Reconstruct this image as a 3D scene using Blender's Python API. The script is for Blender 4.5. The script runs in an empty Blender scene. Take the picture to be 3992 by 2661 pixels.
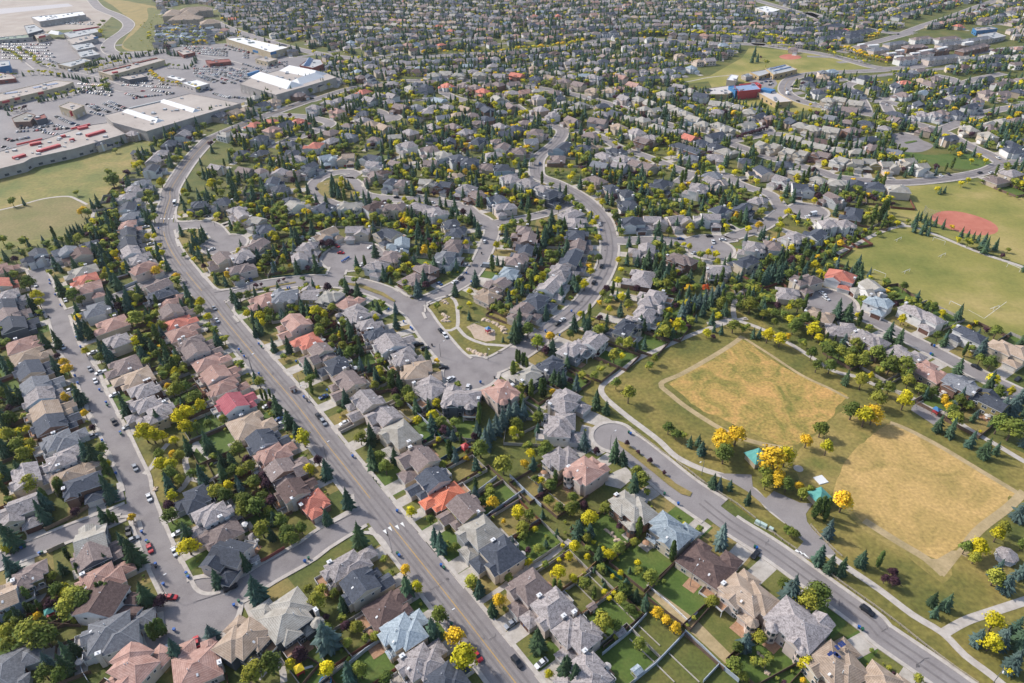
import bpy, math, random, re
from mathutils import Vector, Matrix
C = bpy.context.scene.collection
rnd = random.Random(7)
# ------------------------------------------------------------------ camera, sky, sun, exposure
CAM_H = 200.0
FPX, CX, CY = 2661.0, 1996.0, 1330.5
_dn = Vector((79.0, 3829.5, 2661.0)).normalized(); _up = -_dn
_Y = (Vector((0, 0, 1)) - Vector((0, 0, 1)).dot(_up) * _up).normalized(); _X = _Y.cross(_up)
cam = bpy.data.cameras.new('camera'); cob = bpy.data.objects.new('camera', cam); C.objects.link(cob)
cam.sensor_width = 36.0; cam.lens = 36.0 * FPX / 3992.0; cam.clip_start = 1.0; cam.clip_end = 9000.0
def _w(v): return Vector((v.dot(_X), v.dot(_Y), v.dot(_up)))
cr, cu, cf = _w(Vector((1, 0, 0))), _w(Vector((0, -1, 0))), _w(Vector((0, 0, 1)))
m = Matrix.Identity(4)
for i in range(3):
    m[i][0] = cr[i]; m[i][1] = cu[i]; m[i][2] = -cf[i]
m[2][3] = CAM_H
cob.matrix_world = m; bpy.context.scene.camera = cob
SX, SY, SEL = -0.886, 0.463, math.radians(40)
w = bpy.data.worlds.new('World'); bpy.context.scene.world = w; w.use_nodes = True
nt = w.node_tree; sky = nt.nodes.new('ShaderNodeTexSky'); sky.sky_type = 'NISHITA'; sky.sun_disc = False
sky.sun_elevation = SEL; sky.sun_rotation = math.atan2(SX, SY); sky.air_density = 1.0; sky.dust_density = 2.0
bg = nt.nodes['Background']; bg.inputs['Strength'].default_value = 0.145
nt.links.new(sky.outputs[0], bg.inputs[0])
sl = bpy.data.lights.new('sun', 'SUN'); so = bpy.data.objects.new('sun', sl); C.objects.link(so)
sl.energy = 3.1; sl.angle = math.radians(3); sl.color = (1.0, 0.95, 0.89)
sd = Vector((SX * math.cos(SEL), SY * math.cos(SEL), math.sin(SEL)))
so.rotation_euler = sd.to_track_quat('Z', 'Y').to_euler(); so.location = (0, 0, 500)
vs = bpy.context.scene.view_settings
vs.view_transform = 'Standard'; vs.look = 'None'; vs.exposure = 0.5; vs.gamma = 1.0
bpy.context.scene.cycles.max_bounces = 4

def G(px, py, z=0.0):
    """ground point in metres seen at a spot of the survey photograph, at height z"""
    r = Vector((px - CX, py - CY, FPX)); t = (CAM_H - z) / (-r.dot(_up)); r = r * t
    return Vector((r.dot(_X), r.dot(_Y), z))
TL = {'A': (0, 1860, 1.96), 'B': (1100, 1860, 1.96), 'C': (2200, 1860, 1.96), 'D': (2792, 1860, 1.96), 'E': (2792, 1160, 1.96),
      'F': (0, 1240, 2.353), 'G': (900, 1240, 2.353), 'H': (1850, 1240, 2.353), 'I': (0, 680, 2.353), 'J': (900, 680, 2.353),
      'K': (1850, 680, 1.344), 'L': (2792, 680, 1.12), 'M': (0, 0, 1.96), 'N': (1000, 0, 1.96), 'O': (2000, 0, 1.96), 'P': (2792, 0, 1.96),
      'Z': (0, 0, 1.0), 'V': (0, 0, 1/1.6973)}
def T(t, x, y, z=0.0):
    ox, oy, s = TL[t]
    return G(ox + x / s, oy + y / s, z)
def PL(s, z=0.0):
    """'A 1,2 3,4 B 5,6' -> points"""
    out = []; t = 'Z'
    for k in s.split():
        if ',' not in k: t = k; continue
        a, b = k.split(','); out.append(T(t, float(a), float(b), z))
    return out

# ------------------------------------------------------------------ materials
MATS = {}
def srgb(h):
    h = h.lstrip('#'); c = [int(h[i:i+2], 16) / 255 for i in (0, 2, 4)]
    return tuple(((v + .055) / 1.055) ** 2.4 if v > .04045 else v / 12.92 for v in c)
def mat(name, cols, scale=1.0, rough=.85, spec=.3, bump=0, wave=None, objrand=0.0, contrast=(.35, .65), detail=4, second=None, metal=0, dist=0, hue=None):
    """noise-mixed principled material; cols: list of linear colours"""
    if name in MATS: return MATS[name]
    m = bpy.data.materials.new(name); m.use_nodes = True; n = m.node_tree.nodes; l = m.node_tree.links
    p = n['Principled BSDF']; p.inputs['Roughness'].default_value = rough; p.inputs['Specular IOR Level'].default_value = spec
    p.inputs['Metallic'].default_value = metal
    tc = n.new('ShaderNodeTexCoord'); src = tc.outputs['Object']
    if len(cols) > 1:
        no = n.new('ShaderNodeTexNoise'); no.inputs['Scale'].default_value = scale; no.inputs['Detail'].default_value = detail
        no.inputs['Roughness'].default_value = .6; no.inputs['Distortion'].default_value = dist
        if objrand:
            oi = n.new('ShaderNodeObjectInfo'); va = n.new('ShaderNodeVectorMath'); va.operation = 'MULTIPLY_ADD'
            cx = n.new('ShaderNodeCombineXYZ'); l.new(oi.outputs['Random'], cx.inputs[0]); l.new(oi.outputs['Random'], cx.inputs[1])
            l.new(cx.outputs[0], va.inputs[0]); va.inputs[1].default_value = (97, 61, 0); l.new(src, va.inputs[2]); src = va.outputs[0]
        l.new(src, no.inputs['Vector'])
        r = n.new('ShaderNodeValToRGB'); l.new(no.outputs[0], r.inputs[0]); e = r.color_ramp.elements
        e[0].position = contrast[0]; e[1].position = contrast[1]; e[0].color = (*cols[0], 1); e[1].color = (*cols[-1], 1)
        for i, c in enumerate(cols[1:-1]):
            q = e.new(contrast[0] + (contrast[1] - contrast[0]) * (i + 1) / (len(cols) - 1)); q.color = (*c, 1)
        out = r.outputs[0]
    else:
        rg = n.new('ShaderNodeRGB'); rg.outputs[0].default_value = (*cols[0], 1); out = rg.outputs[0]
    if hue:         # drifts towards another colour from tree to tree
        n3 = n.new('ShaderNodeTexNoise'); n3.inputs['Scale'].default_value = .28; n3.inputs['Detail'].default_value = 1; l.new(src, n3.inputs['Vector'])
        m3 = n.new('ShaderNodeMapRange'); m3.inputs[1].default_value = .42; m3.inputs[2].default_value = .66; m3.inputs[4].default_value = hue[1]; l.new(n3.outputs[0], m3.inputs[0])
        mx = n.new('ShaderNodeMix'); mx.data_type = 'RGBA'; l.new(m3.outputs[0], mx.inputs[0]); l.new(out, mx.inputs[6]); mx.inputs[7].default_value = (*hue[0], 1); out = mx.outputs[2]
    if second:      # (scale, low, high): a multiplying second noise
        n2 = n.new('ShaderNodeTexNoise'); n2.inputs['Scale'].default_value = second[0]; n2.inputs['Detail'].default_value = 5; l.new(src, n2.inputs['Vector'])
        mr = n.new('ShaderNodeMapRange'); mr.inputs[1].default_value = .3; mr.inputs[2].default_value = .7; mr.inputs[3].default_value = second[1]; mr.inputs[4].default_value = second[2]
        l.new(n2.outputs[0], mr.inputs[0]); vm = n.new('ShaderNodeVectorMath'); vm.operation = 'SCALE'; l.new(out, vm.inputs[0]); l.new(mr.outputs[0], vm.inputs['Scale']); out = vm.outputs[0]
    if wave:        # (axis, scale, low): thin darker courses
        wv = n.new('ShaderNodeTexWave'); wv.bands_direction = wave[0]; wv.inputs['Scale'].default_value = wave[1]; wv.inputs['Distortion'].default_value = wave[3] if len(wave) > 3 else .4
        l.new(tc.outputs['Object'], wv.inputs['Vector'])
        mr = n.new('ShaderNodeMapRange'); mr.inputs[3].default_value = wave[2]; mr.inputs[4].default_value = 1.06
        l.new(wv.outputs['Fac'], mr.inputs[0]); vm = n.new('ShaderNodeVectorMath'); vm.operation = 'SCALE'; l.new(out, vm.inputs[0]); l.new(mr.outputs[0], vm.inputs['Scale']); out = vm.outputs[0]
    if objrand:
        oi = n.new('ShaderNodeObjectInfo'); mr = n.new('ShaderNodeMapRange'); mr.inputs[3].default_value = 1 - objrand; mr.inputs[4].default_value = 1 + objrand
        l.new(oi.outputs['Random'], mr.inputs[0]); vm = n.new('ShaderNodeVectorMath'); vm.operation = 'SCALE'; l.new(out, vm.inputs[0]); l.new(mr.outputs[0], vm.inputs['Scale']); out = vm.outputs[0]
    l.new(out, p.inputs['Base Color'])
    if bump:
        nb = n.new('ShaderNodeTexNoise'); nb.inputs['Scale'].default_value = scale * 3; l.new(tc.outputs['Object'], nb.inputs['Vector'])
        b = n.new('ShaderNodeBump'); b.inputs['Strength'].default_value = bump; b.inputs['Distance'].default_value = .15; l.new(nb.outputs[0], b.inputs['Height']); l.new(b.outputs[0], p.inputs['Normal'])
    MATS[name] = m
    return m
def dk(c, f): return tuple(v * f for v in c)
# roofs: (dark, light) linear
_RC = {'g': ((.25, .218, .218), (.50, .452, .445)), 's': ((.05, .058, .075), (.085, .097, .125)), 'p': ((.36, .205, .165), (.52, .335, .28)),
      'r': ((.48, .15, .105), (.62, .235, .17)), 'b': ((.175, .135, .125), (.27, .215, .20)), 't': ((.37, .275, .20), (.49, .385, .30)),
      'd': ((.085, .055, .05), (.14, .095, .085)), 'l': ((.42, .385, .33), (.56, .53, .47)), 'w': ((.22, .265, .30), (.35, .41, .45)),
      'k': ((.34, .08, .10), (.44, .13, .15)), 'c': ((.135, .14, .155), (.215, .225, .245)), 'o': ((.6, .16, .09), (.72, .24, .14))}
RC = {k: (dk(a, {'g': .62, 'l': .66, 't': .8, 'p': .82, 'c': .9}.get(k, .88)), dk(b, {'g': .66, 'l': .66, 't': .8, 'p': .80, 'c': .9}.get(k, .88))) for k, (a, b) in _RC.items()}
RDESC = {'g': 'weathered grey shake', 's': 'dark slate-blue', 'p': 'pink-tan tile', 'r': 'salmon red tile', 'b': 'grey-brown', 't': 'tan',
         'd': 'dark brown', 'l': 'pale beige tile', 'w': 'light blue-grey', 'k': 'crimson', 'c': 'mid grey', 'o': 'orange-red'}
def roofmat(k):
    a, b = RC[k]
    if k == 'g': return mat('roof_weathered_shake', [a, dk(b, .85), b], .8, contrast=(.32, .66), second=(2.6, .6, 1.32), objrand=.12, bump=.3)
    if k in 'prltok': return mat('roof_tile_' + RDESC[k].replace(' ', '_').replace('-', '_'), [a, b], .35, wave=('Z', 1.3, .8), second=(2.2, .8, 1.15), objrand=.14)
    return mat('roof_shingle_' + RDESC[k].replace(' ', '_').replace('-', '_'), [a, b], 1.1, second=(3, .72, 1.22), objrand=.16, bump=.15)
WC = {'c': (.55, .47, .37), 'w': (.66, .65, .64), 't': (.42, .34, .27), 'g': (.33, .34, .35), 'n': (.23, .135, .10), 'y': (.30, .25, .11), 'b': (.28, .36, .44), 'e': (.60, .50, .44), 'x': (.10, .11, .13)}
WDESC = {'c': 'cream', 'w': 'white', 't': 'tan', 'g': 'grey', 'n': 'brown brick', 'y': 'olive', 'b': 'pale blue', 'e': 'pinkish cream', 'x': 'charcoal'}
def wallmat(k): return mat('wall_' + WDESC[k].replace(' ', '_'), [dk(WC[k], .88), WC[k]], .5, second=(5, .94, 1.04))
M_trim = mat('white_trim', [(.62, .62, .62)]); M_glass = mat('window_glass', [(.02, .028, .04), (.07, .09, .11)], .3, rough=.08, spec=.8)
M_gdoor = mat('garage_door_paint', [(.5, .47, .43), (.6, .57, .53)], .4, wave=('Z', 1.0, .85))
M_gdoor2 = mat('garage_door_brown', [(.12, .06, .045)], .4)
M_door = mat('door_paint', [(.12, .05, .04)]); M_deck = mat('deck_boards', [(.33, .29, .26), (.42, .38, .34)], 1.5); M_deckb = mat('deck_cedar', [(.3, .17, .1), (.4, .24, .15)], 1.5)
M_chim = mat('chimney_stucco', [(.42, .39, .36), (.52, .49, .46)], 1); M_metal = mat('galvanised_metal', [(.4, .42, .44)], rough=.4, metal=.6)
M_asph = mat('asphalt', [(.175, .157, .155), (.225, .204, .199), (.25, .229, .222)], .12, contrast=(.3, .7), second=(2.2, .9, 1.08), detail=8)
M_asphold = mat('asphalt_pale', [(.215, .195, .19), (.265, .243, .235)], .1, second=(2, .92, 1.06), detail=8)
M_conc = mat('concrete', [(.38, .34, .30), (.47, .43, .385)], .35, second=(.9, .9, 1.08))
M_conc2 = mat('driveway_concrete', [(.35, .315, .27), (.49, .45, .40)], .18, second=(1.2, .88, 1.06))
M_gr = mat('grass_cover', [(.06, .085, .018), (.105, .115, .026), (.165, .14, .04)], .05, contrast=(.3, .7), second=(.9, .72, 1.2), detail=8)
M_lg = mat('lawn_green', [(.05, .095, .014), (.085, .13, .025), (.13, .145, .035)], .12, contrast=(.25, .8), second=(1.2, .8, 1.15))
M_lm = mat('lawn_mid', [(.1, .115, .025), (.16, .15, .042)], .15, second=(1.4, .8, 1.15))
M_ld = mat('lawn_dry', [(.17, .15, .045), (.27, .20, .07)], .15, second=(1.4, .8, 1.12))
# ------------------------------------------------------------------ mesh builder and tags
class MB:
    def __init__(s): s.v = []; s.f = []; s.i = []
    def add(s, vs, fs, k=0):
        b = len(s.v); s.v += [tuple(q) for q in vs]; s.f += [tuple(b + j for j in f) for f in fs]; s.i += [k] * len(fs)
    def box(s, x0, x1, y0, y1, z0, z1, k=0):
        s.add([(x0,y0,z0),(x1,y0,z0),(x1,y1,z0),(x0,y1,z0),(x0,y0,z1),(x1,y0,z1),(x1,y1,z1),(x0,y1,z1)],
              [(3,2,1,0),(4,5,6,7),(0,1,5,4),(1,2,6,5),(2,3,7,6),(3,0,4,7)], k)
    def obox(s, c, ux, hx, hy, z0, z1, k=0):     # box turned in plan; ux = unit vector of its length
        ux = Vector((ux[0], ux[1], 0)).normalized(); uy = Vector((-ux.y, ux.x, 0)); c = Vector((c[0], c[1], 0)); q = []
        for z in (z0, z1):
            for a, b in ((-1,-1),(1,-1),(1,1),(-1,1)): p = c + ux*hx*a + uy*hy*b; q.append((p.x, p.y, z))
        s.add(q, [(3,2,1,0),(4,5,6,7),(0,1,5,4),(1,2,6,5),(2,3,7,6),(3,0,4,7)], k)
    def prism(s, pts, z0, z1, k=0, kt=None):
        a = sum(pts[i-1][0]*pts[i][1]-pts[i][0]*pts[i-1][1] for i in range(len(pts)))
        if a < 0: pts = pts[::-1]
        n = len(pts); b = len(s.v); s.v += [(p[0],p[1],z0) for p in pts] + [(p[0],p[1],z1) for p in pts]
        s.f.append(tuple(b+n+i for i in range(n))); s.i.append(k if kt is None else kt)
        for i in range(n): j=(i+1)%n; s.f.append((b+i,b+j,b+n+j,b+n+i)); s.i.append(k)
    def cyl(s, a, b, r0, r1, n=6, k=0):
        a = Vector(a); b = Vector(b); d = (b-a).normalized(); u = d.orthogonal().normalized(); v = d.cross(u); base=len(s.v)
        for p, r in ((a,r0),(b,r1)):
            for i in range(n):
                t = 2*math.pi*i/n; s.v.append(tuple(p + (u*math.cos(t)+v*math.sin(t))*r))
        for i in range(n): j=(i+1)%n; s.f.append((base+i,base+j,base+n+j,base+n+i)); s.i.append(k)
        s.f.append(tuple(base+n+i for i in range(n))); s.i.append(k); s.f.append(tuple(base+n-1-i for i in range(n))); s.i.append(k)
    def mesh(s, name, mats):
        me = bpy.data.meshes.new(name); me.from_pydata(s.v, [], s.f)
        for m_ in mats: me.materials.append(m_)
        if len(mats) > 1: me.polygons.foreach_set('material_index', s.i)
        me.update(); return me
    def build(s, name, mats, parent=None):
        if not isinstance(mats, (list, tuple)): mats = [mats]
        o = bpy.data.objects.new(name, s.mesh(name, mats)); C.objects.link(o)
        if parent is not None: o.parent = parent
        return o
def link(name, me, parent=None):
    o = bpy.data.objects.new(name, me); C.objects.link(o)
    if parent is not None: o.parent = parent
    return o
def tag(o, label=None, cat=None, group=None, kind=None):
    if label: o['label'] = label
    if cat: o['category'] = cat
    if group: o['group'] = group
    if kind: o['kind'] = kind
    return o
def empty(name, loc, rz=0, **k):
    o = bpy.data.objects.new(name, None); C.objects.link(o); o.location = loc; o.rotation_euler = (0, 0, rz); o.empty_display_size = .2
    return tag(o, **k)
def struct(name, mb, mats): o = mb.build(name, mats); o['kind'] = 'structure'; return o
def spline(pts, step=2.5, closed=False):
    if len(pts) < 3 and not closed:
        L = (pts[1]-pts[0]).length; n = max(1, int(L/step)); return [pts[0].lerp(pts[1], i/n) for i in range(n+1)]
    out = []; n = len(pts)
    for i in range(n if closed else n-1):
        if closed: p0,p1,p2,p3 = pts[i-1],pts[i],pts[(i+1)%n],pts[(i+2)%n]
        else: p0,p1,p2,p3 = pts[max(i-1,0)],pts[i],pts[i+1],pts[min(i+2,n-1)]
        q = max(1, int((p2-p1).length/step))
        for j in range(q):
            t = j/q; a = 2*p1; b = p2-p0; c = 2*p0-5*p1+4*p2-p3; d = -p0+3*p1-3*p2+p3
            out.append((a+b*t+c*t*t+d*t*t*t)*.5)
    if not closed: out.append(pts[-1].copy())
    return out
def normals(ps):
    o = []
    for i in range(len(ps)):
        d = ps[min(i+1,len(ps)-1)]-ps[max(i-1,0)]; d = Vector((d.x,d.y,0)).normalized(); o.append(Vector((-d.y,d.x,0)))
    return o
def ribbon(mb, ps, w, z, k=0, off=0.0, keep=None):
    ns = normals(ps)
    for i in range(len(ps)-1):
        if keep and not keep[i]: continue
        a, b = ps[i], ps[i+1]; na, nb = ns[i], ns[i+1]
        q = [a+na*(off-w/2), b+nb*(off-w/2), b+nb*(off+w/2), a+na*(off+w/2)]
        mb.add([(p.x,p.y,z) for p in q], [(0,1,2,3)], k)
def inside(p, poly):
    c = False; n = len(poly); x, y = p[0], p[1]
    for i in range(n):
        x1,y1 = poly[i][0],poly[i][1]; x2,y2 = poly[i-1][0],poly[i-1][1]
        if (y1 > y) != (y2 > y) and x < (x2-x1)*(y-y1)/(y2-y1)+x1: c = not c
    return c

# ------------------------------------------------------------------ roads   key: (words, width, pale?, points, bulbs, centre line?)
ROADS = {
 'main': ('the yellow-lined road', 12.3, 0, 'M 2352,770 1990,900 1650,1040 1570,1095 1440,1240 1310,1440 I 1560,220 1510,380 1500,500 1530,620 1620,780 1760,960 1930,1160 2060,1330 G 300,440 600,790 900,1180 B 560,20 820,350 1100,700 1400,1080 1780,1568 2090,1960', []),
 'left': ('the left street', 8.8, 0, 'I 330,860 400,1010 470,1190 550,1340 F 620,240 700,350 800,520 870,700 965,900 1070,1100 1160,1300 1250,1500 A 1060,150 1150,400 1240,620 1330,800 1410,960', [('A 1470,1060', 14.5)]),
 'link': ('the lower left link street', 9, 0, 'A 1470,1030 1650,950 1860,850 2050,730 2352,560 B 300,480 600,300 745,235', []),
 'branch': ('the left side branch', 8, 0, 'A 1080,230 960,260 800,330 600,400 300,520 0,640 -200,720', []),
 'lane': ('the cross lane', 6.5, 0, 'I 500,1310 700,1235 950,1165 1200,1065 1450,960 1640,880', []),
 'entry': ('the crescent entrance', 12.5, 0, 'I 1880,1120 J 0,1100 200,1040 450,1000 700,975 1000,985 1200,1020 1400,1085 1560,1170 1700,1260 G 1790,70 1900,210 2040,370 2200,480 H 0,470 150,440 330,350 560,200 650,130', [('G 2200,500', 13)]),
 'east': ('the eastern crescent', 10.5, 0, 'H 650,130 K 470,760 560,680 630,590 680,500 705,420 705,340 690,270 660,215 600,150 520,95 430,48 N 2160,1350 O 180,1290 200,1200 330,1090 380,1000 300,960 150,900 0,800', []),
 'crescent': ('the inner crescent', 9, 0, 'J 1600,1190 1750,1165 1950,1080 2150,970 2260,840 K 50,410 75,350 90,290 55,243 0,212 J 2150,300 2000,268 1800,240 1500,225 1300,205 1200,170 1150,90 1060,20 N 770,1350', []),
 'cross': ('the short cross street', 8, 0, 'K 75,262 200,240 300,222 420,190 520,150 600,165', []),
 'loop': ('the oval loop', 8.5, 0, 'N 760,1345 720,1315 600,1320 480,1365 430,1430 480,1500 600,1562 750,1570 900,1530 1000,1530', []),
 'westcourt': ('the western court', 11, 0, 'I 1560,470 1700,468 1850,460 1950,490 2030,580 2120,660', [('I 2060,640', 14)]),
 'midcourt': ('the middle court', 10, 0, 'J 940,985 970,900 1010,830 1110,760', [('J 1120,750', 19)]),
 'eastcourt': ('the eastern court', 9, 0, 'K 705,345 800,348 900,345 1050,352 1200,372 1240,395 ', [('K 1235,392', 14)]),
 'parkstreet': ('the far park-side street', 8.5, 0, 'K 1120,352 1200,335 1340,338 L 60,275 200,228 290,160 370,148 420,160', [('L 400,160', 13)]),
 'villas': ('the winding upper street', 8.5, 0, 'O 380,1000 560,1010 700,1060 800,1120 1000,1190 1180,1260 1330,1330 1260,1400', []),
 'villasb': ('the upper right street', 8, 0, 'L 290,160 240,90 150,60 80,30 O 1680,1360 1560,1330 1330,1330', []),
 'fieldstreet': ('the soccer-field street', 8.5, 0, 'L 480,530 520,560 E 950,80 1200,175 1450,305 1700,430 1950,560 2200,680 2500,820', [('L 485,560', 15)]),
 'boulevard': ('the lower right boulevard', 14.5, 1, 'H 1340,1130 1460,1205 1650,1360 C 900,90 1150,260', [('H 1275,1090', 8.5)]),
 'boulevardb': ('the lower right boulevard', 8.5, 1, 'C 1050,190 1200,310 1330,400 1600,570 2000,860 2352,1120 D 1250,1190 1700,1500 2100,1790', []),
 'collector': ('the upper collector road', 9.5, 0, 'M 2352,770 N 420,770 700,680 1000,632 1200,615 1500,620 1900,630 O 0,650 330,692 620,760 820,820 1000,890 1300,985 1700,1110 2000,1215 2350,1310 P 900,1350 1200,1383 1450,1395 1800,1358 2050,1310 2200,1250 2352,1240 2600,1240', []),
 'curve': ('the school curve road', 12, 0, 'P 2200,1250 2100,1190 1900,1100 1700,1000 1400,915 1100,860 750,800 590,745 525,690 550,620 640,580 800,557 1200,540 1300,530', []),
 'arterial': ('the upper arterial', 13, 0, 'M 1600,150 1800,235 2100,330 N 430,400 700,440 1000,450 1300,430 O 0,390 400,355 700,300 900,290 1400,320 1900,340 P 300,335 600,380 900,430 1200,510 1400,520 1700,480 2000,400 2200,375 2400,360', []),
 'arterialb': ('the top arterial', 14, 0, 'O 1600,-60 1850,0 2100,70 2352,140 P 700,95 1000,185 1300,245 1500,255', []),
 'arterialc': ('the top right road', 12, 0, 'P 1400,265 1600,190 1800,125 2000,50 2200,-20', []),
 'townroad': ('the townhouse road', 12, 0, 'P 950,400 1150,340 1500,245', []),
 'rosecourt': ('the upper left court', 10, 0, 'N 0,905 100,880 350,890 560,940 430,1010 200,1090 130,1130', []),
 'paleroad': ('the pale-roofed side street', 9, 0, 'P 60,1090 200,1060 400,1010 320,950 200,930', []),
 'palerow': ('the pale-roofed lane', 8.5, 0, 'P 400,1015 600,1040 800,1080 1000,1110 1150,1090', []),
 'nend': ('the court north of the loop', 9, 0, 'N 900,840 960,860 1000,900 1040,920', [('N 1010,900', 12)]),
 'ncourt': ('the brown-roofed court', 9, 0, 'N 1400,690 1500,740 1600,770', []),
 'rightroad': ('the far right street', 10, 0, 'P 1700,1000 1800,960 2000,880 2200,830 2400,800', []),
 'rightroadb': ('the right hillside street', 9, 0, 'P 1330,860 1300,780 1450,820 1500,860', []),
 'rightroadc': ('the upper right crescent', 9, 0, 'P 1400,520 1600,560 1800,600 1850,640 2000,600 2200,560', []),
 'innerr': ('the court inside the school curve', 9, 0, 'P 1150,860 1130,800 1080,720 1000,660 1100,620 1250,620', []),
 'mallroad': ('the shopping road', 16, 0, 'M -100,560 300,540 650,530 1000,480 1400,430 1700,470 2000,560', []),
 'mallroadb': ('the shopping cross road', 15, 0, 'M 150,390 350,540 500,560 700,600 1000,690 1200,620', []),
 'hillroad': ('the curving hill road', 16, 0, 'M 690,-20 760,60 900,120 980,175 960,230 850,310 825,370 880,410 1000,415 1250,385 1500,355 1750,340', []),
}
RP = {}
for k, (dsc, wd, pale, pts, bulbs) in ROADS.items(): RP[k] = spline(PL(pts))
# spatial hash of road samples
from collections import defaultdict
RH = defaultdict(list)
for k, ps in RP.items():
    hw = ROADS[k][1]/2
    for i, p in enumerate(ps): RH[(int(p.x//20), int(p.y//20))].append((p.x, p.y, hw, k, i))
    for bp, r in ROADS[k][4]:
        b = PL(bp)[0]
        RH[(int(b.x//20), int(b.y//20))].append((b.x, b.y, r, k, -1))
def near_road(x, y, reach=2, skip=None):
    """(gap to the road edge, distance, key, index) of the nearest road"""
    best = (1e9, 1e9, None, 0); gx, gy = int(x//20), int(y//20)
    for a in range(gx-reach, gx+reach+1):
        for b in range(gy-reach, gy+reach+1):
            for (px, py, hw, k, i) in RH.get((a, b), ()):
                if k == skip: continue
                d = math.hypot(px-x, py-y)
                if d-hw < best[0]: best = (d-hw, d, k, i)
    return best
ground = MB(); ground.add([(-5000,-900,0),(5000,-900,0),(5000,6500,0),(-5000,6500,0)], [(0,1,2,3)]); struct('ground', ground, M_gr)
FIL = [('B 800,400', 'B 610,415 680,415 740,440 790,490 840,570'), ('B 600,250', 'B 550,130 553,200 530,260 480,305 400,350'), ('A 1500,950', 'A 1440,780 1480,860 1540,900 1620,905 1720,880'),
       ('I 1965,1085', 'I 1860,920 1950,1030 2020,1065 2110,1060 2240,1035'), ('I 2070,1170', 'I 2352,1105 2220,1150 2145,1210 2140,1270 2200,1350'), ('I 1595,440', 'I 1607,320 1605,400 1630,430 1720,430 1810,410'), ('I 1600,490', 'I 1800,490 1700,495 1640,520 1620,560 1650,660'),
       ('A 960,170', 'A 920,40 926,110 890,170 800,225'), ('A 1010,280', 'A 880,305 970,290 1035,315 1065,410'), ('J 1700,1150', 'J 1520,1020 1610,1100 1700,1130 1790,1110 1900,1060'), ('J 1760,1215', 'J 1990,1120 1880,1150 1790,1200 1770,1250 1800,1320')]
FILP = [PL(a)+spline(PL(b), 1.5) for a, b in FIL]
kerbs = MB(); marks = MB(); zi = 0
M_yel = mat('yellow_line_paint', [(.50, .31, .08), (.36, .25, .12)], .8); M_wht = mat('white_line_paint', [(.7, .7, .68)])
for k, ps in RP.items():
    dsc, wd, pale, _, bulbs = ROADS[k]; z = .05 + zi*.004; zi += 1
    mb = MB(); ribbon(mb, ps, wd, z)
    for bp, r in bulbs:
        b = PL(bp)[0]; n = 40
        mb.add([(b.x+r*math.cos(6.2832*i/n), b.y+r*math.sin(6.2832*i/n), z+.002) for i in range(n)], [tuple(range(n))])
        for i in range(n):
            a0, a1 = 6.2832*i/n, 6.2832*(i+1)/n; mx, my = b.x+(r+.8)*math.cos((a0+a1)/2), b.y+(r+.8)*math.sin((a0+a1)/2)
            g = near_road(mx, my, 1)
            if any(math.hypot(px-mx, py-my) < hw for (px,py,hw,kk,ii) in [t for da in (-1,0,1) for db in (-1,0,1) for t in RH.get((int(mx//20)+da, int(my//20)+db), ())] if ii >= 0): continue
            q = [(b.x+rr*math.cos(a), b.y+rr*math.sin(a)) for rr, a in ((r,a0),(r+1.7,a0),(r+1.7,a1),(r,a1))]
            kerbs.prism(q, 0, .33)
    struct('road', mb, M_asphold if pale else M_asph)
    ns = normals(ps); far = (ps[len(ps)//2].length > 900)
    for sgn in (-1, 1):
        for i in range(len(ps)-1):
            c0 = ps[i]+ns[i]*sgn*(wd/2); c1 = ps[i+1]+ns[i+1]*sgn*(wd/2); o0 = ps[i]+ns[i]*sgn*(wd/2+1.4); o1 = ps[i+1]+ns[i+1]*sgn*(wd/2+1.4)
            mid = (o0+o1+c0+c1)*.25
            if any(abs(mid.x-q[0].x) < 40 and inside(mid, q) for q in FILP): continue
            if near_road(mid.x, mid.y, 1, k)[0] < 1.3: continue
            if near_road(mid.x, mid.y, 1)[0] < -.5: continue
            q = [c0, o0, o1, c1]; kerbs.prism([(p.x, p.y) for p in q], 0, .3)
fil = MB()
for i, q in enumerate(FILP):
    fil.prism([(p.x, p.y) for p in q], .2, .236+.003*i)
    ps = q[1:]; cen = q[0]; ns = normals(ps)
    for j in range(len(ps)-1):
        sg = -1 if ns[j].dot(cen-ps[j]) > 0 else 1
        kerbs.prism([(p.x, p.y) for p in (ps[j], ps[j]+ns[j]*sg*1.4, ps[j+1]+ns[j+1]*sg*1.4, ps[j+1])], 0, .305)
struct('road', fil, M_asph)
struct('sidewalk', kerbs, M_conc)
ps = RP['main']; ribbon(marks, ps, .28, .42)
# yellow line breaks at junctions
marks = MB(); keep = [near_road(p.x, p.y, 1, 'main')[0] > 3 for p in ps]; ribbon(marks, ps, .3, .05+.004*46, 0, 0, keep)
ps2 = RP['curve']; ribbon(marks, ps2, .25, .05+.004*40)
struct('road_centre_marking', marks, M_yel)
yl = MB()
for t, x, y in [('B',792,423),('B',830,400),('B',885,388),('B',925,367),('I',1478,408),('I',1508,410),('I',1548,410),('I',1580,410),('C',1790,575),('C',1818,590),('C',1848,605)]:
    p = T(t, x, y); g = near_road(p.x, p.y); d = RP[g[2]][min(g[3]+1, len(RP[g[2]])-1)]-RP[g[2]][max(g[3]-1,0)]; d.normalize(); n_ = Vector((-d.y, d.x, 0))
    q = [p-d*1.3-n_*.6, p-d*1.3+n_*.6, p+d*1.2]; yl.add([(a.x,a.y,.26) for a in q], [(0,1,2)])
struct('yield_marking', yl, M_wht)

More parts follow.
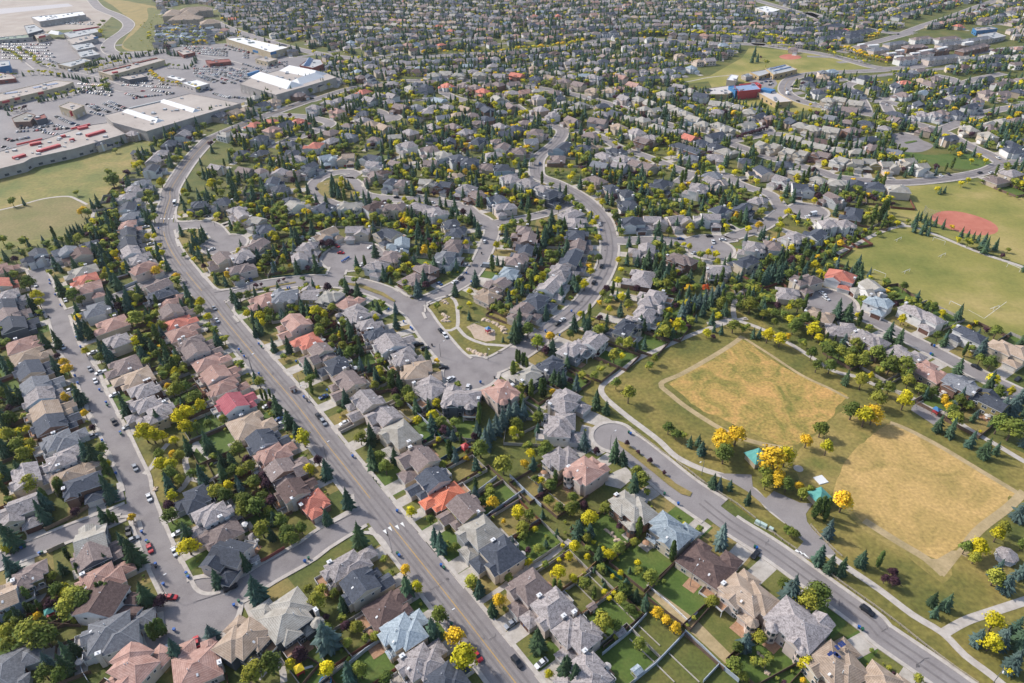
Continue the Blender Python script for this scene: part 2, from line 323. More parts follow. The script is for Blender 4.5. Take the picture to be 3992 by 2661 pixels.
wear = MB(); rw = random.Random(21)
for k in ('main', 'east', 'collector', 'boulevardb'):
    ps = RP[k]; wd = ROADS[k][1]; zz = .236
    for off in ((-1.3, -3.1, 1.3, 3.1) if k == 'main' else (-1.5, 1.5)): ribbon(wear, ps, .75, zz, 0, off*(wd/12 if k == 'main' else wd/9))
    ns = normals(ps)
    for i in range(4, len(ps)-4, 5):        # sealed cracks and patches
        if rw.random() < .45: continue
        a = ps[i]+ns[i]*rw.uniform(-wd/2, wd/2-2); n_ = rw.randint(2, 6); q = [a]
        for j in range(n_): q.append(q[-1]+ns[i]*rw.uniform(.4, 1.6)+Vector((rw.uniform(-.9, .9), rw.uniform(-.9, .9), 0)))
        q = [p for p in q if (p-ps[i]).length < wd/2-.2]
        if len(q) > 1: ribbon(wear, q, .14, zz+.008, 1)
        if rw.random() < .25: c = ps[i]+ns[i]*rw.uniform(-wd/3, wd/3); wear.add([(c.x+.55*math.cos(t*.785), c.y+.55*math.sin(t*.785), zz+.012) for t in range(8)], [tuple(range(8))], 1)
M_wear = mat('tyre_wear', [(.155, .14, .138), (.195, .178, .174)], .5, detail=8); M_seal = mat('crack_seal', [(.105, .097, .096)])
struct('road_wear', wear, [M_wear, M_seal])
# ------------------------------------------------------------------ ground covers
M_park = mat('park_grass', [(.085, .10, .022), (.17, .148, .036), (.29, .215, .065)], .035, contrast=(.32, .7), second=(.6, .68, 1.25), detail=8)
M_parkd = mat('rough_dry_grass', [(.21, .17, .055), (.31, .225, .08)], .06, second=(1.2, .75, 1.2), detail=8)
M_brown = mat('unmown_golden_grass', [(.17, .16, .035), (.33, .235, .065), (.48, .285, .095)], .07, contrast=(.34, .64), second=(.8, .65, 1.25), detail=10, dist=1.5)
M_brown2 = mat('golden_pitch_grass', [(.24, .19, .055), (.42, .285, .10), (.53, .345, .135)], .045, contrast=(.3, .7), second=(.8, .72, 1.18), detail=9, dist=1)
M_soc = mat('soccer_grass', [(.13, .15, .03), (.235, .215, .055), (.37, .285, .11)], .018, contrast=(.32, .7), second=(.5, .88, 1.1), detail=8)
M_mead = mat('meadow_grass', [(.105, .135, .03), (.20, .18, .05), (.33, .235, .09)], .022, contrast=(.34, .68), second=(.4, .8, 1.18), detail=9)
M_red = mat('red_shale', [(.38, .12, .08), (.46, .17, .115)], .1); M_sand = mat('sand', [(.38, .29, .21), (.45, .35, .27)], .6)
M_dirt = mat('worn_dirt', [(.30, .235, .12), (.42, .32, .18)], .15, second=(1, .85, 1.1)); M_lot = mat('gravel_lot', [(.30, .25, .21), (.38, .33, .28)], .03, detail=8)
def patch(name, pts, z, m, closed=True, sm=True, step=4, rag=0):
    ps = PL(pts)
    if rag:
        ps = spline(ps, 2.2, True); cn = sum(ps, Vector())/len(ps); rg = random.Random(len(ps)); k_ = 0
        for i in range(len(ps)): k_ = k_*.6+rg.uniform(-1, 1)*rag; d_ = (ps[i]-cn).normalized(); ps[i] = ps[i]+d_*k_
    else: ps = spline(ps, step, True) if sm else ps
    mb = MB(); mb.prism([(p.x, p.y) for p in ps], z-.02, z); return struct(name, mb, m), ps
# the big park east and south
patch('park_lawn', 'H 2352,-20 2100,60 1800,260 1500,300 1250,420 1000,480 980,560 1000,680 1020,800 1200,980 1380,1010 1500,1120 1860,1370 C 1000,-10 1330,230 1700,510 1800,600 2100,800 2352,990 D 1250,1110 1700,1450 2000,1640 2500,1568 2500,500 E 2500,1250 2100,1080 1700,880 1400,700 1000,560 700,430 560,330 350,180 100,80', .012, M_park, sm=False)
patch('golden_field', 'H 2352,230 2450,165 E 240,330 400,460 700,620 900,700 1000,745 930,820 900,900 820,980 700,1060 570,1140 400,1090 200,1000 0,900 H 2100,850 1900,700 1800,610 1850,560', .022, M_brown, rag=.5)
patch('yellowed_grass', 'E 640,1150 820,1000 960,860 1100,830 1330,940 1250,1050 1000,1250 880,1500 800,1540 700,1500 600,1300', .0165, mat('yellowed_park_grass', [(.13,.135,.03),(.24,.19,.055),(.36,.26,.09)], .06, contrast=(.3,.7), second=(.7,.75,1.2), detail=8), rag=.8)
patch('yellowed_grass', 'D 1000,220 1130,400 1400,560 1720,800 1800,700 1650,640 1400,480', .0165, MATS['yellowed_park_grass'], rag=.6)
patch('golden_field', 'E 1310,965 1420,985 1700,1130 2000,1320 2300,1500 2352,1560 D 2250,140 2200,230 2000,400 1850,520 1700,625 1640,600 1400,480 1130,340 1060,260 1040,160 E 900,1540 900,1470 925,1400 950,1330 985,1260 1060,1170 1160,1080', .022, M_brown2, rag=.5)
mb = MB(); tz = .03
for pts, wd in (('H 2460,165 2352,245 2150,370 1900,510 1710,600 1800,700 1950,820 2200,980 2352,1060 E 120,1050 320,1110 520,1150', 2.6), ('E 200,300 420,440 650,590 860,690 1010,770', 1.6),
                ('E 1330,955 1450,1000 1700,1130 2000,1310 2300,1490 2352,1530 ', 2.4), ('D 2352,110 2230,230 2000,410 1870,590', 3.2), ('D 1130,330 1400,500 1600,620 1740,745 ', 3.2)):
    tz += .004; ribbon(mb, spline(PL(pts)), wd, tz)
mb.prism([(p.x, p.y) for p in PL('D 1600,620 1690,625 1800,560 1900,560 1740,762')], .02, .045)
struct('worn_dirt_track', mb, M_dirt)
patch('soccer_field', 'L 500,350 600,310 720,245 830,222 960,262 1150,340 1344,410 1500,470 1500,900 1344,760 1230,690 1150,650 1040,640 960,600 850,540 780,520 650,470 580,400 520,390', .014, M_soc, sm=False)
patch('ball_field_lawn', 'L 650,150 760,60 850,45 1000,40 1150,30 1344,105 1500,150 1500,460 1344,395 1150,330 960,255 830,215 700,200', .013, M_soc, sm=False)
patch('infield', 'L 940,180 985,160 1050,160 1130,178 1200,205 1232,235 1215,258 1150,265 1060,250 990,225 950,205', .03, M_red)
patch('school_field', 'P 320,365 600,385 900,440 1190,520 800,545 600,590 540,640 620,760 900,830 930,860 700,840 500,870 300,850 20,760 -60,620 O 1300,640 1290,600 1500,580 1750,440 1800,370', .013, M_soc, sm=False)
patch('infield', 'P 480,430 520,415 580,413 640,425 650,440 600,452 540,453 500,445', .03, M_red)
patch('meadow', 'M -100,1360 200,1290 560,1200 900,1130 1150,1060 1300,1010 1260,1090 1130,1180 1040,1260 980,1330 900,1420 880,1568 I 1040,150 1000,300 900,420 830,480 700,560 420,640 200,670 0,700 -100,700', .013, M_mead, sm=False)
patch('dry_embankment', 'M -100,1345 200,1275 560,1195 900,1115 1130,1035 1500,930 1850,810 1900,760 1840,790 1480,920 1120,1015 960,1060 560,1180 200,1260 -100,1330', .02, M_parkd, sm=False)
patch('lower_meadow', 'I 0,325 150,290 400,220 600,205 720,230 800,270 850,330 850,480 700,530 500,570 300,600 100,610 0,560', .022, mat('lower_meadow_grass', [(.14,.14,.04),(.23,.18,.075)], .03, second=(.6,.82,1.15), detail=8))
patch('hillside', 'M 780,-20 1100,30 1240,70 1290,160 1200,260 1240,350 1060,390 930,350 1030,180 960,120 860,40', .013, M_parkd)
patch('hillside_scrub', 'M 1130,60 1240,80 1290,170 1200,260 1240,350 1060,390 940,340 1040,240 1130,140', .022, M_lm)
patch('greenbelt', 'F 1190,1110 1700,1050 1900,1000 2000,1200 2000,1500 1900,1700 1500,1700 1380,1560 1240,1250', .012, M_park)
patch('playground_park', 'J 1780,1250 1830,1170 2010,1120 2080,1090 2200,1170 H 0,-40 230,0 330,60 520,180 250,330 120,390 0,400 G 2220,390 2000,180 1930,60', .05, M_park, sm=False)
patch('sandpit', 'H 0,50 190,120 190,200 100,215 0,185 G 2200,120 2160,80 2230,50', .08, M_sand, sm=False)
patch('loop_island', 'N 610,1365 680,1370 740,1430 745,1500 640,1525 520,1505 465,1450 475,1400', .36, M_ld)
patch('court_green', 'I 1640,545 1750,495 1870,510 1915,600 1900,660 1960,720 1930,800 1900,860 1960,960 1940,1010 1850,870 1720,720 1640,600', .05, M_ld)
patch('gravel_lot', 'M -300,-10 700,-20 860,120 760,215 400,230 180,290 -300,300', .013, M_lot, sm=False)
patch('pale_gravel', 'M -200,80 520,25 560,45 100,95 -200,130', .025, mat('pale_gravel', [(.42,.4,.4)]), sm=False)
patch('car_park', 'M -300,320 200,300 800,290 830,400 1250,380 1700,335 2200,430 N 430,440 560,560 100,690 M 1850,800 1110,1012 560,1200 -300,1420', .018, mat('car_park_asphalt', [(.20,.185,.185),(.26,.24,.235)], .02, second=(.5,.92,1.07), detail=7), sm=False)
patch('school_car_park', 'P 220,610 440,590 470,640 430,680 350,665', .03, M_asphold, sm=False)
patch('oval_car_park', 'P 1320,1030 1500,1000 1560,1010 1560,1060 1660,1110 1560,1160 1400,1150 1330,1090', .03, M_asph)
patch('corner_lawn', 'P 1350,1130 1600,1180 1900,1170 2000,1210 2120,1260 1900,1290 1600,1240 1400,1200', .013, M_lg)
patch('court_lawn', 'K 330,215 385,205 395,330 300,330', .05, M_ld, sm=False)
patch('dry_corner', 'N 430,700 680,640 690,690 540,750', .05, M_ld)
patch('rink_surface', 'P 720,945 860,895 980,880 1080,905 1070,945 950,965 800,980', .03, M_conc)
patch('right_green', 'P 2250,620 2352,580 2500,600 2500,850 2352,850', .013, M_lg)
patch('islet', 'P 1435,1088 1530,1072 1535,1080 1450,1098', .3, M_lg)
# medians
for pts in ('J 65,1098 200,1058 450,1010 590,985 600,995 450,1022 200,1072 100,1100', 'J 985,985 1200,1010 1400,1085 1512,1160 1500,1172 1380,1110 1180,1035 1000,998', 'H 1310,1120 1420,1170 1560,1280 1720,1410 C 850,50 975,120 960,150 890,130 H 1780,1535 1640,1420 1480,1290 1340,1180'):
    patch('median', pts, .36, M_ld, sm=False)
# footpaths
fp = MB(); n_ = 0
for wd, pts in ((2.8, 'H 2500,0 2353,30 2100,110 1900,190 1700,280 1500,370 1330,500 1200,590 1160,650 1200,730 1400,900 1560,1020 1700,1130 1850,1270 2050,1370 2200,1420 2353,1470 C 1450,100 1560,230 1700,340'),
                (2.6, 'C 1800,440 1900,520 2000,580 2060,620 D 1000,690 1250,860 1500,1050 1730,1190 1900,1360 2100,1510 2300,1680'), (3, 'D 1740,1190 1900,1100 2100,1030 2500,900'),
                (2.6, 'L -40,650 E 0,190 100,165 180,180 350,240 560,350 690,430 900,560 1060,600 1250,680 1450,740 1600,830 1760,890 1940,1010 2150,1130 2352,1250 2500,1330'), (2.8, 'E 140,160 130,80 150,0 L 78,540 130,500'),
                (3, 'L 505,355 600,310 720,250 830,225 950,260 1150,340 1344,405 1500,470'), (2.5, 'L 830,225 800,205'),
                (2.2, 'F 1320,1430 1480,1280 1560,1180 M 0,0' if 0 else 'F 1320,1430 1400,1350 1480,1220 1540,1150'), (2.4, 'F 1800,1130 1760,1220 1700,1290 1720,1400 1740,1450 1680,1550 A 1360,110'), (2.2, 'F 1800,1150 1880,1240 1980,1330'), (2, 'F 1740,1470 1900,1500 2020,1430'),
                (2, 'J 2020,1120 2070,1190 2075,1400 1960,1430'), (2, 'J 2080,1400 2150,1480 2250,1530 2352,1560 H 120,240 250,250 390,262'), (2, 'I 0,325 150,290 400,222 620,200 720,235 800,275'), (2.4, 'I 890,300 850,380 880,490'),
                (2, 'A 1880,960 1960,1120 2060,1250 2150,1430 2170,1568'), (2, 'B 1510,960 1700,830 1800,740 2000,640 2200,480'), (2, 'O 1170,650 1350,620 1500,590 1700,570'), (3.5, 'I 1420,1010 1250,1060')):
    ribbon(fp, spline(PL(pts)), wd, .06 + .004*(n_ % 8)); n_ += 1
struct('footpath', fp, M_conc)
mb = MB(); mb.prism([(p.x, p.y) for p in PL('C 1170,-30 1430,-20 1440,80 1540,160 1600,105 1800,195 1900,200 1845,280 1855,340 1900,400 2000,500 2080,590 1950,595 1870,630 1750,580 1830,490 1760,410 1640,310 1400,110')], .07, .1)
mb.prism([(p.x, p.y) for p in PL('E 1500,800 1600,850 1770,900 1660,970 1490,860')], .03, .05)
struct('path_plaza', mb, M_asphold)
mb = MB()
for i, q in enumerate(('H 1035,840 1120,870 1230,920 1330,985 1300,1005 1200,1005 1100,980 1000,950', 'H 985,975 1080,1000 1190,1030 1150,1060 1140,1115 1060,1110 960,1075', 'H 1070,1225 1150,1165 1190,1170 1230,1215 1130,1265', 'H 1185,1465 1300,1400 1390,1365 1440,1420 1440,1480 1340,1565 1200,1530')):
    ps = PL(q); mb.prism([(p.x, p.y) for p in ps], .05, .1+.006*i)
struct('driveway', mb, MATS.get('driveway_concrete'))
mb = MB(); mb.prism([(p.x, p.y) for p in PL('C 630,880 930,1150 1250,1440 1290,1370 1020,1100 700,860')], .04, .06)
struct('gravel_lane', mb, M_dirt)
# ------------------------------------------------------------------ houses
# tile: x,y,roof,wall[,style][,size]   (spot = middle of the roof)
HD = {
'A': '630,80,s,n,0 140,270,g,c,5,13,15 700,450,l,x,1,13,17 770,570,b,x,1,13,15 810,765,p,c,4,13,17 850,950,d,w,1,13,19 900,1180,c,w,4,15,20 1040,1400,p,c,4,16,15 1500,1400,p,e,3,16,16 1830,1230,t,x,4,14,16 2180,1030,l,x,4,16,20 230,730,b,y,4,13,12 0,900,t,b,5 90,1490,c,g,3,15,14 1480,170,s,g,4,12,13 1590,290,g,w,4,12,16 1670,440,b,c,3,13,15 1710,620,s,e,5,13,15 250,-30,g,c,1',
'B': '130,80,d,c,1,13,14 250,200,r,n,3,14,12 530,660,g,c,4,13,19 650,790,s,c,1,13,15 830,1000,d,e,3,15,15 950,1170,w,c,4,13,15 1090,1400,g,c,4,15,15 1290,1540,s,c,4 1110,40,s,e,1,12,15 1230,160,o,n,3,11,16 1360,260,b,y,1,13,14 1480,440,l,g,2,13,15 1640,610,s,c,2,12,15 1860,860,b,e,2,12,14 2030,1020,g,e,2,12,15 2230,1210,g,e,4,13,15 2330,1540,g,g,4,13,14',
'C': '540,220,l,n,4,16,14 820,390,w,c,4,14,15 1110,640,d,c,3,19,16 1430,890,t,e,4,17,16 1810,1100,g,e,6,18,17 2110,1420,t,c,4,18,18 290,1440,g,w,4,13,15',
'D': '1320,1590,t,c,4,15,14',
'E': '790,130,t,c,3,14,13 960,240,g,c,3,15,13 1190,310,g,c,4,16,14 1235,40,w,w,4,12,14 1560,130,g,w,4,22,12 1940,290,s,w,4,15,12 2230,400,t,c,4,17,15 1450,430,g,c,3,15,13 1640,560,p,t,3,17,13 1890,650,c,n,1,16,13 2110,770,s,y,5,15,13',
'F': '180,50,s,x,1,13,14 220,150,c,w,4,12,14 230,235,p,c,3,13,13 290,340,t,c,3,13,14 330,455,s,t,1,13,13 390,600,c,w,1,13,14 430,700,g,b,1,13,14 490,830,t,w,1,12,14 530,950,s,n,1,13,14 590,1110,c,w,4,13,14 610,1270,g,w,4,13,14 700,1420,t,c,3,13,15 1010,60,p,c,3,13,14 1040,140,p,e,1,12,14 1060,210,g,c,4,12,13 1120,330,w,w,4,12,15 1120,440,b,c,3,13,13 1220,560,t,n,3,13,14 1290,670,g,n,4,13,13 1300,800,g,c,4,12,13 1430,880,g,c,4,13,13 1660,30,r,w,3,13,13 1690,130,p,e,3,13,13 1780,210,b,e,4,12,14 1850,280,b,e,1,12,14 1940,390,p,e,3,13,14 2040,500,p,e,1,13,14 2080,610,p,e,4,13,14 2190,760,k,w,1,11.5,13',
'G': '150,840,p,e,4,12,13 190,970,t,e,3,15,16 340,1100,s,w,1,12,14 420,1230,p,e,4,12,15 540,1380,b,n,5,13,15 550,60,p,e,1,13,15 640,120,p,n,4,12,12 690,215,r,e,3,12,12 790,330,b,c,5,12,14 950,440,s,e,4,12,13 1040,600,b,c,1,12,14 1190,690,g,c,4,12,11 1200,780,g,c,1,12,14 1370,910,g,e,5,12,14 1520,1080,l,c,2,15,14 1680,1300,b,c,5,13,15 1280,60,g,n,4,13,13 1370,140,s,e,4,13,15 1520,220,g,w,1,13,18 1610,340,g,c,4,13,14 1740,470,t,e,4,13,17 1850,620,g,w,4,14,15 2120,720,g,x,6,16,13',
'H': '230,670,p,e,6,12,15 490,510,l,x,4,13,13 690,420,s,e,4,13,13 880,280,g,g,4,14,13 1070,190,g,w,5,19,14 1360,80,s,c,4,15,12 850,770,g,e,4,14,16 820,980,g,w,4,17,16 820,1280,g,c,4,18,15 1050,1390,p,e,6,22,15',
'I': '30,860,p,c,4 50,1000,r,c,1 90,1100,g,w,4 90,1195,s,t,1 120,1275,b,w,1 310,750,s,w,5,14,12 570,710,c,w,5,14,14 700,740,d,e,1,13,13 700,830,g,w,4,13,12 740,890,l,t,3,13,15 770,960,r,w,3,12,12 800,1050,p,e,4,15,14 870,1240,c,w,4,13,15 820,640,s,w,3,9,9 1310,75,c,w,4,13,13 1250,130,g,w,4,13,13 1180,200,g,w,4,13,13 1210,300,s,w,1,14,12 1210,375,c,b,4,12,12 1190,455,p,w,4,13,11 1210,530,s,c,1,13,11 1210,620,s,x,1,13,12 1240,700,g,w,1,13,12 1290,770,g,w,4,14,12 1320,860,p,e,4,15,13 1430,1010,b,e,1,13,12 1490,1090,s,x,4,13,13 1570,1165,p,e,3,13,13 1620,1240,b,c,1,13,13 1810,275,s,x,4,12,12 2040,255,s,c,4,12,12 2160,325,g,e,4,12,11 2190,375,g,e,1,11,9 2320,430,l,t,5,12,11 2010,780,b,c,1,14,13 2210,750,g,x,6,13,13 2220,870,b,e,4,15,12 2330,640,b,t,1,13,12',
'J': '290,500,s,b,4,12,12 410,70,s,w,1,12,12 460,130,s,g,4,12,11 560,230,s,g,4,11,10 610,270,l,w,1,15,12 870,310,s,b,6,12,12 1095,290,l,w,6,14,11 1310,295,d,w,6,13,11 1500,300,b,c,6,16,11 1740,290,g,e,4,14,11 1900,350,g,w,6,12,12 2040,450,s,c,4,15,12 2090,530,s,c,4,15,12 2060,655,b,g,4,14,12 1980,770,c,w,4,15,13 1800,870,b,n,4,16,13 1670,960,b,y,3,18,13 1330,840,g,w,4,14,12 1450,760,b,e,6,12,11 1530,650,w,w,5,16,12 1420,550,s,c,5,14,13 1160,520,g,c,5,13,12 880,550,t,w,5,14,12 720,660,g,c,4,14,12 670,750,g,w,5,14,12 1460,80,s,w,2,12,12 1560,90,b,c,2,11,12 1800,80,l,c,5,12,12 1940,100,s,n,5,12,12 2150,140,g,w,2,12,12 2250,190,b,n,4,13,12 1290,15,b,t,1,12,12 280,1160,p,c,3,14,13 500,1110,c,e,6,13,13 730,1080,g,y,5,13,13 920,1110,l,g,4,15,14 1090,1170,p,e,3,15,12 1170,1260,g,g,4,15,14',
'K': '110,130,s,b,5,12,12 160,170,g,e,4,13,12 200,25,g,w,6,13,12 290,45,g,w,6,14,12 370,75,g,w,4,13,11 410,115,s,x,6,14,12 630,30,b,t,3,14,11 710,75,s,t,4,14,12 790,100,s,w,4,13,11 800,160,s,g,3,15,12 990,60,s,c,6,14,12 1160,75,g,w,6,14,12 1270,35,g,e,5,14,12 830,255,s,w,2,14,12 950,245,g,e,5,14,12 1080,240,g,e,5,14,12 1220,230,g,w,5,15,12 1300,190,s,w,2,14,12 500,205,g,g,3,14,11 540,255,g,g,3,15,11 250,290,b,n,4,15,11 265,335,b,n,1,14,11 550,325,s,n,6,14,12 560,375,b,w,1,16,11 250,390,s,e,5,14,11 215,445,b,c,4,14,12 530,445,s,e,1,17,12 170,515,w,b,4,14,12 460,510,g,w,4,14,13 110,570,b,t,5,14,12 425,585,g,w,1,17,12 60,635,t,e,3,15,12 335,665,s,g,4,17,13 260,725,b,e,5,15,12 875,400,g,e,5,13,13 1090,440,b,n,4,14,13 1240,485,g,w,6,14,12 860,540,g,n,3,16,14 920,645,g,w,4,16,13 880,725,g,w,4,16,12 770,785,s,c,1,15,12',
'L': '190,115,g,c,4,13,12 25,160,s,w,2,12,12 130,150,s,x,1,12,11 390,65,s,g,3,15,12 510,105,b,g,5,14,12 590,170,s,n,3,20,12 480,215,g,w,6,13,12 550,215,g,w,6,12,12 330,275,g,w,6,13,12 420,260,s,w,1,13,12 240,310,b,w,4,18,12 150,320,g,w,6,14,12 130,375,s,c,4,15,12 10,410,g,e,4,13,12 540,450,r,w,2,14,13 400,465,b,c,4,15,13 315,520,g,e,3,12,11 670,500,l,w,5,14,14',
'M': '1430,985,s,g,1,13,12 1410,1020,g,w,4,13,12 1310,1090,s,x,4,15,12 1250,1170,g,t,4,13,12 1190,1215,g,e,4,13,12 1180,1290,s,w,1,14,12 1690,880,s,t,1,12,12 1800,860,t,c,1,12,12 1890,830,t,c,4,12,12 2010,795,s,w,5,12,12 2100,770,t,e,5,12,12 2290,720,b,n,1,13,12 1940,960,r,w,3,14,12 2060,920,r,e,4,12,12',
'N': '800,590,b,n,1 870,590,s,w,1 1020,560,g,t,4 1250,540,d,t,1,18,12 1350,575,l,w,4 1240,640,s,g,4 1310,660,s,g,4 1200,670,l,w,4 1090,690,s,g,1 1445,650,r,w,2 1570,650,b,t,4 1660,670,b,n,1 1850,640,b,n,4 1980,590,r,n,3,14,12 2150,605,s,t,4 1720,710,r,t,3 1860,745,l,w,4 2140,750,g,e,4 1850,580,g,t,4 1700,570,l,c,4 1540,570,l,c,4 1440,560,l,e,4 1180,480,g,c,4 1100,470,g,c,4 880,525,g,c,3 770,475,g,c,3 950,550,g,c,1 810,710,r,c,3 720,735,g,w,4 620,760,g,w,4 540,790,g,c,4 430,825,g,w,4 600,855,p,c,4 330,925,r,w,4 230,950,s,w,1 130,990,p,e,4 40,1060,s,g,1 850,760,g,w,4 930,730,g,w,4 1020,735,g,w,4 680,825,g,w,4 1090,820,b,n,4 1210,820,c,w,5 1290,850,g,t,4 1410,765,w,c,4 1480,815,g,w,4 1610,825,t,c,6 1720,800,s,n,4 1780,840,s,n,1 1770,900,s,n,4 1960,810,b,t,4 2150,830,g,w,5 2250,885,g,w,4 830,910,g,e,4 880,935,t,c,4 990,970,t,c,4 560,1010,b,t,4 565,1085,g,t,3 430,1120,r,w,6 1190,1005,g,t,4 1140,1120,g,w,6 1330,965,g,n,4 1490,970,b,n,4 1610,1010,g,t,4 1700,1080,s,g,4,16,12 1880,960,g,e,5 1990,980,s,g,4 2150,1020,b,e,6 1310,1155,b,w,6 1400,1195,l,w,6 1520,1220,s,w,6 1640,1245,s,b,6 1780,1275,b,t,4 1900,1130,b,w,1 2020,1155,b,t,4 2290,1215,b,n,3,14,12 1900,1290,s,b,6 550,1210,w,w,5 680,1205,t,c,5 860,1210,s,w,5 900,1265,g,w,5 950,1320,d,e,4 410,1280,s,g,5 10,1170,s,y,4 260,1170,s,t,5 200,1320,g,e,1 290,1325,b,t,4',
'O': '360,1120,s,b,1,16,12 600,1115,t,c,3 700,1185,g,w,4 800,1150,s,g,4 860,1215,g,w,6 960,1245,b,c,1 1050,1265,b,t,1 1280,1120,s,t,3,18,12 1370,1155,s,n,1 1540,1205,g,t,3 1640,1155,l,c,3 1890,1310,s,e,1 2060,1365,g,w,5 2220,1440,s,w,5 1900,1520,g,w,5 1360,1060,r,c,3 1440,1090,s,g,3 1540,1115,s,g,3 1270,1015,g,c,3 1050,1050,g,t,4 930,1010,g,w,4 980,1080,b,n,1 1100,980,l,c,3 1190,1010,l,c,3 790,970,t,c,4 640,930,b,g,4,15,13 440,920,b,t,1,13,12 900,915,l,c,3 1000,930,l,c,3 800,865,s,c,4 670,890,g,g,3 520,785,l,c,4 440,785,l,t,4 375,805,l,c,3 200,830,g,t,5 200,745,g,c,4 330,715,b,t,3 310,865,g,n,4 160,605,s,w,3 270,615,t,c,3 380,635,b,c,3 490,665,b,c,3 600,690,t,c,4 730,690,t,w,4 810,610,p,e,3 910,650,p,e,4 840,750,g,e,4,15,12 960,680,g,w,4 940,775,l,c,3 1040,785,l,n,4 990,830,l,n,4 1070,840,l,c,1 1190,820,l,c,4 1240,865,l,c,3 1370,905,l,b,4 1440,945,l,c,5 1550,975,l,c,3 1640,1005,l,c,3 1800,975,l,w,3 1340,690,l,c,4 1220,690,s,w,5 1430,735,s,w,4 1540,795,l,c,4 1630,800,l,c,4 1710,820,l,c,4 1800,860,l,c,5 1880,885,s,c,4 1960,900,b,n,5 1140,720,l,c,4 600,590,g,w,4 430,590,g,w,4 330,560,l,c,4 220,555,l,c,4 1300,890,l,c,3 1560,1060,s,g,3',
'P': '340,1110,l,c,5 430,1120,l,c,5 540,1160,l,c,5 640,1175,l,c,5 790,1185,b,n,5 940,1225,l,w,5 1060,1245,l,c,5 1190,1245,l,y,5 1330,1265,l,e,5 1470,1240,l,c,5 1570,1280,l,w,5 600,1055,l,c,4 715,1095,l,c,4 810,1135,l,c,3 935,1135,l,c,4 1070,1150,l,c,4 1190,1120,b,n,4 1160,1050,s,g,4 1050,1000,b,n,5 870,1000,l,c,5 730,985,l,c,5 640,955,l,c,4 560,925,s,t,4 440,900,b,n,5 340,880,b,n,5 700,645,s,w,4 780,640,s,w,4 830,590,t,c,4 770,705,s,w,4 850,765,l,c,4 940,760,l,c,4 1060,795,l,c,4 1090,700,s,w,4 1010,680,s,w,4 1380,870,s,b,4,15,12 1560,870,g,w,4 1680,880,g,w,4 1540,800,s,w,4 1450,575,s,c,4 1580,610,t,c,4 1640,640,b,w,4 2060,945,l,c,4 2160,925,l,c,4 1920,980,l,c,4 2060,1030,l,c,4 2230,1100,s,w,4 2290,1150,s,w,4 2230,1330,g,c,3 2130,1370,b,t,3 1370,660,s,w,4 1420,720,b,w,4 1800,690,s,w,4 1900,740,s,w,4 2000,770,b,w,4 2200,720,b,e,4 2080,710,b,e,4 900,640,s,w,4 1120,590,s,w,4 330,1300,s,w,4 500,1380,g,w,5 640,1310,l,c,4 790,1370,l,c,4 925,1390,l,c,4 1070,1400,s,g,2 1210,1415,s,w,2 1390,1440,l,c,2 1740,860,b,w,4 1850,860,s,w,4 1960,820,s,w,4 2050,600,s,g,4 2150,640,b,w,4',
}
HS = []
def add_house(t, s):
    a = s.split(','); x, y = float(a[0]), float(a[1]); r, w_ = a[2], a[3]
    st = int(a[4]) if len(a) > 4 else rnd.choice([1, 3, 4, 4, 5]); W = float(a[5]) if len(a) > 5 else 12.5; D = float(a[6]) if len(a) > 6 else 13.0
    W *= {'J': 1.15, 'K': 1.15, 'L': 1.05, 'N': 1.16, 'O': 1.16, 'P': 1.12}.get(t, 1); D *= {'F': 1.2, 'G': 1.08, 'I': 1.22, 'J': 1.2, 'K': 1.2, 'L': 1.1, 'M': 1.2, 'N': 1.2, 'O': 1.2, 'P': 1.15}.get(t, 1)
    z = 3.5 if st == 3 else 5.5
    HS.append(dict(p=T(t, x, y, z), r=r, w=w_, st=st, W=W, D=D, near=False))
SEEN = []
def try_add(h, gap):
    q = h['p']
    for s in SEEN:
        if abs(s[0]-q.x) < gap and abs(s[1]-q.y) < gap and math.hypot(s[0]-q.x, s[1]-q.y) < gap: return False
    SEEN.append((q.x, q.y)); return True
for t, s in HD.items():
    for k in s.split(): add_house(t, k)
HS.sort(key=lambda h: h['p'].length)
HS = [h for h in HS if try_add(h, 8.5)]
HG = defaultdict(list)
for i, h in enumerate(HS): HG[(int(h['p'].x//25), int(h['p'].y//25))].append(i)
def houses_near(x, y, r=1):
    return [i for a in range(-r, r+1) for b in range(-r, r+1) for i in HG.get((int(x//25)+a, int(y//25)+b), ())]
for i, h in enumerate(HS):
    x, y = h['p'].x, h['p'].y; h['p'].z = 0
    g = near_road(x, y, 3); h['road'] = g[2]; h['ri'] = g[3]; h['gap'] = g[0]
    nn = min([math.hypot(HS[j]['p'].x-x, HS[j]['p'].y-y) for j in houses_near(x, y) if j != i] + [99])
    if g[2]:
        ps = RP[g[2]]
        if g[3] >= 0:
            c = ps[g[3]]; d = ps[min(g[3]+1, len(ps)-1)]-ps[max(g[3]-1, 0)]; d = Vector((d.x, d.y, 0)).normalized(); f = Vector((-d.y, d.x, 0))
            if f.dot(c-h['p']) < 0: f = -f
            if 0 < g[3] < len(ps)-1 and g[1] > 40: pass
            h['side'] = 1 if Vector((-d.y, d.x, 0)).dot(h['p']-c) > 0 else -1
        else:
            b = min((PL(bp)[0] for bp, r in ROADS[g[2]][4]), key=lambda q: (q-h['p']).length); f = (b-h['p']).normalized(); h['side'] = 0
        h['f'] = Vector((f.x, f.y, 0)).normalized()
    else:
        h['f'] = Vector((math.sin(x*.004), -math.cos(x*.004), 0)); h['side'] = 1; h['road'] = None
    h['rz'] = math.atan2(h['f'].y, h['f'].x) + math.pi/2      # local -y looks at the street
    h['W'] = min(h['W'], max(9.0, nn*1.02-.5)) if nn < h['W']+1 else h['W']
    h['rz'] += 0

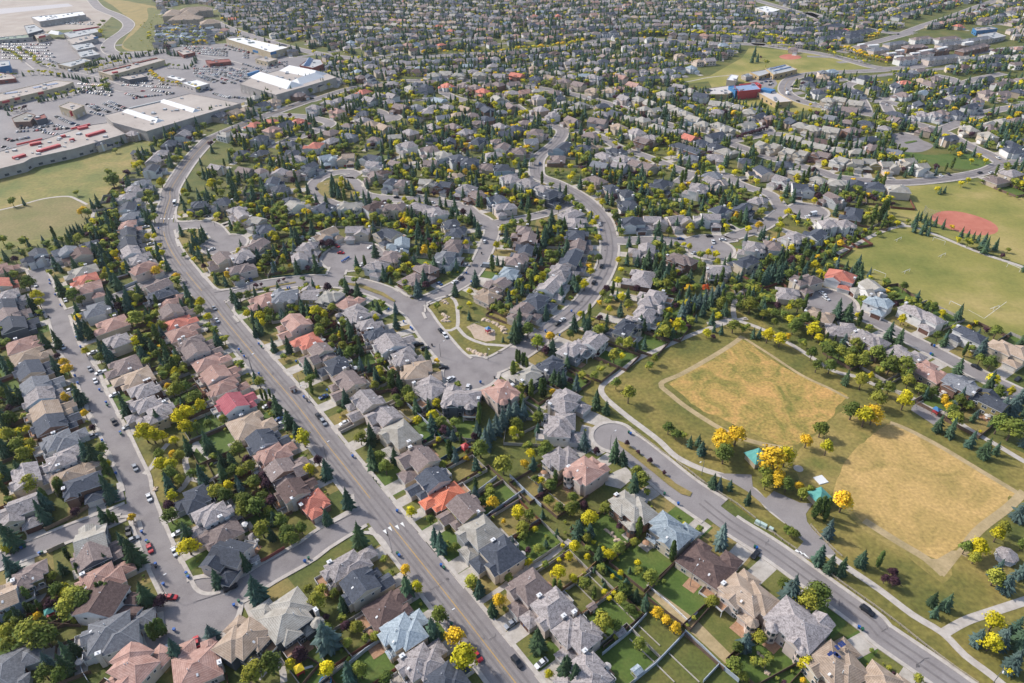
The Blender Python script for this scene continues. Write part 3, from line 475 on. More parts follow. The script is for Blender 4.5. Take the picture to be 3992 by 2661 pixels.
RIDGES = True
def hiproof(mb, x0, x1, y0, y1, z, sl=.5, ov=.5, kind='hip', axis=None):
    sl *= .84
    X0, X1, Y0, Y1 = x0-ov, x1+ov, y0-ov, y1+ov; w_, d_ = X1-X0, Y1-Y0
    if axis is None: axis = 'x' if w_ >= d_ else 'y'
    a, b = (w_, d_) if axis == 'x' else (d_, w_)
    h = b/2*sl; ins = b/2 if kind == 'hip' else (.01 if kind == 'gable' else b*.28)
    ins = min(ins, a/2-.02); mid = b/2
    def P(u, v, zz): return (X0+u, Y0+v, zz) if axis == 'x' else (X0+v, Y0+u, zz)
    lo = [P(0,0,z-.12), P(a,0,z-.12), P(a,b,z-.12), P(0,b,z-.12)]; up = [P(0,0,z+.1), P(a,0,z+.1), P(a,b,z+.1), P(0,b,z+.1)]
    rd = [P(ins,mid,z+.1+h), P(a-ins,mid,z+.1+h)]
    fs = [(4,5,9,8), (6,7,8,9), (5,6,9), (7,4,8)]; ff = [(0,1,5,4), (1,2,6,5), (2,3,7,6), (3,0,4,7)]; ub = [(3,2,1,0)]
    if axis == 'y': fs = [f[::-1] for f in fs]; ff = [f[::-1] for f in ff]; ub = [f[::-1] for f in ub]
    if kind == 'gable':      # ends are wall, 2 cm inside the fascia line
        mb.add(lo+up+rd, fs[:2], 0); mb.add(lo+up+rd, fs[2:], 2)
    else: mb.add(lo+up+rd, fs, 0)
    mb.add(lo+up+rd, ff, 1); mb.add(lo+up+rd, ub, 1)
    rd_a, rd_b = Vector(rd[0]), Vector(rd[1])
    if kind == 'hip' and RIDGES:
        for rp, cs in ((rd_a, (4, 7)), (rd_b, (5, 6))):
            for c_ in cs: mb.cyl(rp+Vector((0,0,-.03)), Vector((lo+up)[c_])+Vector((0,0,-.03)), .11, .11, 4, 3)
    if True: mb.cyl(rd_a+Vector((0,0,-.04)), rd_b+Vector((0,0,-.04)), .13, .13, 4, 3)
    return z+.1+h
def windows(wl, parent, out, face, a0, a1, fixed, z, n, ww=1.5, wh=1.3):
    """n windows on one wall; face: 'f' front (-y), 'b' rear, 'l', 'r'"""
    for i in range(n):
        c = a0+(a1-a0)*(i+.5)/n
        out.append((face, c, fixed, z, ww*wl.uniform(.8, 1.2), wh))
def window_mb(mb, face, c, fx, z, ww, wh):
    e = .07
    for k, g, off in ((0, .0, e), (1, .14, e+.03)):
        hw = ww/2-g; z0, z1 = z-wh/2+g, z+wh/2-g
        if face == 'f': mb.box(c-hw, c+hw, fx-off, fx+.05, z0, z1, k)
        elif face == 'b': mb.box(c-hw, c+hw, fx-.05, fx+off, z0, z1, k)
        elif face == 'l': mb.box(fx-off, fx+.05, c-hw, c+hw, z0, z1, k)
        else: mb.box(fx-.05, fx+off, c-hw, c+hw, z0, z1, k)
    if ww > 1.7:
        if face in 'fb': s_ = -1 if face == 'f' else 1; mb.box(c-.05, c+.05, min(fx, fx+s_*(e+.05)), max(fx, fx+s_*(e+.05)), z-wh/2, z+wh/2, 0)
def make_house(h, idx, detail):
    """detail 2 near, 1 middle, 0 far"""
    R_ = random.Random(idx*13+5); W, D, st = h['W'], h['D'], h['st']; mir = R_.random() < .5
    wall = MB(); roof = MB(); win = []; chim = []; gar = None; deck = None; bays = []
    x0, x1, y0, y1 = -W/2, W/2, -D/2, D/2; H2 = 5.6; H1 = 2.9
    def blk(a0, a1, b0, b1, hh, kind='hip', axis=None, sl=.5, zb=0):
        wall.box(a0, a1, b0, b1, zb, hh); return hiproof(roof, a0, a1, b0, b1, hh, sl, .45 if hh > 3.5 else .38, kind, axis)
    gw = min(6.2, W*.5)
    if st == 0:
        t_ = blk(x0, x1, y0+D*.36, y1, H2, 'hip'); blk(x0, x0+gw, y0, y0+D*.36-.02, H1, 'hip', 'y'); gar = (x0+.5, x0+gw-.5, y0)
        blk(x1-W*.34, x1-.4, y0+D*.2, y0+D*.36-.03, H2-.4, 'gable', 'y', .6); fy = y0+D*.36
    elif st == 1:
        t_ = blk(x0, x1, y0+D*.34, y1, H2, 'gable', 'x', .48); blk(x0, x0+gw, y0, y0+D*.34-.02, H1, 'gable', 'y', .5); gar = (x0+.5, x0+gw-.5, y0)
        blk(x1-W*.4, x1-.5, y0+D*.14, y0+D*.34-.03, 3.3, 'half', 'y', .5); fy = y0+D*.34
        blk(x0+W*.1, x0+W*.55, y1-1, y1+1.3, H2-.9, 'gable', 'y', .5)
        if R_.random() < .6: hiproof(roof, x0+W*.55, x0+W*.85, y0+D*.3, y0+D*.55, H2+.15, .7, .2, 'gable', 'y')
    elif st == 2:
        t_ = blk(x0, x1, y0+D*.3, y1, H2, 'half', 'y', .5); blk(x0, x0+gw, y0, y0+D*.3-.02, H1, 'hip', 'x', .5); gar = (x0+.5, x0+gw-.5, y0)
        blk(x0+gw+.1, x1-.6, y0+D*.18, y0+D*.3-.03, H2-.5, 'gable', 'y', .55); fy = y0+D*.3
    elif st == 3:
        t_ = blk(x0, x1, y0+D*.28, y1, 3.4, 'hip', 'x', .48); blk(x0+.3, x0+gw+.3, y0, y0+D*.28+2, 3.1, 'hip', 'y', .5); gar = (x0+.8, x0+gw-.2, y0)
        blk(x1-W*.34, x1-.5, y0+D*.16, y0+D*.28+1.5, 3.3, 'half', 'y', .5); fy = y0+D*.28
    elif st == 4:
        t_ = blk(x0, x1-W*.16, y0+D*.34, y1-D*.1, H2, 'hip', None, .5); blk(x0+W*.12, x0+W*.5, y1-D*.4, y1, H2-.5, 'gable' if R_.random() < .5 else 'hip', 'y', .5); blk(x0+W*.35, x1, y0+D*.22, y0+D*.72, H2-.3, 'hip', 'y', .55)
        blk(x0, x0+gw, y0, y0+D*.36-.02, H1, 'hip', 'y', .5); gar = (x0+.5, x0+gw-.5, y0); fy = y0+D*.22
        blk(x1-W*.42, x1-W*.18, y1-D*.2, y1+.4, 3.0, 'hip', 'x', .4)
    elif st == 5:
        t_ = blk(x0, x1-W*.3, y0+D*.38, y1, H2, 'gable', 'x', .5); blk(x1-W*.3+.02, x1, y0+D*.46, y1-.8, H2-1.5, 'gable', 'x', .5); blk(x0+W*.4, x1-.2, y0+D*.2, y0+D*.44, H2-.7, 'gable', 'y', .6)
        blk(x0, x0+gw, y0, y0+D*.4, H1, 'hip', 'y', .5); gar = (x0+.5, x0+gw-.5, y0); fy = y0+D*.2
    else:      # walk-out house with a tall rear facade and a bay tower
        H2 = 6.6; t_ = blk(x0, x1, y0+D*.3, y1, H2, 'hip', 'x', .5); blk(x0+.15, x0+gw+.15, y0, y0+D*.3+1, 3.4, 'hip', 'y', .5); gar = (x0+.5, x0+gw-.5, y0)
        blk(x0+W*.55, x0+W*.85, y1-1, y1+1.2, H2-.2, 'gable', 'y', .6); blk(x1-W*.42, x1-.4, y0+D*.12, y0+D*.3+.6, H2-.8, 'gable', 'y', .6); fy = y0+D*.3
        if detail: bays.append((x0+W*.22, y1+.5, 2.0, H2-.2))
    if detail == 2 and W > 14 and st in (4, 6): bays.append((x1-W*.12, y1+.2, 1.8, H2-.5))
    top = H2-1.5
    if st != 3: windows(R_, None, win, 'b', x0+.6, x1-.8, y1, top, 3 if detail == 2 else 2, 1.9, 1.4)
    windows(R_, None, win, 'b', x0+.6, x1-.8, y1, 1.5, 3, 1.9, 1.5)
    windows(R_, None, win, 'f', x0+gw+.5, x1-1, fy, 1.6 if st == 3 else top, 1 if detail < 2 else 2, 1.4, 1.3)
    if detail == 2:
        for fc, fx in (('l', x0), ('r', x1 if st != 4 else x1)): windows(R_, None, win, fc, y0+D*.4, y1-1 if st != 4 else y0+D*.72, fx, 1.7 if st == 3 else top, 2, 1.2, 1.1)
    sx = -1 if mir else 1
    def fin(mb):
        if mir: mb.v = [(-a, b, c) for a, b, c in mb.v]; mb.f = [f[::-1] for f in mb.f]
        return mb
    for bx, by, br, bh in bays:
        n = 8; pts = [(bx+br*math.cos(6.2832*(i+.5)/n), by+br*math.sin(6.2832*(i+.5)/n)) for i in range(n)]
        wall.prism(pts, 0, bh); q = [(bx+(br+.45)*math.cos(6.2832*(i+.5)/n), by+(br+.45)*math.sin(6.2832*(i+.5)/n)) for i in range(n)]
        b = [(a, c, bh) for a, c in q]+[(bx, by, bh+1.5)]; roof.add(b, [(i, (i+1) % n, n) for i in range(n)], 0); roof.add(b, [tuple(range(n))[::-1]], 1)
        for i in range(n):
            a_ = 6.2832*(i)/n
            if math.sin(a_) < -.3: continue
            r2 = br*.935
            for zz in (bh-1.5, bh-4.4):
                if zz > .7: wall.obox((bx+r2*math.cos(a_), by+r2*math.sin(a_)), (-math.sin(a_), math.cos(a_)), .5, .06, zz-.7, zz+.7, 1)
    return dict(wall=fin(wall), roof=fin(roof), win=win, gar=gar, sx=sx, top=t_, H2=(3.4 if st == 3 else H2), R=R_, x0=x0, x1=x1, y0=y0, y1=y1, W=W, D=D, fy=fy, mir=mir, fin=fin)
MR = {}
def roofmats(r, w_): return [roofmat(r), M_trim, wallmat(w_), mat('ridge_cap_'+r, [dk(RC[r][1], 1.12)])]

# names of houses ------------------------------------------------
ORD = 'first second third fourth fifth sixth seventh eighth ninth tenth eleventh twelfth thirteenth fourteenth fifteenth sixteenth seventeenth eighteenth nineteenth twentieth'.split()
def ordn(i):
    if i < 20: return ORD[i]
    return '%d%s' % (i+1, {1: 'st', 2: 'nd', 3: 'rd'}.get((i+1) % 10, 'th') if not 10 < (i+1) % 100 < 14 else 'th')
for i, h in enumerate(HS): h['ind'] = i < 300
rows = defaultdict(list)
for h in HS:
    if h['ind'] and h['road']:
        ps = RP[h['road']]; d = ps[-1]-ps[0]; dsc = ROADS[h['road']][0]
        deep = abs(d.y) > abs(d.x)*.55 or h['road'] in ('main', 'left')
        if h['ri'] >= 0: c = ps[h['ri']]
        else: c = min((PL(bp)[0] for bp, r in ROADS[h['road']][4]), key=lambda q: (q-h['p']).length)
        v = h['p']-c
        # compare in view: left/right of the road, or its near/far side
        dd = ps[min(h['ri']+1, len(ps)-1)]-ps[max(h['ri']-1, 0)] if h['ri'] >= 0 else Vector((0, 1, 0))
        if deep: side = 'left' if v.x < 0 else 'right'; key = (h['p'].y)
        else: side = 'near side' if v.y < 0 else 'far side'; key = h['p'].x
        rows[(dsc, side, deep)].append((key, h))
for (dsc, side, deep), l in rows.items():
    l.sort(key=lambda a: a[0]); dsc = dsc.replace('the ', '', 1)
    for i, (_, h) in enumerate(l):
        h['key'] = ('%s house up the %s of the %s' if deep else '%s house from the left, %s of %s') % ((ordn(i), side, dsc) if deep else (ordn(i), side, dsc))
used = defaultdict(int)
for h in HS:
    if h['ind'] and 'key' not in h: h['key'] = 'house set back from the streets'
    if h['ind']: used[h['key']] += 1
M_dec2 = mat('white_railing', [(.62, .62, .62)])
drives = MB(); lawns = {0: MB(), 1: MB(), 2: MB()}
YARDS = []
house_count = 0
def to_world(h, x, y):
    c, s = math.cos(h['rz']), math.sin(h['rz']); return Vector((h['p'].x+x*c-y*s, h['p'].y+x*s+y*c, 0))
FAR = []
for i, h in enumerate(HS):
    dist = h['p'].length; detail = 2 if dist < 330 else (1 if dist < 520 else 0)
    RIDGES = detail >= 1
    H = make_house(h, i, detail); h['H'] = H
    if not h['ind']: FAR.append((h, H)); continue
    rt = empty('house', h['p'], h['rz']); 
    lab = '%s-roofed %s house, %s' % (RDESC[h['r']], WDESC[h['w']], h['key'].replace(' house', '', 1))
    if len(lab.split()) > 16: lab = '%s-roofed house, %s' % (RDESC[h['r']], h['key'].replace(' house', '', 1))
    if len(lab.split()) > 16: lab = 'house with %s roof, %s' % (RDESC[h['r']].split()[-1], h['key'].replace(' house', '', 1))
    lab = ' '.join(lab.split()[:16])
    tag(rt, lab, 'house', 'detached houses of the suburb'); h['obj'] = rt; h['lab'] = lab
    H['wall'].build('wall', [wallmat(h['w']), M_glass], rt)
    ro = H['roof'].build('roof', roofmats(h['r'], h['w']), rt)
    R_ = H['R']; sx = H['sx']; x0, x1, y0, y1, W, D = H['x0'], H['x1'], H['y0'], H['y1'], H['W'], H['D']
    # chimney
    if R_.random() < .8:
        cm = MB(); cx_ = sx*(x1-.1 if R_.random() < .5 else x0+.1); cy_ = y1-D*R_.uniform(.15, .4); tz = H['H2']+(1.3 if h['st'] != 3 else 1.5)
        cm.box(cx_-.55, cx_+.55, cy_-.75, cy_+.75, .01, tz, 0); cm.box(cx_-.65, cx_+.65, cy_-.85, cy_+.85, tz, tz+.15, 1); cm.cyl((cx_, cy_, tz+.15), (cx_, cy_, tz+.6), .2, .17, 6, 1)
        cm.build('chimney', [M_chim if h['w'] != 'n' else wallmat('n'), M_trim], ro)
    for q in range(2 if detail == 2 else (1 if detail else 0)):
        vm = MB(); vx = R_.uniform(-.25, .25)*W; vy = y0+D*.68+R_.uniform(-1, 1); vz = H['H2']+1.2
        vm.cyl((vx, vy, vz-1), (vx, vy, H['top']+.1), .13, .13, 6); vm.build('roof_vent', M_trim, ro)
    ga = H['gar']
    gm = MB(); a, b = sorted((sx*ga[0], sx*ga[1])); gm.box(a, b, ga[2]-.06, ga[2]+.02, .05, 2.35)
    gm.build('garage_door', M_gdoor if R_.random() < .75 else M_gdoor2, rt)
    if detail == 2:
        dm = MB(); dx = sx*(H['x0']+min(6.2, W*.5)+.9); dm.box(dx-.5, dx+.5, H['fy']-.08 if h['st'] != 4 else H['fy']-.08, H['fy']+.03, .1, 2.2); dr_ = dm.build('door', M_door, rt); hb = MB(); hb.box(dx+.3, dx+.4, H['fy']-.16, H['fy']-.09, 1.0, 1.1); hb.build('handle', M_metal, dr_)
    if detail >= 1:
        for face, c, fx, z, ww, wh in H['win']:
            wm = MB(); window_mb(wm, face, c, fx, z, ww, wh); H['fin'](wm)
            if detail == 2:
                fr_, pa_ = MB(), MB()
                for f_, k_ in zip(wm.f, wm.i): (pa_ if k_ else fr_).add([wm.v[j] for j in f_], [tuple(range(len(f_)))])
                fo_ = fr_.build('window', M_trim, rt); pa_.build('pane', M_glass, fo_)
            else: wm.build('window', [M_trim, M_glass], rt)
    # deck behind
    if detail >= 1 and R_.random() < .6:
        dk_ = MB(); dw = R_.uniform(4, 6); dd_ = R_.uniform(2.6, 3.6); cx_ = sx*(x0+dw/2+.4); zz = .7 if h['st'] == 3 else R_.choice([.7, 2.7, 2.7]); ys = y1+.06
        dk_.box(cx_-dw/2, cx_+dw/2, ys, ys+dd_, zz-.2, zz, 0)
        for a_, b_ in ((cx_-dw/2+.1, ys+dd_-.1), (cx_+dw/2-.1, ys+dd_-.1)): dk_.box(a_-.1, a_+.1, b_-.1, b_+.1, 0, zz-.2, 1)
        for (a_, b_, c_, d_) in ((cx_-dw/2, cx_+dw/2, ys+dd_-.06, ys+dd_), (cx_-dw/2, cx_-dw/2+.06, ys, ys+dd_-.07), (cx_+dw/2-.06, cx_+dw/2, ys, ys+dd_-.07)): dk_.box(a_, b_, c_, d_, zz+.01, zz+.85, 1)
        dk_.build('deck', [M_deck if R_.random() < .7 else M_deckb, M_dec2], rt)
    if detail == 2:
        for q in range(R_.choice([0, 0, 1])):      # skylights sit on the rear slope
            px_, py_ = R_.uniform(-.2, .2)*W, y1-D*.14; zb = H['H2']+.1+(y1+.45-py_)*.42; sk = MB()
            sk.add([(px_-.3, py_-.4, zb+.17), (px_+.3, py_-.4, zb+.17), (px_+.3, py_+.4, zb-.17), (px_-.3, py_+.4, zb-.17), (px_-.3, py_-.4, zb+.32), (px_+.3, py_-.4, zb+.32), (px_+.3, py_+.4, zb-.02), (px_-.3, py_+.4, zb-.02)], [(4,5,6,7)[::-1], (0,1,5,4), (1,2,6,5), (2,3,7,6), (3,0,4,7)]); sk.build('skylight', M_trim, ro)
        pt_ = MB(); pw = R_.uniform(3.5, 6); pxx = R_.uniform(x0+pw/2, x1-pw/2); pt_.box(pxx-pw/2, pxx+pw/2, y1+.02, y1+R_.uniform(2.5, 4.5), 0, .12); pt_.build('patio', M_conc2 if R_.random() < .6 else M_deckb, rt)
        if R_.random() < .3:
            gp = to_world(h, pxx, y1+1.8); gt = empty('garden_table', (gp.x, gp.y, .12), R_.uniform(0, 3)); tag(gt, ' '.join(('round garden table with parasol behind the %s' % h['key']).split()[:16]), 'garden table', 'garden tables'); tm = MB(); tm.prism([(.6*math.cos(a_*.785), .6*math.sin(a_*.785)) for a_ in range(8)], .68, .74); tm.cyl((0,0,0), (0,0,2.3), .03, .03, 5); tm.build('table_top', M_trim, gt)
            pm_ = MB(); pm_.add([(1.3*math.cos(a_*.785), 1.3*math.sin(a_*.785), 2.1) for a_ in range(8)]+[(0, 0, 2.55)], [(a_, (a_+1) % 8, 8) for a_ in range(8)]+[tuple(range(8))[::-1]]); pm_.build('parasol', R_.choice([M_chim, M_trim, M_deckb]), gt)
    # driveway
    gx = (a+b)/2; fr = to_world(h, gx, y0); g = near_road(fr.x, fr.y, 3)
    L = min(max(g[0]+.3, 2), 16) if g[2] else 7
    q = [to_world(h, a-.5, y0+.1), to_world(h, b+.5, y0+.1), to_world(h, b+.5, y0-L), to_world(h, a-.5, y0-L)]
    z = .060+.003*(i % 12)
    drives.add([(p.x, p.y, z+.004) for p in q], [(0, 1, 2, 3)])
    h['drive'] = (gx, y0, L)
    # front lawn
    tone = R_.choices([0, 1, 2], [2.5, 3, 5])[0]
    q = [to_world(h, x0-.8, y0+D*.35), to_world(h, x0-.8, y0-L+.1), to_world(h, x1+.8, y0-L+.1), to_world(h, x1+.8, y0+D*.35)]
    lawns[tone].add([(p.x, p.y, .020+.003*(i % 12)) for p in q], [(0, 1, 2, 3)])
    # yard + fence
    if dist < 640:
        dep = 17.0
        while dep > 4:
            ok = True
            for u in (-W/2-.6, 0, W/2+.6):
                for v in (dep*.5, dep):
                    p = to_world(h, u, y1+v)
                    if near_road(p.x, p.y, 1)[0] < 2.2: ok = False; break
                    for j in houses_near(p.x, p.y):
                        if HS[j] is not h and math.hypot(HS[j]['p'].x-p.x, HS[j]['p'].y-p.y) < max(HS[j]['W'], HS[j]['D'])*.5+1.5: ok = False; break
                    if not ok: break
                if not ok: break
            if ok: break
            dep -= 2
        if dep > 4:
            if any(YR and math.hypot(YR[0]-to_world(h, 0, y1+dep).x, YR[1]-to_world(h, 0, y1+dep).y) < 6 for YR in YARDS): dep -= 1.5
            YARDS.append((*to_world(h, 0, y1+dep)[:2], h, dep))
            tone = R_.choices([0, 1, 2], [4, 3, 1.5])[0]
            q = [to_world(h, x0-.6, y1), to_world(h, x1+.6, y1), to_world(h, x1+.6, y1+dep), to_world(h, x0-.6, y1+dep)]
            lawns[tone].add([(p.x, p.y, .0215+.003*(i % 12)) for p in q], [(0, 1, 2, 3)])
            h['yard'] = dep
            fm = MB(); hh = 1.7
            for (u0, v0, u1, v1) in ((x0-.7, y1-1, x0-.7, y1+dep), (x0-.7, y1+dep, x1+.7, y1+dep), (x1+.7, y1+dep, x1+.7, y1-1)):
                a_ = Vector((u0, v0, 0)); b_ = Vector((u1, v1, 0)); n = max(2, int((b_-a_).length/2.4)); d = (b_-a_).normalized()
                fm.obox((a_+b_)/2, d, (b_-a_).length/2-.06, .025, .05, hh-.15, 0)
                fm.obox((a_+b_)/2, d, (b_-a_).length/2-.06, .05, hh-.14, hh-.04, 1)
                for k in range(n): p = a_.lerp(b_, k/n); fm.obox(p, d, .06, .06, 0, hh, 1)
            kf = R_.choices([0, 1, 2], [5, 2, 2.2])[0]
            fm_m = [mat('fence_brown_stain', [(.12, .075, .055), (.17, .115, .085)], .5), mat('fence_red_stain', [(.13, .05, .035), (.18, .075, .05)], .5), mat('fence_weathered', [(.33, .30, .27), (.42, .39, .36)], .5)][kf]
            fo = fm.build('garden_fence', [fm_m, fm_m]); fo.location = h['p']; fo.rotation_euler = (0, 0, h['rz'])
            tag(fo, ' '.join(('%s board fence behind the %s' % (['brown', 'reddish', 'pale weathered'][kf], h['key'])).split()[:16]), 'fence', 'back garden fences')
struct('driveway', drives, M_conc2)
for k, mb in lawns.items(): struct('lawn', mb, [M_lg, M_lm, M_ld][k])
# ------------------------------------------------------------------ trees
M_bark = mat('bark', [(.10, .07, .05), (.16, .12, .09)], 2)
def leafmat(name, a, b, rr=.22, hue=None): return mat(name, [a, b], .9, rough=.8, spec=.15, objrand=rr, contrast=(.3, .7), second=(3.0, .7, 1.25), hue=hue)
LM = {'S': leafmat('spruce_needles', (.034, .062, .030), (.07, .112, .048), .22, ((.05, .10, .085), .7)), 'B': leafmat('blue_spruce_needles', (.05, .085, .075), (.10, .145, .13), .15),
      'C': leafmat('columnar_leaves', (.04, .07, .02), (.085, .125, .03), .22, ((.16, .2, .03), .6)), 'D': leafmat('green_leaves', (.075, .115, .022), (.15, .19, .036), .3, ((.34, .31, .035), .75)),
      'Y': leafmat('yellow_leaves', (.42, .36, .01), (.70, .57, .02), .18, ((.30, .33, .03), .5)), 'O': leafmat('orange_gold_leaves', (.55, .36, .02), (.76, .48, .03), .15),
      'P': leafmat('purple_leaves', (.045, .02, .028), (.085, .038, .05), .2), 'L': leafmat('lime_leaves', (.16, .22, .02), (.28, .32, .03)), 'R': leafmat('scarlet_leaves', (.5, .07, .02), (.6, .14, .03))}
KN = {'S': ('spruce_tree', 'spruce tree', 'dark green spruce'), 'B': ('blue_spruce', 'spruce tree', 'blue-grey spruce'), 'C': ('columnar_poplar', 'poplar tree', 'slim upright green poplar'),
      'D': ('leafy_tree', 'tree', 'round green leafy tree'), 'Y': ('yellow_tree', 'tree', 'yellow-leaved tree'), 'O': ('orange_tree', 'tree', 'orange-gold tree'), 'P': ('purple_leaved_tree', 'tree', 'dark purple-leaved tree'),
      'L': ('lime_tree', 'tree', 'lime-coloured tree'), 'R': ('scarlet_tree', 'tree', 'scarlet autumn tree')}
def conifer(seed, tiers=15, per=13):
    """unit height 1 m, foliage radius about .2"""
    r = random.Random(seed); mb = MB(); full = r.uniform(.9, 1.12)
    for t in range(tiers):
        u = t/(tiers-1); z = .07+.86*u; R = full*.235*(1-u)**.72*(.86+.14*min(1, u*6))*(1+.13*math.sin(seed*1.7+t*2.1))+.01; n = max(5, int(per*(1-u*.6)))
        for k in range(n):
            a = 6.2832*(k+r.random()*.8)/n; rr = R*r.uniform(.62, 1.18)*(1+.16*math.sin(a*2+seed)); dz = -.045*(1-u)-.012; wd = rr*r.uniform(.30, .46)+.008
            c, s = math.cos(a), math.sin(a); px, py = -s, c; z_ = z+r.uniform(-.02, .02)
            tip = (c*rr, s*rr, z_+dz); m1 = (c*rr*.55+px*wd*.6, s*rr*.55+py*wd*.6, z_+dz*.35); m2 = (c*rr*.55-px*wd*.6, s*rr*.55-py*wd*.6, z_+dz*.35); up = (c*rr*.5, s*rr*.5, z_+.028)
            o = (0, 0, z_+.05)
            mb.add([o, m1, tip, m2, up], [(0,1,4), (1,2,4), (2,3,4), (3,0,4)], 0)
    n = 7
    base = [(math.cos(6.28*i/n)*.13, math.sin(6.28*i/n)*.13, .06) for i in range(n)]+[(0, 0, 1.0)]
    mb.add(base, [(i, (i+1) % n, n) for i in range(n)], 0)
    return mb
def clump(mb, r, c, rad, n, q=.06, flat=.8):
    for _ in range(n):
        a, b = r.uniform(0, 6.2832), math.acos(r.uniform(-.75, 1)); R = rad*(r.uniform(.72, 1.08))
        d = Vector((math.sin(b)*math.cos(a), math.sin(b)*math.sin(a), math.cos(b)*flat)); p = c+d*R
        nrm = (d+Vector((r.uniform(-.6,.6), r.uniform(-.6,.6), r.uniform(-.2,.7)))).normalized(); u = nrm.orthogonal().normalized(); v = nrm.cross(u); s = q*r.uniform(.6, 1.25)
        t = r.uniform(0, 3.14); u, v = u*math.cos(t)+v*math.sin(t), v*math.cos(t)-u*math.sin(t)
        mb.add([p-u*s*.8-v*s*.5, p+u*s*.7-v*s*.6, p+u*s+v*s*.5, p-u*s*.2+v*s, p-u*s+v*s*.3], [(0,1,2,3,4)], 0)
def icore(mb, c, rad, r, flat=.8):
    n = 6; vs = []; fs = []
    rings = [(-.8, .55), (-.2, .95), (.4, .88), (.8, .5)]
    for zz, rr in rings:
        for i in range(n):
            a = 6.2832*(i+.5*(len(vs)//n % 2))/n; k = rad*rr*r.uniform(.85, 1.1); vs.append((c.x+math.cos(a)*k, c.y+math.sin(a)*k, c.z+zz*rad*flat))
    for q in range(len(rings)-1):
        for i in range(n): fs.append((q*n+i, q*n+(i+1) % n, (q+1)*n+(i+1) % n, (q+1)*n+i))
    fs.append(tuple(range(3*n, 4*n))); mb.add(vs, fs, 0)
def broad(seed, dens=1.0):
    r = random.Random(seed*7+1); mb = MB(); k = r.randint(13, 18); sp = r.uniform(.15, .19)
    cs = [Vector((0, 0, .66))]
    for i in range(k):
        a = 2.4*i+r.uniform(-.4, .4); u = ((i+.6)/k)**.55; cs.append(Vector((math.cos(a)*sp*u*r.uniform(.85, 1.35), math.sin(a)*sp*u*r.uniform(.85, 1.35), .36+.50*(1-u*.75)*r.uniform(.7, 1.1)+r.uniform(-.05, .08))))
    for c in cs:
        rad = r.uniform(.085, .13); icore(mb, c, rad*.62, r); clump(mb, r, c, rad*1.12, int(42*dens), .030, .9); clump(mb, r, c, rad*1.5, int(9*dens), .024, .95)
    return mb
def column(seed):
    r = random.Random(seed*3+2); mb = MB()
    for i in range(9):
        z = .12+.095*i; rad = .085*math.sin(math.pi*(.16+.8*(i/9))**.9)+.02; c = Vector((r.uniform(-.012,.012), r.uniform(-.012,.012), z)); icore(mb, c, rad*.85, r, 1.1); clump(mb, r, c, rad*1.1, 34, .03, 1.2)
    mb.add([(0.02,0,.93),(-.015,.02,.93),(-.01,-.02,.93),(0,0,1)], [(0,1,3),(1,2,3),(2,0,3)], 0)
    return mb
def trunk(kind):
    mb = MB()
    if kind == 'S': mb.cyl((0,0,0), (0,0,.5), .02, .012, 6)
    else:
        mb.cyl((0,0,0), (0.01,0,.42), .026, .017, 6)
        if kind == 'D':
            for a in (0.3, 2.2, 4.4): mb.cyl((.01,0,.3), (.01+.13*math.cos(a), .13*math.sin(a), .56), .013, .006, 5)
    return mb
NV = {'S': 6, 'D': 7, 'C': 4}
SH = {'S': [conifer(i+1) for i in range(6)], 'D': [broad(i+1) for i in range(7)], 'C': [column(i+1) for i in range(4)]}
TK = {k: trunk(k) for k in 'SDC'}
shp = lambda k: 'S' if k in 'SB' else ('C' if k == 'C' else 'D')
CM, TM, FM_ = {}, {}, {}
def crown_mesh(k, v):
    if (k, v) not in CM: CM[(k, v)] = SH[shp(k)][v].mesh('crown', [LM[k]])
    return CM[(k, v)]
def trunk_mesh(k):
    s = shp(k)
    if s not in TM: TM[s] = TK[s].mesh('trunk', [M_bark])
    return TM[s]
def whole_mesh(k, v):
    if (k, v) not in FM_:
        a = MB(); b = SH[shp(k)][v]; t = TK[shp(k)]; a.add(b.v, b.f, 0); a.add(t.v, t.f, 1); FM_[(k, v)] = a.mesh('tree', [LM[k], M_bark])
    return FM_[(k, v)]
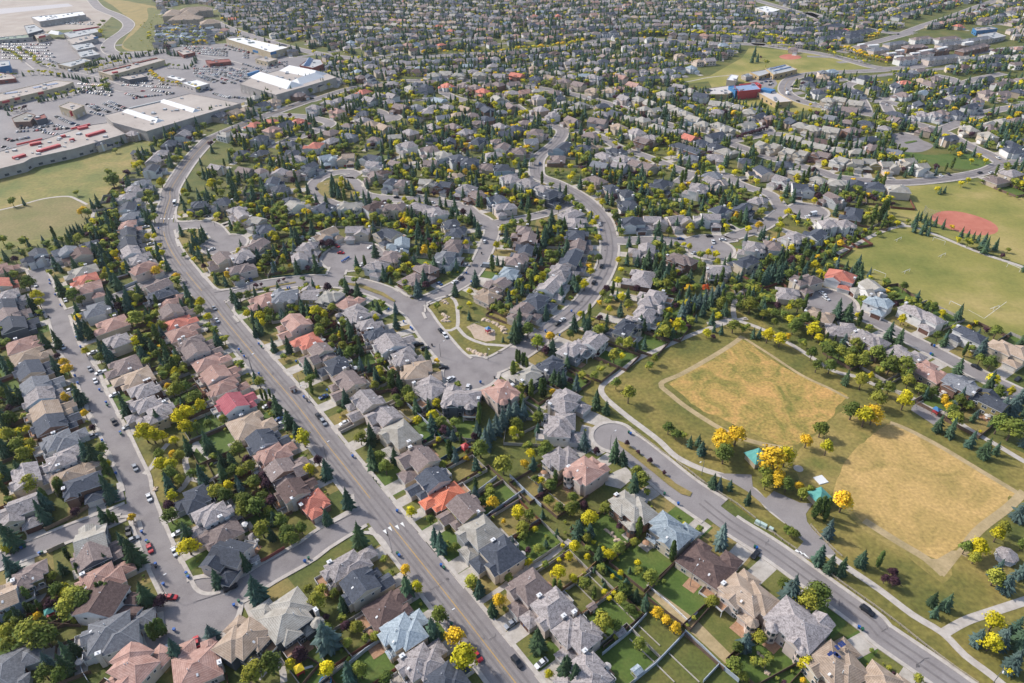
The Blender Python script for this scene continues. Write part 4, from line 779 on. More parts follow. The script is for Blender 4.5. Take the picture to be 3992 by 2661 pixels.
TD = {
'A': 'S10 80 680;S11 310 270;S9 330 180;S11 820 90;S8 780 290;C6 845 300;C5 880 310;S11 60 450;Y5 55 550;C6 510 590;C6 600 710;S6 470 690;S12 1000 570;S8 930 490;S7 810 640;S4 720 680;D5 400 760;D7 440 870;C5 250 1010;C5 210 1000;C5 300 985;S7 130 1050;P5 390 980;D9 570 930;D9 640 950;D8 520 1000;C7 760 870;C7 800 860;C7 840 870;C6 720 920;S10 1100 890;P5 1230 950;D10 270 1200;D9 350 1230;D8 200 1180;S9 500 1330;S9 480 1430;S7 560 1300;D6 340 1500;D6 60 1290;C7 1150 1190;C7 1180 1170;C7 1210 1150;C7 1240 1140;S9 1330 1310;B7 1610 1190;S11 1950 850;S8 1650 770;S8 1860 640;S9 1420 420;Y7 1440 540;D7 1300 300;P5 1290 220;Y6 1320 150;B7 1830 70;S7 1280 60;Y5 1750 70;D8 1650 120;D8 1720 150;D9 1870 200;D9 1960 230;D7 1850 260;P6 2080 180;S6 2090 310;D7 2150 340;D8 2000 400;D7 2190 430;D6 2300 390;P6 2040 50;D8 230 60;C7 440 90;C7 480 80;C8 340 150;D9 2070 1430;D8 1930 1500;P6 2290 1360;Y4 2220 1430;O4 1010 310;Y4 490 840;D7 60 1180;C6 80 1130;D5 130 1100',
'B': 'S9 495 160;S7 335 300;S11 585 440;S9 1210 490;S8 1165 450;D4 1130 330;Y5 985 270;D4 1320 540;D6 1600 180;O6 1610 200;D4 1520 190;D5 1590 120;S4 1990 275;S8 2270 400;D5 2115 240;D5 2220 250;D5 2040 180;P3 1980 140;P4 2310 210;Y4 2330 310;Y5 2240 530;D4 1840 450;Y3 1930 400;P3 1880 560;S4 2100 420;S4 2015 500;D4 1960 550;Y3 1860 655;Y3 1890 650;Y7 2110 730;C5 2080 820;C5 2120 830;D3 2010 670;Y4 2190 610;D6 1450 810;S7 1505 840;D3 1730 770;O6 1660 950;S6 1605 1000;S10 1955 1240;S9 2155 1450;S9 2240 1500;Y4 2040 1510;O5 940 710;S9 945 830;Y5 1030 840;S9 1145 1160;D7 1200 1060;O7 1320 1220;Y10 1390 1390;D8 270 960;D4 200 860;D5 300 860;D4 400 890;B12 330 1210;D5 575 1150;D4 500 1270;P4 490 1140;D4 640 1230;D4 720 1220;D4 60 1430;P4 150 1370;P3 340 1070;D3 460 1080;D3 775 630;D3 830 750;D6 60 470;D5 150 400;D5 20 330',
'C': 'S9 530 80;D3 630 115;D6 310 240;P4 150 230;D5 70 160;D5 90 230;D6 50 250;Y7 195 320;S6 200 400;S8 110 390;D5 170 470;Y5 80 530;S7 265 580;Y5 345 600;D6 410 560;D4 540 500;C9 570 390;C9 830 570;S3 230 700;D3 280 690;C3 320 720;S3 310 820;D6 460 850;S7 470 830;D5 430 930;S6 550 900;S7 620 950;D5 510 1020;O5 710 1040;O4 775 1095;O5 850 1160;B10 1210 440;D3 1030 400;B12 1745 860;D9 1860 950;D9 1940 900;D6 1490 1230;D7 1300 1440;D8 300 1120;D4 280 1040;S10 20 1450;S8 80 1500;S6 1140 30;B5 1190 60;S5 1270 60;S6 1410 150;O7 1635 40;D6 1540 50;D7 1700 60;O4 1790 70;D6 1820 130;D5 1880 100;O10 2130 190;C9 1930 240;C8 1975 220;C8 2010 230;C6 2000 290;B8 2030 390;S8 1960 590;S8 2040 660;S8 2130 680;S7 2280 620;Y6 1840 1430;D3 1450 1410;D3 1510 1420;D3 1560 1380;C4 1690 1270;D4 1370 1530;D4 1700 400;D4 1770 440;D4 1730 420',
'D': 'C7 1255 630;S7 1120 620;P4 1350 730;P4 1290 780;P5 1360 800;S6 1665 930;S7 1775 950;S5 1680 1020;D6 1905 540;Y7 2010 540;Y5 1980 590;D5 1975 620;Y7 2150 440;D6 2200 390;B8 2330 260;D7 2130 770;B9 2240 800;B8 2160 700;D5 2340 520;B8 2350 700;Y8 2120 1110;Y7 2100 1270;B7 2010 1220;B8 2200 1220;S8 2300 1140;B9 2290 1400;S9 2340 1230;Y3 2240 1480;D4 1540 1540;D2 1190 1330',
'E': 'D7 130 220;S5 40 240;S5 285 270;S5 335 270;D3 240 220;Y8 395 290;Y8 490 320;O4 545 300;D4 205 240;D6 360 130;D9 260 60;D7 40 60;S7 360 40;P5 470 70;Y5 555 80;D8 630 60;D7 620 200;D8 680 170;D7 590 230;Y8 745 250;Y5 785 310;C5 845 310;C5 905 330;S5 960 350;C4 1030 300;S9 935 80;S9 1015 110;Y4 1085 140;S9 1330 260;S8 1410 300;Y6 1420 170;S5 1455 100;S7 1755 310;D6 1660 80;P3 2060 250;D7 2140 260;B9 2040 380;D4 1940 390;S8 1860 530;Y6 2115 630;Y5 2250 720;D5 660 350;D7 730 430;D8 860 420;D8 950 420;D7 1070 360;D8 1120 490;D9 1230 430;P6 1180 370;D7 770 520;D7 870 530;D7 1030 490;S7 1000 610;D8 1110 640;Y4 1180 600;D9 1330 520;D10 1440 530;D7 1470 640;D6 1560 700;D6 1660 730;D6 1240 690;D8 1240 780;D8 1320 700;Y9 1440 790;D8 1040 870;Y10 1140 910;O9 1200 900;O6 690 1100;D7 800 1010;Y7 845 1150;O7 40 1060;O9 155 1060;D7 70 1170;O12 430 1240;Y9 530 1220;O7 470 1370;D7 380 1340;D6 400 1400;S7 1710 960;D8 1830 930;S8 1810 990;S7 1960 1080;S8 2070 1150;D9 2160 970;D10 2260 1010;B8 2270 830;B8 2200 830;B9 2330 760;S5 2150 1150',
'F': 'S8 400 200;S9 510 190;S9 500 430;O5 590 410;O7 620 480;C8 110 460;S8 180 700;S9 90 720;S9 710 700;O6 605 740;D6 30 700;O5 780 880;P4 850 1010;S10 780 1230;S10 850 1250;D6 930 1200;C8 960 1350;Y4 995 1340;S8 950 1520;D8 100 930;S8 30 950;D8 90 1080;S9 30 1180;D8 160 1170;D8 220 1260;S8 170 1390;S9 30 1390;D7 280 1500;D6 540 1520;S8 710 120;S9 800 100;O4 720 10;S9 930 280;S9 980 310;Y5 785 310;D6 915 370;Y7 1250 220;S7 1280 310;S7 1390 250;D6 1440 340;S5 1470 380;D6 1550 470;D5 1610 550;D5 1680 480;D9 1630 660;D8 1700 640;D8 1780 740;S5 1670 780;S10 1130 790;Y7 1730 880;Y9 1640 920;Y8 1720 1010;Y9 1330 1060;Y8 1400 1080;Y6 1480 1090;Y7 1700 870;Y7 1480 1350;Y7 1560 1360;D6 1640 1270;O4 1585 1250;D7 1560 1440;S8 1440 920;S8 1710 1160;S9 1890 1130;D6 1920 980;S9 1840 1430;S9 1540 1510;S8 2030 1310;S8 2040 1420;S7 2120 1300;D7 2180 1210;D5 2050 930;S8 1985 190;D5 2060 200;D5 2200 430;S5 2340 550;P5 2270 1310;D6 2140 1410;D5 60 230',
'G': 'S7 385 240;S8 520 240;S8 700 440;S5 780 490;D6 730 570;S5 215 530;D6 260 590;C5 280 700;C5 320 710;C4 355 690;S9 410 790;S8 520 920;S7 600 1020;Y8 665 1110;Y3 545 1110;D3 670 1280;P5 800 1310;Y7 725 1400;S8 870 1380;S8 1050 730;D3 1000 860;D6 1190 1110;S9 1280 1060;S9 1290 1270;D7 1370 1280;D7 1420 1370;S7 1500 1260;S7 220 110;S8 250 60;Y5 290 50;S8 1180 260;C6 1170 220;C5 1150 300;S8 1090 100;D6 870 60;D6 1030 260;S4 980 90;C5 1250 400;D4 1370 400;S9 1330 520;D4 1400 570;C8 1460 580;C8 1485 590;P4 1510 680;D8 1620 690;D7 1650 740;S6 1270 440;D5 1360 480;S8 1800 340;O3 1890 395;S6 1810 800;Y6 1895 790;Y6 1850 900;Y5 1710 940;D6 1930 950;P5 1960 1030;D5 2050 960;B5 1990 1040;B5 2040 1070;C5 2110 1110;P4 2230 1090;S6 2260 1000;S7 2330 1090;D8 2290 1210;S6 2240 1330;C7 2280 850;D4 2080 620;D4 1940 1350;D7 180 1370;P6 300 1460;S6 60 1500;D6 90 1420',
'H': 'S11 370 120;S10 410 80;D8 490 120;S3 262 190;L8 580 230;O6 690 175;S8 715 260;P5 650 300;C8 355 480;C6 390 350;C6 410 360;C6 440 380;C6 460 380;C5 480 410;C5 410 570;D6 450 620;C8 520 650;C8 610 640;C8 640 640;S7 730 540;S7 770 560;S7 815 540;B8 935 590;P4 880 580;O4 720 680;S8 1120 740;S6 1210 820;S6 850 400;C5 1080 300;P4 1120 330;D6 1330 220;D8 1410 240;D7 1280 350;S6 1560 220;D7 1700 150;D7 1750 130;Y7 1850 70;L7 1900 90;S7 1530 40;D5 1200 100;S7 1030 60;B9 450 830;B9 380 850;B9 320 880;B9 260 920;B9 200 970;B9 140 1020;B9 100 1100;C6 430 760;D6 400 680;D7 580 920;C6 40 920;B6 30 1010;S6 580 1020;D8 650 1210;Y5 520 1250;B8 1005 1120;S9 1290 1200;S6 1360 1270;S8 1470 1500;D6 1490 1420;D9 260 1350;D6 50 1220;S6 20 1340;D4 560 1480;Y4 610 1490;D6 700 1540;O4 460 1340;D9 1415 700;D6 1300 600;D5 1100 530;D4 1160 470;D4 1600 440;D5 1650 380;D6 1780 1010;D5 1850 1070;D4 1910 1080;S5 1980 1130;S5 2060 1120;S6 2090 1190;D4 500 1170;S5 2200 1480;B5 2250 1510;D9 2290 1250;O9 2270 1150;D3 370 1110;D3 430 1070;D3 460 1180;Y5 2130 140;P3 2190 175;S4 2200 90;S4 2270 110;P3 1400 1150;P2 1500 1230;P3 1610 1310;P2 1740 1420',
'I': 'D6 110 250;S5 210 240;D4 700 170;O4 770 320;O6 740 350;D6 800 350;S6 840 270;S7 890 240;D10 1030 60;D6 1050 180;S6 960 380;S6 980 350;C5 1010 370;D5 1050 290;O3 1110 400;S8 1070 440;S6 930 450;S5 620 530;S5 650 510;S5 680 500;S5 710 480;S6 740 510;S5 800 430;S7 510 610;D5 430 640;S7 640 580;D7 720 590;D7 860 520;S7 880 530;D6 950 540;P4 1000 600;D6 1040 580;S8 1310 360;S8 1340 380;S7 1390 280;D6 1410 400;S6 1400 490;Y4 1415 570;S7 1440 670;Y3 1470 650;Y4 1490 720;S7 1530 820;C5 1415 750;O7 1430 890;O5 1620 940;S8 1710 1070;Y6 1840 1180;Y5 1910 1310;S11 940 730;S7 1000 900;S7 1020 960;S8 1070 980;S8 1010 1120;S8 1000 1190;P6 1090 1220;S7 1160 1160;D6 1210 1110;D6 1260 1140;S5 1240 1260;S5 1340 1250;D9 1250 1330;D6 1370 1330;D8 670 1110;D6 740 1160;S7 700 1230;Y4 720 1310;D4 540 1060;D4 460 900;D9 260 1010;Y6 340 1110;Y6 360 1180;S8 280 1180;S6 60 920;S7 120 1000;S6 40 740;P5 140 780;P4 440 790;S5 550 850;D6 20 600;S7 1770 600;S7 1800 590;S7 1840 560;S7 1860 530;S5 1910 720;Y3 1780 780;D3 1690 740;S6 2110 450;D5 2180 470;Y7 1480 80;S6 1300 130;D6 1370 180;S6 1690 290;S5 1660 220;S8 1900 180;Y6 1940 100;D5 2020 80;S10 2130 130;S8 1820 190;S7 1720 90;Y6 1690 160;S8 2310 170;D3 1950 920;D3 2000 920;D4 2170 960',
'J': 'S7 620 110;S7 700 120;P5 570 60;S8 200 160;S8 25 110;S5 400 200;S6 340 240;S6 250 320;S5 290 350;D6 420 310;D5 440 370;Y3 400 380;S9 560 540;S9 600 560;S6 230 510;S5 90 640;S7 395 700;S7 600 840;P6 840 640;P6 910 640;D3 500 400;O6 720 370;D7 740 400;C7 890 340;D5 1120 400;D5 1080 430;C5 1060 430;D5 1200 390;S5 1350 420;S4 1430 400;Y5 1560 380;O5 1580 430;Y6 1630 430;S6 1690 390;S7 1720 490;S6 1800 400;S5 1820 440;P5 2130 350;S6 2080 350;S6 2030 330;S7 2270 510;S4 2220 580;S7 1320 690;O7 1780 710;C5 1920 660;S7 1750 600;S6 1720 700;S6 1150 800;D5 1170 890;S7 1400 900;Y5 1460 880;D6 1560 800;D6 1590 870;S7 1960 830;S6 2070 830;D4 2190 790;B8 1710 1040;P5 1790 1020;D4 1590 1000;D5 1620 1060;D3 2000 910;D6 1030 1010;S7 1160 1060;D4 1140 970;S5 750 1000;D4 690 1030;S7 650 1210;Y7 780 1260;Y5 860 1290;D6 870 1360;D5 800 1330;Y4 600 1230;P3 850 1210;S6 1350 1220;S3 1300 1180;S7 1080 1390;S6 200 1290;Y6 270 1310;S7 260 1400;S4 470 1270;S4 520 1260;S4 2185 1290;D3 2100 1230;Y3 2190 1190;D4 1890 1210;P3 230 1020;P2 280 1010;P2 440 980;P2 485 965;C7 1040 190;S7 920 120;S7 950 130;S7 980 120;S6 1050 80;S6 1080 90;S6 870 220;S6 780 220;S7 1220 200;S7 1265 200;S6 1250 80;S8 1330 40;S7 1610 120;S7 1660 120;P5 2000 170;S6 2040 80;S7 2130 170;S7 2270 230;S5 1730 230;S5 1970 250;D3 660 960;D5 40 970',
'K': 'S8 20 285;S8 20 120;S6 200 235;D4 245 250;S6 185 350;S9 405 230;S9 370 320;S9 395 280;S8 360 340;C6 470 270;S5 555 260;S5 580 280;S6 610 220;Y4 640 230;D5 530 160;Y5 480 130;D6 500 130;Y5 440 180;Y4 405 140;Y6 670 150;Y5 610 90;D5 650 110;S7 720 125;D6 240 120;S6 275 165;D4 340 180;S5 180 180;S5 120 450;S4 150 460;S7 320 400;P4 370 430;S5 350 450;Y2 395 410;S8 320 510;Y5 650 335;D6 650 440;Y5 610 510;Y6 575 580;S6 555 480;S7 520 560;S7 455 620;D3 505 650;S8 180 650;D5 230 570;S6 250 600;Y4 555 735;S6 600 770;S5 575 770;S7 375 720;S8 235 750;S9 210 820;D7 280 810;Y6 325 875;O5 400 850;P4 655 755;Y5 705 710;S6 765 705;Y6 770 645;Y5 750 560;Y4 755 450;S6 800 440;S6 810 350;D7 740 230;S7 760 260;S5 860 340;S6 945 340;S7 980 350;C7 870 190;S6 840 200;S5 805 190;D6 830 50;Y6 900 70;D6 970 100;S7 920 170;D6 980 180;S6 1060 140;S6 1090 150;Y5 1060 90;P4 1100 200;L6 1240 150;D5 1190 120;D6 1160 100;S7 1060 260;S7 1190 250;D5 1300 250;D4 1130 300;Y5 1125 380;Y5 1225 415;Y4 1265 420;S9 910 440;S9 950 460;S9 990 460;S9 980 500;S9 1010 520;D7 1030 540;D7 1100 560;D6 1020 300;S8 1130 540;S6 980 560;D5 960 580;P5 850 600;P4 1045 610;R5 1210 598;D5 1155 595;B7 1090 710;B7 1120 680;B7 1150 670;B7 1180 655;B7 1210 645;B7 1240 630;B7 1275 615;B7 1300 600;S6 870 770;S6 890 790;S6 880 660;D5 990 735;P4 1055 690;D8 990 830;Y7 1060 800;D7 1000 800;D8 1300 680;D7 1340 650;S6 690 810',
'L': 'C9 735 150;C9 720 170;C9 690 175;C9 745 135;C8 620 130;S6 360 180;Y4 340 190;D4 280 200;O6 185 225;Y4 140 240;S6 210 250;Y5 430 115;Y4 285 110;B6 130 280;S5 60 360;Y5 115 405;S9 220 440;S9 250 420;S9 280 430;S8 190 420;D6 320 440;S8 300 410;P6 330 380;P5 370 365;D6 400 350;Y4 480 300;D6 470 360;Y6 430 400;Y5 450 430;S8 630 425;D6 820 490;D5 780 530;S7 365 470;S8 535 590;S8 580 600;Y4 620 620;D5 640 550;P3 680 590;S5 895 180;S5 915 190;S5 935 200;S5 960 205;S5 995 215;S5 870 230;S5 900 240;S5 930 245;O3 1030 230;S5 1075 250;S5 1100 265;S5 1125 270;S5 1148 275;S6 1175 290;S6 1225 305;D3 1275 330;Y4 965 65;S4 980 70;S4 1000 65;Y4 1070 40;Y4 1100 25;D3 1160 30;D3 1200 40;D2 1235 65;D2 1272 85;D2 1312 100;P4 690 110;D3 580 300;D3 610 285;D3 640 270;D3 670 255;D3 700 240;D3 730 220;D3 760 210;D3 790 205;S5 1350 400',
'M': 'D6 1560 960;D4 1430 930;P5 1450 1060;P5 1610 1100;D6 1060 1190;D4 880 1150;S4 1180 1090;Y4 1385 1210;S5 1240 1210;P5 970 1320;D5 870 1340;D5 820 1370;Y6 1235 1400;Y5 1150 1480;S6 1085 1450;S6 1680 1040;S6 1615 1130;S5 1530 1230;C8 1810 1050;C8 1840 1070;C8 1870 1090;S7 1900 850;S7 1980 800;S6 2150 720;S6 2110 710;Y5 2200 780;D7 1770 1170;D6 1900 1200;C7 2130 1230;C7 2160 1240;S8 2200 1230;S8 2240 1210;Y10 780 250;D8 790 170;D8 760 200;Y6 1140 280;Y6 1690 260;D5 790 370;Y5 2210 300;Y4 1600 1420;Y7 1615 1400',
'N': 'Y7 655 1025;Y4 1570 130;Y5 790 210;Y6 440 400;Y5 245 305;Y4 820 440;Y4 735 440;Y3 870 455;D9 650 460;Y7 680 540;D9 1190 330;D8 330 210;S9 950 770;Y7 1780 735;Y5 1200 740;D7 1305 1060;Y6 1020 1250;O4 1600 1110;Y5 1540 1080;D5 1680 1130;Y4 1755 1170;Y5 2060 1170;Y5 1940 1190;Y5 1975 1250;S7 1780 1100;S6 1495 1140;S8 955 1120;S7 1030 1130;S8 780 820;S8 810 830;Y5 1890 880;Y5 1930 860;Y6 2020 870;Y6 2060 860;P4 440 1050;C6 690 930;D5 1410 1010;C6 1355 980;Y4 2265 925;D5 2110 1230',
'O': 'R4 90 555;P5 780 745;C6 695 650;C6 605 690;C6 690 690;C6 1125 720;Y5 450 965;Y5 600 995;Y5 730 1035;Y6 830 990;Y5 780 1100;D6 900 1120;Y5 1090 1150;Y6 1210 1180;Y6 720 1275;Y5 440 1360;Y5 590 1460;Y4 1495 1320;Y4 1395 1230;Y5 1590 1290;Y5 1695 1320;C8 1650 1090;S8 1835 1240;Y5 1860 1390;C9 1450 1310;Y6 1410 1330;C8 1320 1330;C8 1290 1360;P4 1895 440;S9 1850 390;S8 1830 440;S7 1870 440;D7 1935 480;C7 2020 810;D5 1105 865;C5 1220 780;C5 1160 880;C5 1180 880;S5 1400 800;P5 1250 780',
'P': 'Y4 1300 480;P4 2085 880;C8 460 830;D8 1250 960;D7 1280 950;S6 1330 970;S5 1415 960;S5 1445 960;S5 1570 1020;S5 1610 1010;S7 1690 1080;S5 1770 1060;D7 1800 1140;O4 1860 1180;D6 1780 860;Y4 1950 1230;Y4 2010 1190;Y4 2060 1230;P5 1680 1280;P4 1870 1010;P5 1950 1030;C9 1020 1140;C9 1240 1140;C9 1290 1080;C8 860 1110;C8 700 1340;C8 500 1290;C7 630 1320;S5 450 1140;S6 1910 840;C8 2260 870;Y5 2280 650;Y8 2340 640;Y3 720 800;S5 1080 860;C8 950 680;C8 1290 680;C8 1210 740;C9 1670 700',
}
TS = []      # kind, height, point, hand placed
for t, s in TD.items():
    for e in s.split(';'):
        a, x, y = e.split(); kf = {'A': 1.18, 'B': 1.18, 'C': 1.18, 'D': 1.18, 'E': 1.3, 'F': 1.28, 'G': 1.28, 'H': 1.28}.get(t, 1.45); hh = float(a[1:])*(kf if a[0] in 'SBC' else 1+(kf-1)*.5)
        p = T(t, float(x), float(y), hh*.5); p.z = 0; TS.append((a[0], hh*1.12, p, True))
TG = defaultdict(list)
for tr in TS: TG[(int(tr[2].x//15), int(tr[2].y//15))].append(tr[2])
def tree_ok(p, gap):
    for a in (-1, 0, 1):
        for b in (-1, 0, 1):
            for q in TG.get((int(p.x//15)+a, int(p.y//15)+b), ()):
                if math.hypot(q.x-p.x, q.y-p.y) < gap: return False
    return True
def blocked(p, m=1.0):
    if near_road(p.x, p.y, 1)[0] < 2.5: return True
    for j in houses_near(p.x, p.y):
        h = HS[j]; v = p-h['p']; c, s = math.cos(-h['rz']), math.sin(-h['rz']); u, w_ = v.x*c-v.y*s, v.x*s+v.y*c
        if abs(u) < h['W']/2+m and abs(w_) < h['D']/2+m: return True
        if h.get('drive') and abs(u-h['drive'][0]) < 3.4 and w_ < 0 and w_ > -h['D']/2-12: return True
    return False
OPEN = [PL(s) for s in ('L 900,10 1130,-10 1190,20 1400,120 1400,250 1000,100', 'H 2352,-20 1800,260 1250,420 1000,560 1000,800 1380,1010 1860,1370 C 1330,230 1800,600 2352,990 D 1700,1450 2500,1568 2500,500 E 2500,1250 1700,880 1000,560 350,180 100,80',
        'L 500,350 830,222 1344,410 1500,900 1230,690 960,600 580,400', 'L 760,60 1000,40 1500,150 1500,460 960,255 780,200', 'M -200,1360 560,1200 1300,1010 1040,1260 880,1568 I 830,480 420,640 -300,700',
        'M -300,-20 860,-20 1000,180 830,400 1250,370 1700,330 2200,420 N 430,440 560,560 130,690 M 1850,810 1110,1015 560,1200 -300,1420', 'P 320,365 1190,520 540,640 620,760 930,860 500,870 20,760 -300,620 O 1290,600 1800,370',
        'G 2220,390 1930,60 J 1780,1250 2000,1120 2200,1170 H 330,60 520,180 120,390', 'P 1320,1030 1560,1000 1660,1110 2120,1260 1600,1290 1350,1130')]
r2 = random.Random(11)
def autotree(p, far):
    if any(inside(p, o) for o in OPEN) or blocked(p) or not tree_ok(p, 2.6 if not far else 3): return
    k = r2.choices('SBCDYPO', [22, 7, 9, 36, 15, 6, 4])[0]; hh = {'S': r2.uniform(6, 14), 'B': r2.uniform(5, 11), 'C': r2.uniform(7, 13), 'D': r2.uniform(4, 9), 'Y': r2.uniform(4, 8), 'P': r2.uniform(3, 5.5), 'O': r2.uniform(3, 6)}[k]
    p.z = 0; TS.append((k, hh, p, False)); TG[(int(p.x//15), int(p.y//15))].append(p)
for h in HS:
    d = h['p'].length; n = 3 if d < 300 else (10 if d < 560 else 9)
    for _ in range(n):
        back = r2.random() < (.74 if d < 330 else .58); u = r2.uniform(-h['W']/2-3, h['W']/2+3)
        v = h['D']/2+r2.uniform(2, 15) if back else -h['D']/2-r2.uniform(2.5, 8)
        autotree(to_world(h, u, v), d > 560)
    if d < 420 and h.get('yard'):    # shrubs along the fences
        for _ in range(3):
            u = r2.choice([-1, 1])*(h['W']/2-r2.uniform(.2, 1)); v = h['D']/2+r2.uniform(1, h['yard']-.5); p = to_world(h, u, v)
            if not blocked(p, .6) and tree_ok(p, 1.6):
                p.z = 0; TS.append((r2.choices('DYPS', [6, 1, 1, 1])[0], r2.uniform(1.3, 2.8), p, False)); TG[(int(p.x//15), int(p.y//15))].append(p)
    if d < 420:
        for _ in range(3):
            u = r2.uniform(-h['W']/2, h['W']/2); p = to_world(h, u, -h['D']/2-r2.uniform(.8, 2.5))
            if not blocked(p, .5) and tree_ok(p, 1.4):
                p.z = 0; TS.append((r2.choices('DYPS', [6, 1, 1, 1])[0], r2.uniform(1.0, 2.0), p, False)); TG[(int(p.x//15), int(p.y//15))].append(p)
# wooded strips
def scatter(poly, n, kinds, wts, h0, h1, gap=3.2):
    P_ = PL(poly); xs = [p.x for p in P_]; ys = [p.y for p in P_]
    for _ in range(n):
        p = Vector((r2.uniform(min(xs), max(xs)), r2.uniform(min(ys), max(ys)), 0))
        if inside(p, P_) and not blocked(p, .5) and tree_ok(p, gap): TS.append((r2.choices(kinds, wts)[0], r2.uniform(h0, h1), p, False)); TG[(int(p.x//15), int(p.y//15))].append(p)
scatter('N 560,430 620,420 720,520 760,640 700,700 640,650 600,560 560,500', 90, 'DSYC', [5, 2, 3, 2], 5, 10)
scatter('M 1000,260 1200,100 1290,150 1220,260 1240,350 1060,390 930,350', 120, 'DDYO', [5, 3, 2, 1], 2, 4.5, 2.5)
scatter('J 0,0 330,60 340,200 260,300 480,480 700,400 640,330 420,420 250,260 120,180 0,200', 90, 'SDYP', [4, 5, 2, 1], 3, 7)
scatter('J 600,420 1300,430 1650,460 1700,520 1300,480 1000,470 700,480', 70, 'SDYP', [3, 5, 3, 1], 3, 6, 2.6)
scatter('K 700,200 1000,90 1344,80 1344,180 1100,200 900,230 760,260', 120, 'SDYC', [5, 4, 2, 2], 5, 9)
scatter('K 900,420 1030,350 1060,500 1100,560 1300,560 1300,620 1060,700 960,600', 90, 'SDS', [5, 3, 2], 6, 9)
scatter('I 860,480 1080,400 1080,700 900,620 640,560 740,500', 70, 'SDP', [4, 4, 1], 4, 8)
scatter('I 960,0 1210,0 1200,150 1090,280 1000,300 1060,120', 50, 'DDSP', [5, 3, 2, 1], 4, 8)
scatter('L 190,380 330,370 500,330 480,440 330,470 200,450', 60, 'SDYP', [5, 4, 1, 1], 5, 9)
scatter('L 0,480 60,450 60,600 0,600', 20, 'D', [1], 5, 8); scatter('L 90,560 260,560 480,700 420,740 250,620 110,600', 60, 'DYS', [6, 2, 1], 4, 8)
scatter('E 600,130 900,400 1300,480 1700,740 1640,800 1300,560 1060,560 700,380', 70, 'DYS', [6, 1, 1], 4, 8)
scatter('E 1640,900 1900,900 2200,1100 2352,1180 2352,900 2100,850', 40, 'DSB', [4, 3, 3], 5, 9)
scatter('F 0,560 200,640 230,900 120,1200 300,1380 400,1568 0,1568', 60, 'DSY', [4, 4, 1], 4, 9)
scatter('F 1150,160 1400,330 1700,640 1860,800 2100,1100 2100,1300 2352,1568 1900,1568 1500,1568 1400,1000 1600,760 1350,400', 90, 'DSY', [5, 3, 1], 4, 8)
scatter('B 1500,470 1930,330 2350,330 2350,720 2000,1000 1850,760', 22, 'DYS', [6, 2, 1], 1.5, 3.2, 2.2)
scatter('C 0,330 400,500 600,960 300,900 250,650 0,640', 60, 'DYSP', [5, 3, 3, 1], 1.5, 4, 2.2)
scatter('A 0,700 400,960 500,1200 560,1568 0,1568', 60, 'DSCY', [5, 3, 1, 1], 3, 7)
scatter('A 1330,0 2350,0 2350,440 2000,520 1850,330 1650,150', 50, 'DSY', [5, 3, 1], 4, 8)

# the loose planting of the middle distance
for _ in range(5200):
    px, py = r2.uniform(0, 3992), r2.uniform(430, 1300); P_ = G(px, py)
    if any(inside(P_, o) for o in OPEN) or blocked(P_, .6) or not tree_ok(P_, 3.4) or (P_.length > 900): continue
    if px < 1000 and py < 760: continue
    k = r2.choices('SBCDYPO', [22, 6, 9, 38, 15, 6, 3])[0]; TS.append((k, {'S': r2.uniform(6, 13), 'B': r2.uniform(5, 10), 'C': r2.uniform(7, 12)}.get(k, r2.uniform(3.5, 8)), P_, False)); TG[(int(P_.x//15), int(P_.y//15))].append(P_)
# ------------------------------------------------------------------ the far suburb
def proj(p):
    v = Vector((p.x, p.y, p.z-CAM_H)); c = Vector((v.dot(cr), v.dot(cu), v.dot(cf)))
    return (CX+FPX*c.x/c.z, CY-FPX*c.y/c.z) if c.z > 1 else (-1e5, -1e5)
OPEN.append(PL('M 780,-60 1100,-60 1240,70 1290,160 1200,260 1240,350 1060,400 900,400 860,40'))
OPEN.append(PL('M 1270,60 1500,20 1680,60 1700,210 1540,210 1270,190')); OPEN.append(PL('M 1190,210 1640,200 1650,340 1230,340'))
OPEN.append(PL('P 970,300 1500,200 2200,270 2200,360 1400,510 1050,430')); OPEN.append(PL('P 1850,190 2230,190 2230,310 1850,290')); OPEN.append(PL('O 1830,30 2060,30 2060,120 1830,120'))
r3 = random.Random(5)
seeds = [(r3.uniform(-1000, 1050), r3.uniform(420, 1750), r3.uniform(-.7, .7)) for _ in range(26)]
for px, py, a in ((1300, 200, .5), (1500, 100, -.4), (2300, 180, .25), (2900, 130, -.3), (3300, 90, -.45), (3700, 450, .5), (3800, 330, .2), (3500, 60, .6)):
    g = G(px, py); seeds.append((g.x, g.y, a))
farroad = MB(); AUTO = []
def nearest_seed(x, y): return min(range(len(seeds)), key=lambda i: (seeds[i][0]-x)**2+(seeds[i][1]-y)**2)
HG2 = defaultdict(list)
for h in HS: HG2[(int(h['p'].x//20), int(h['p'].y//20))].append(h['p'])
def clear2(x, y, gap):
    for a in (-1, 0, 1):
        for b in (-1, 0, 1):
            for q in HG2.get((int(x//20)+a, int(y//20)+b), ()):
                if math.hypot(q.x-x, q.y-y) < gap: return False
    return True
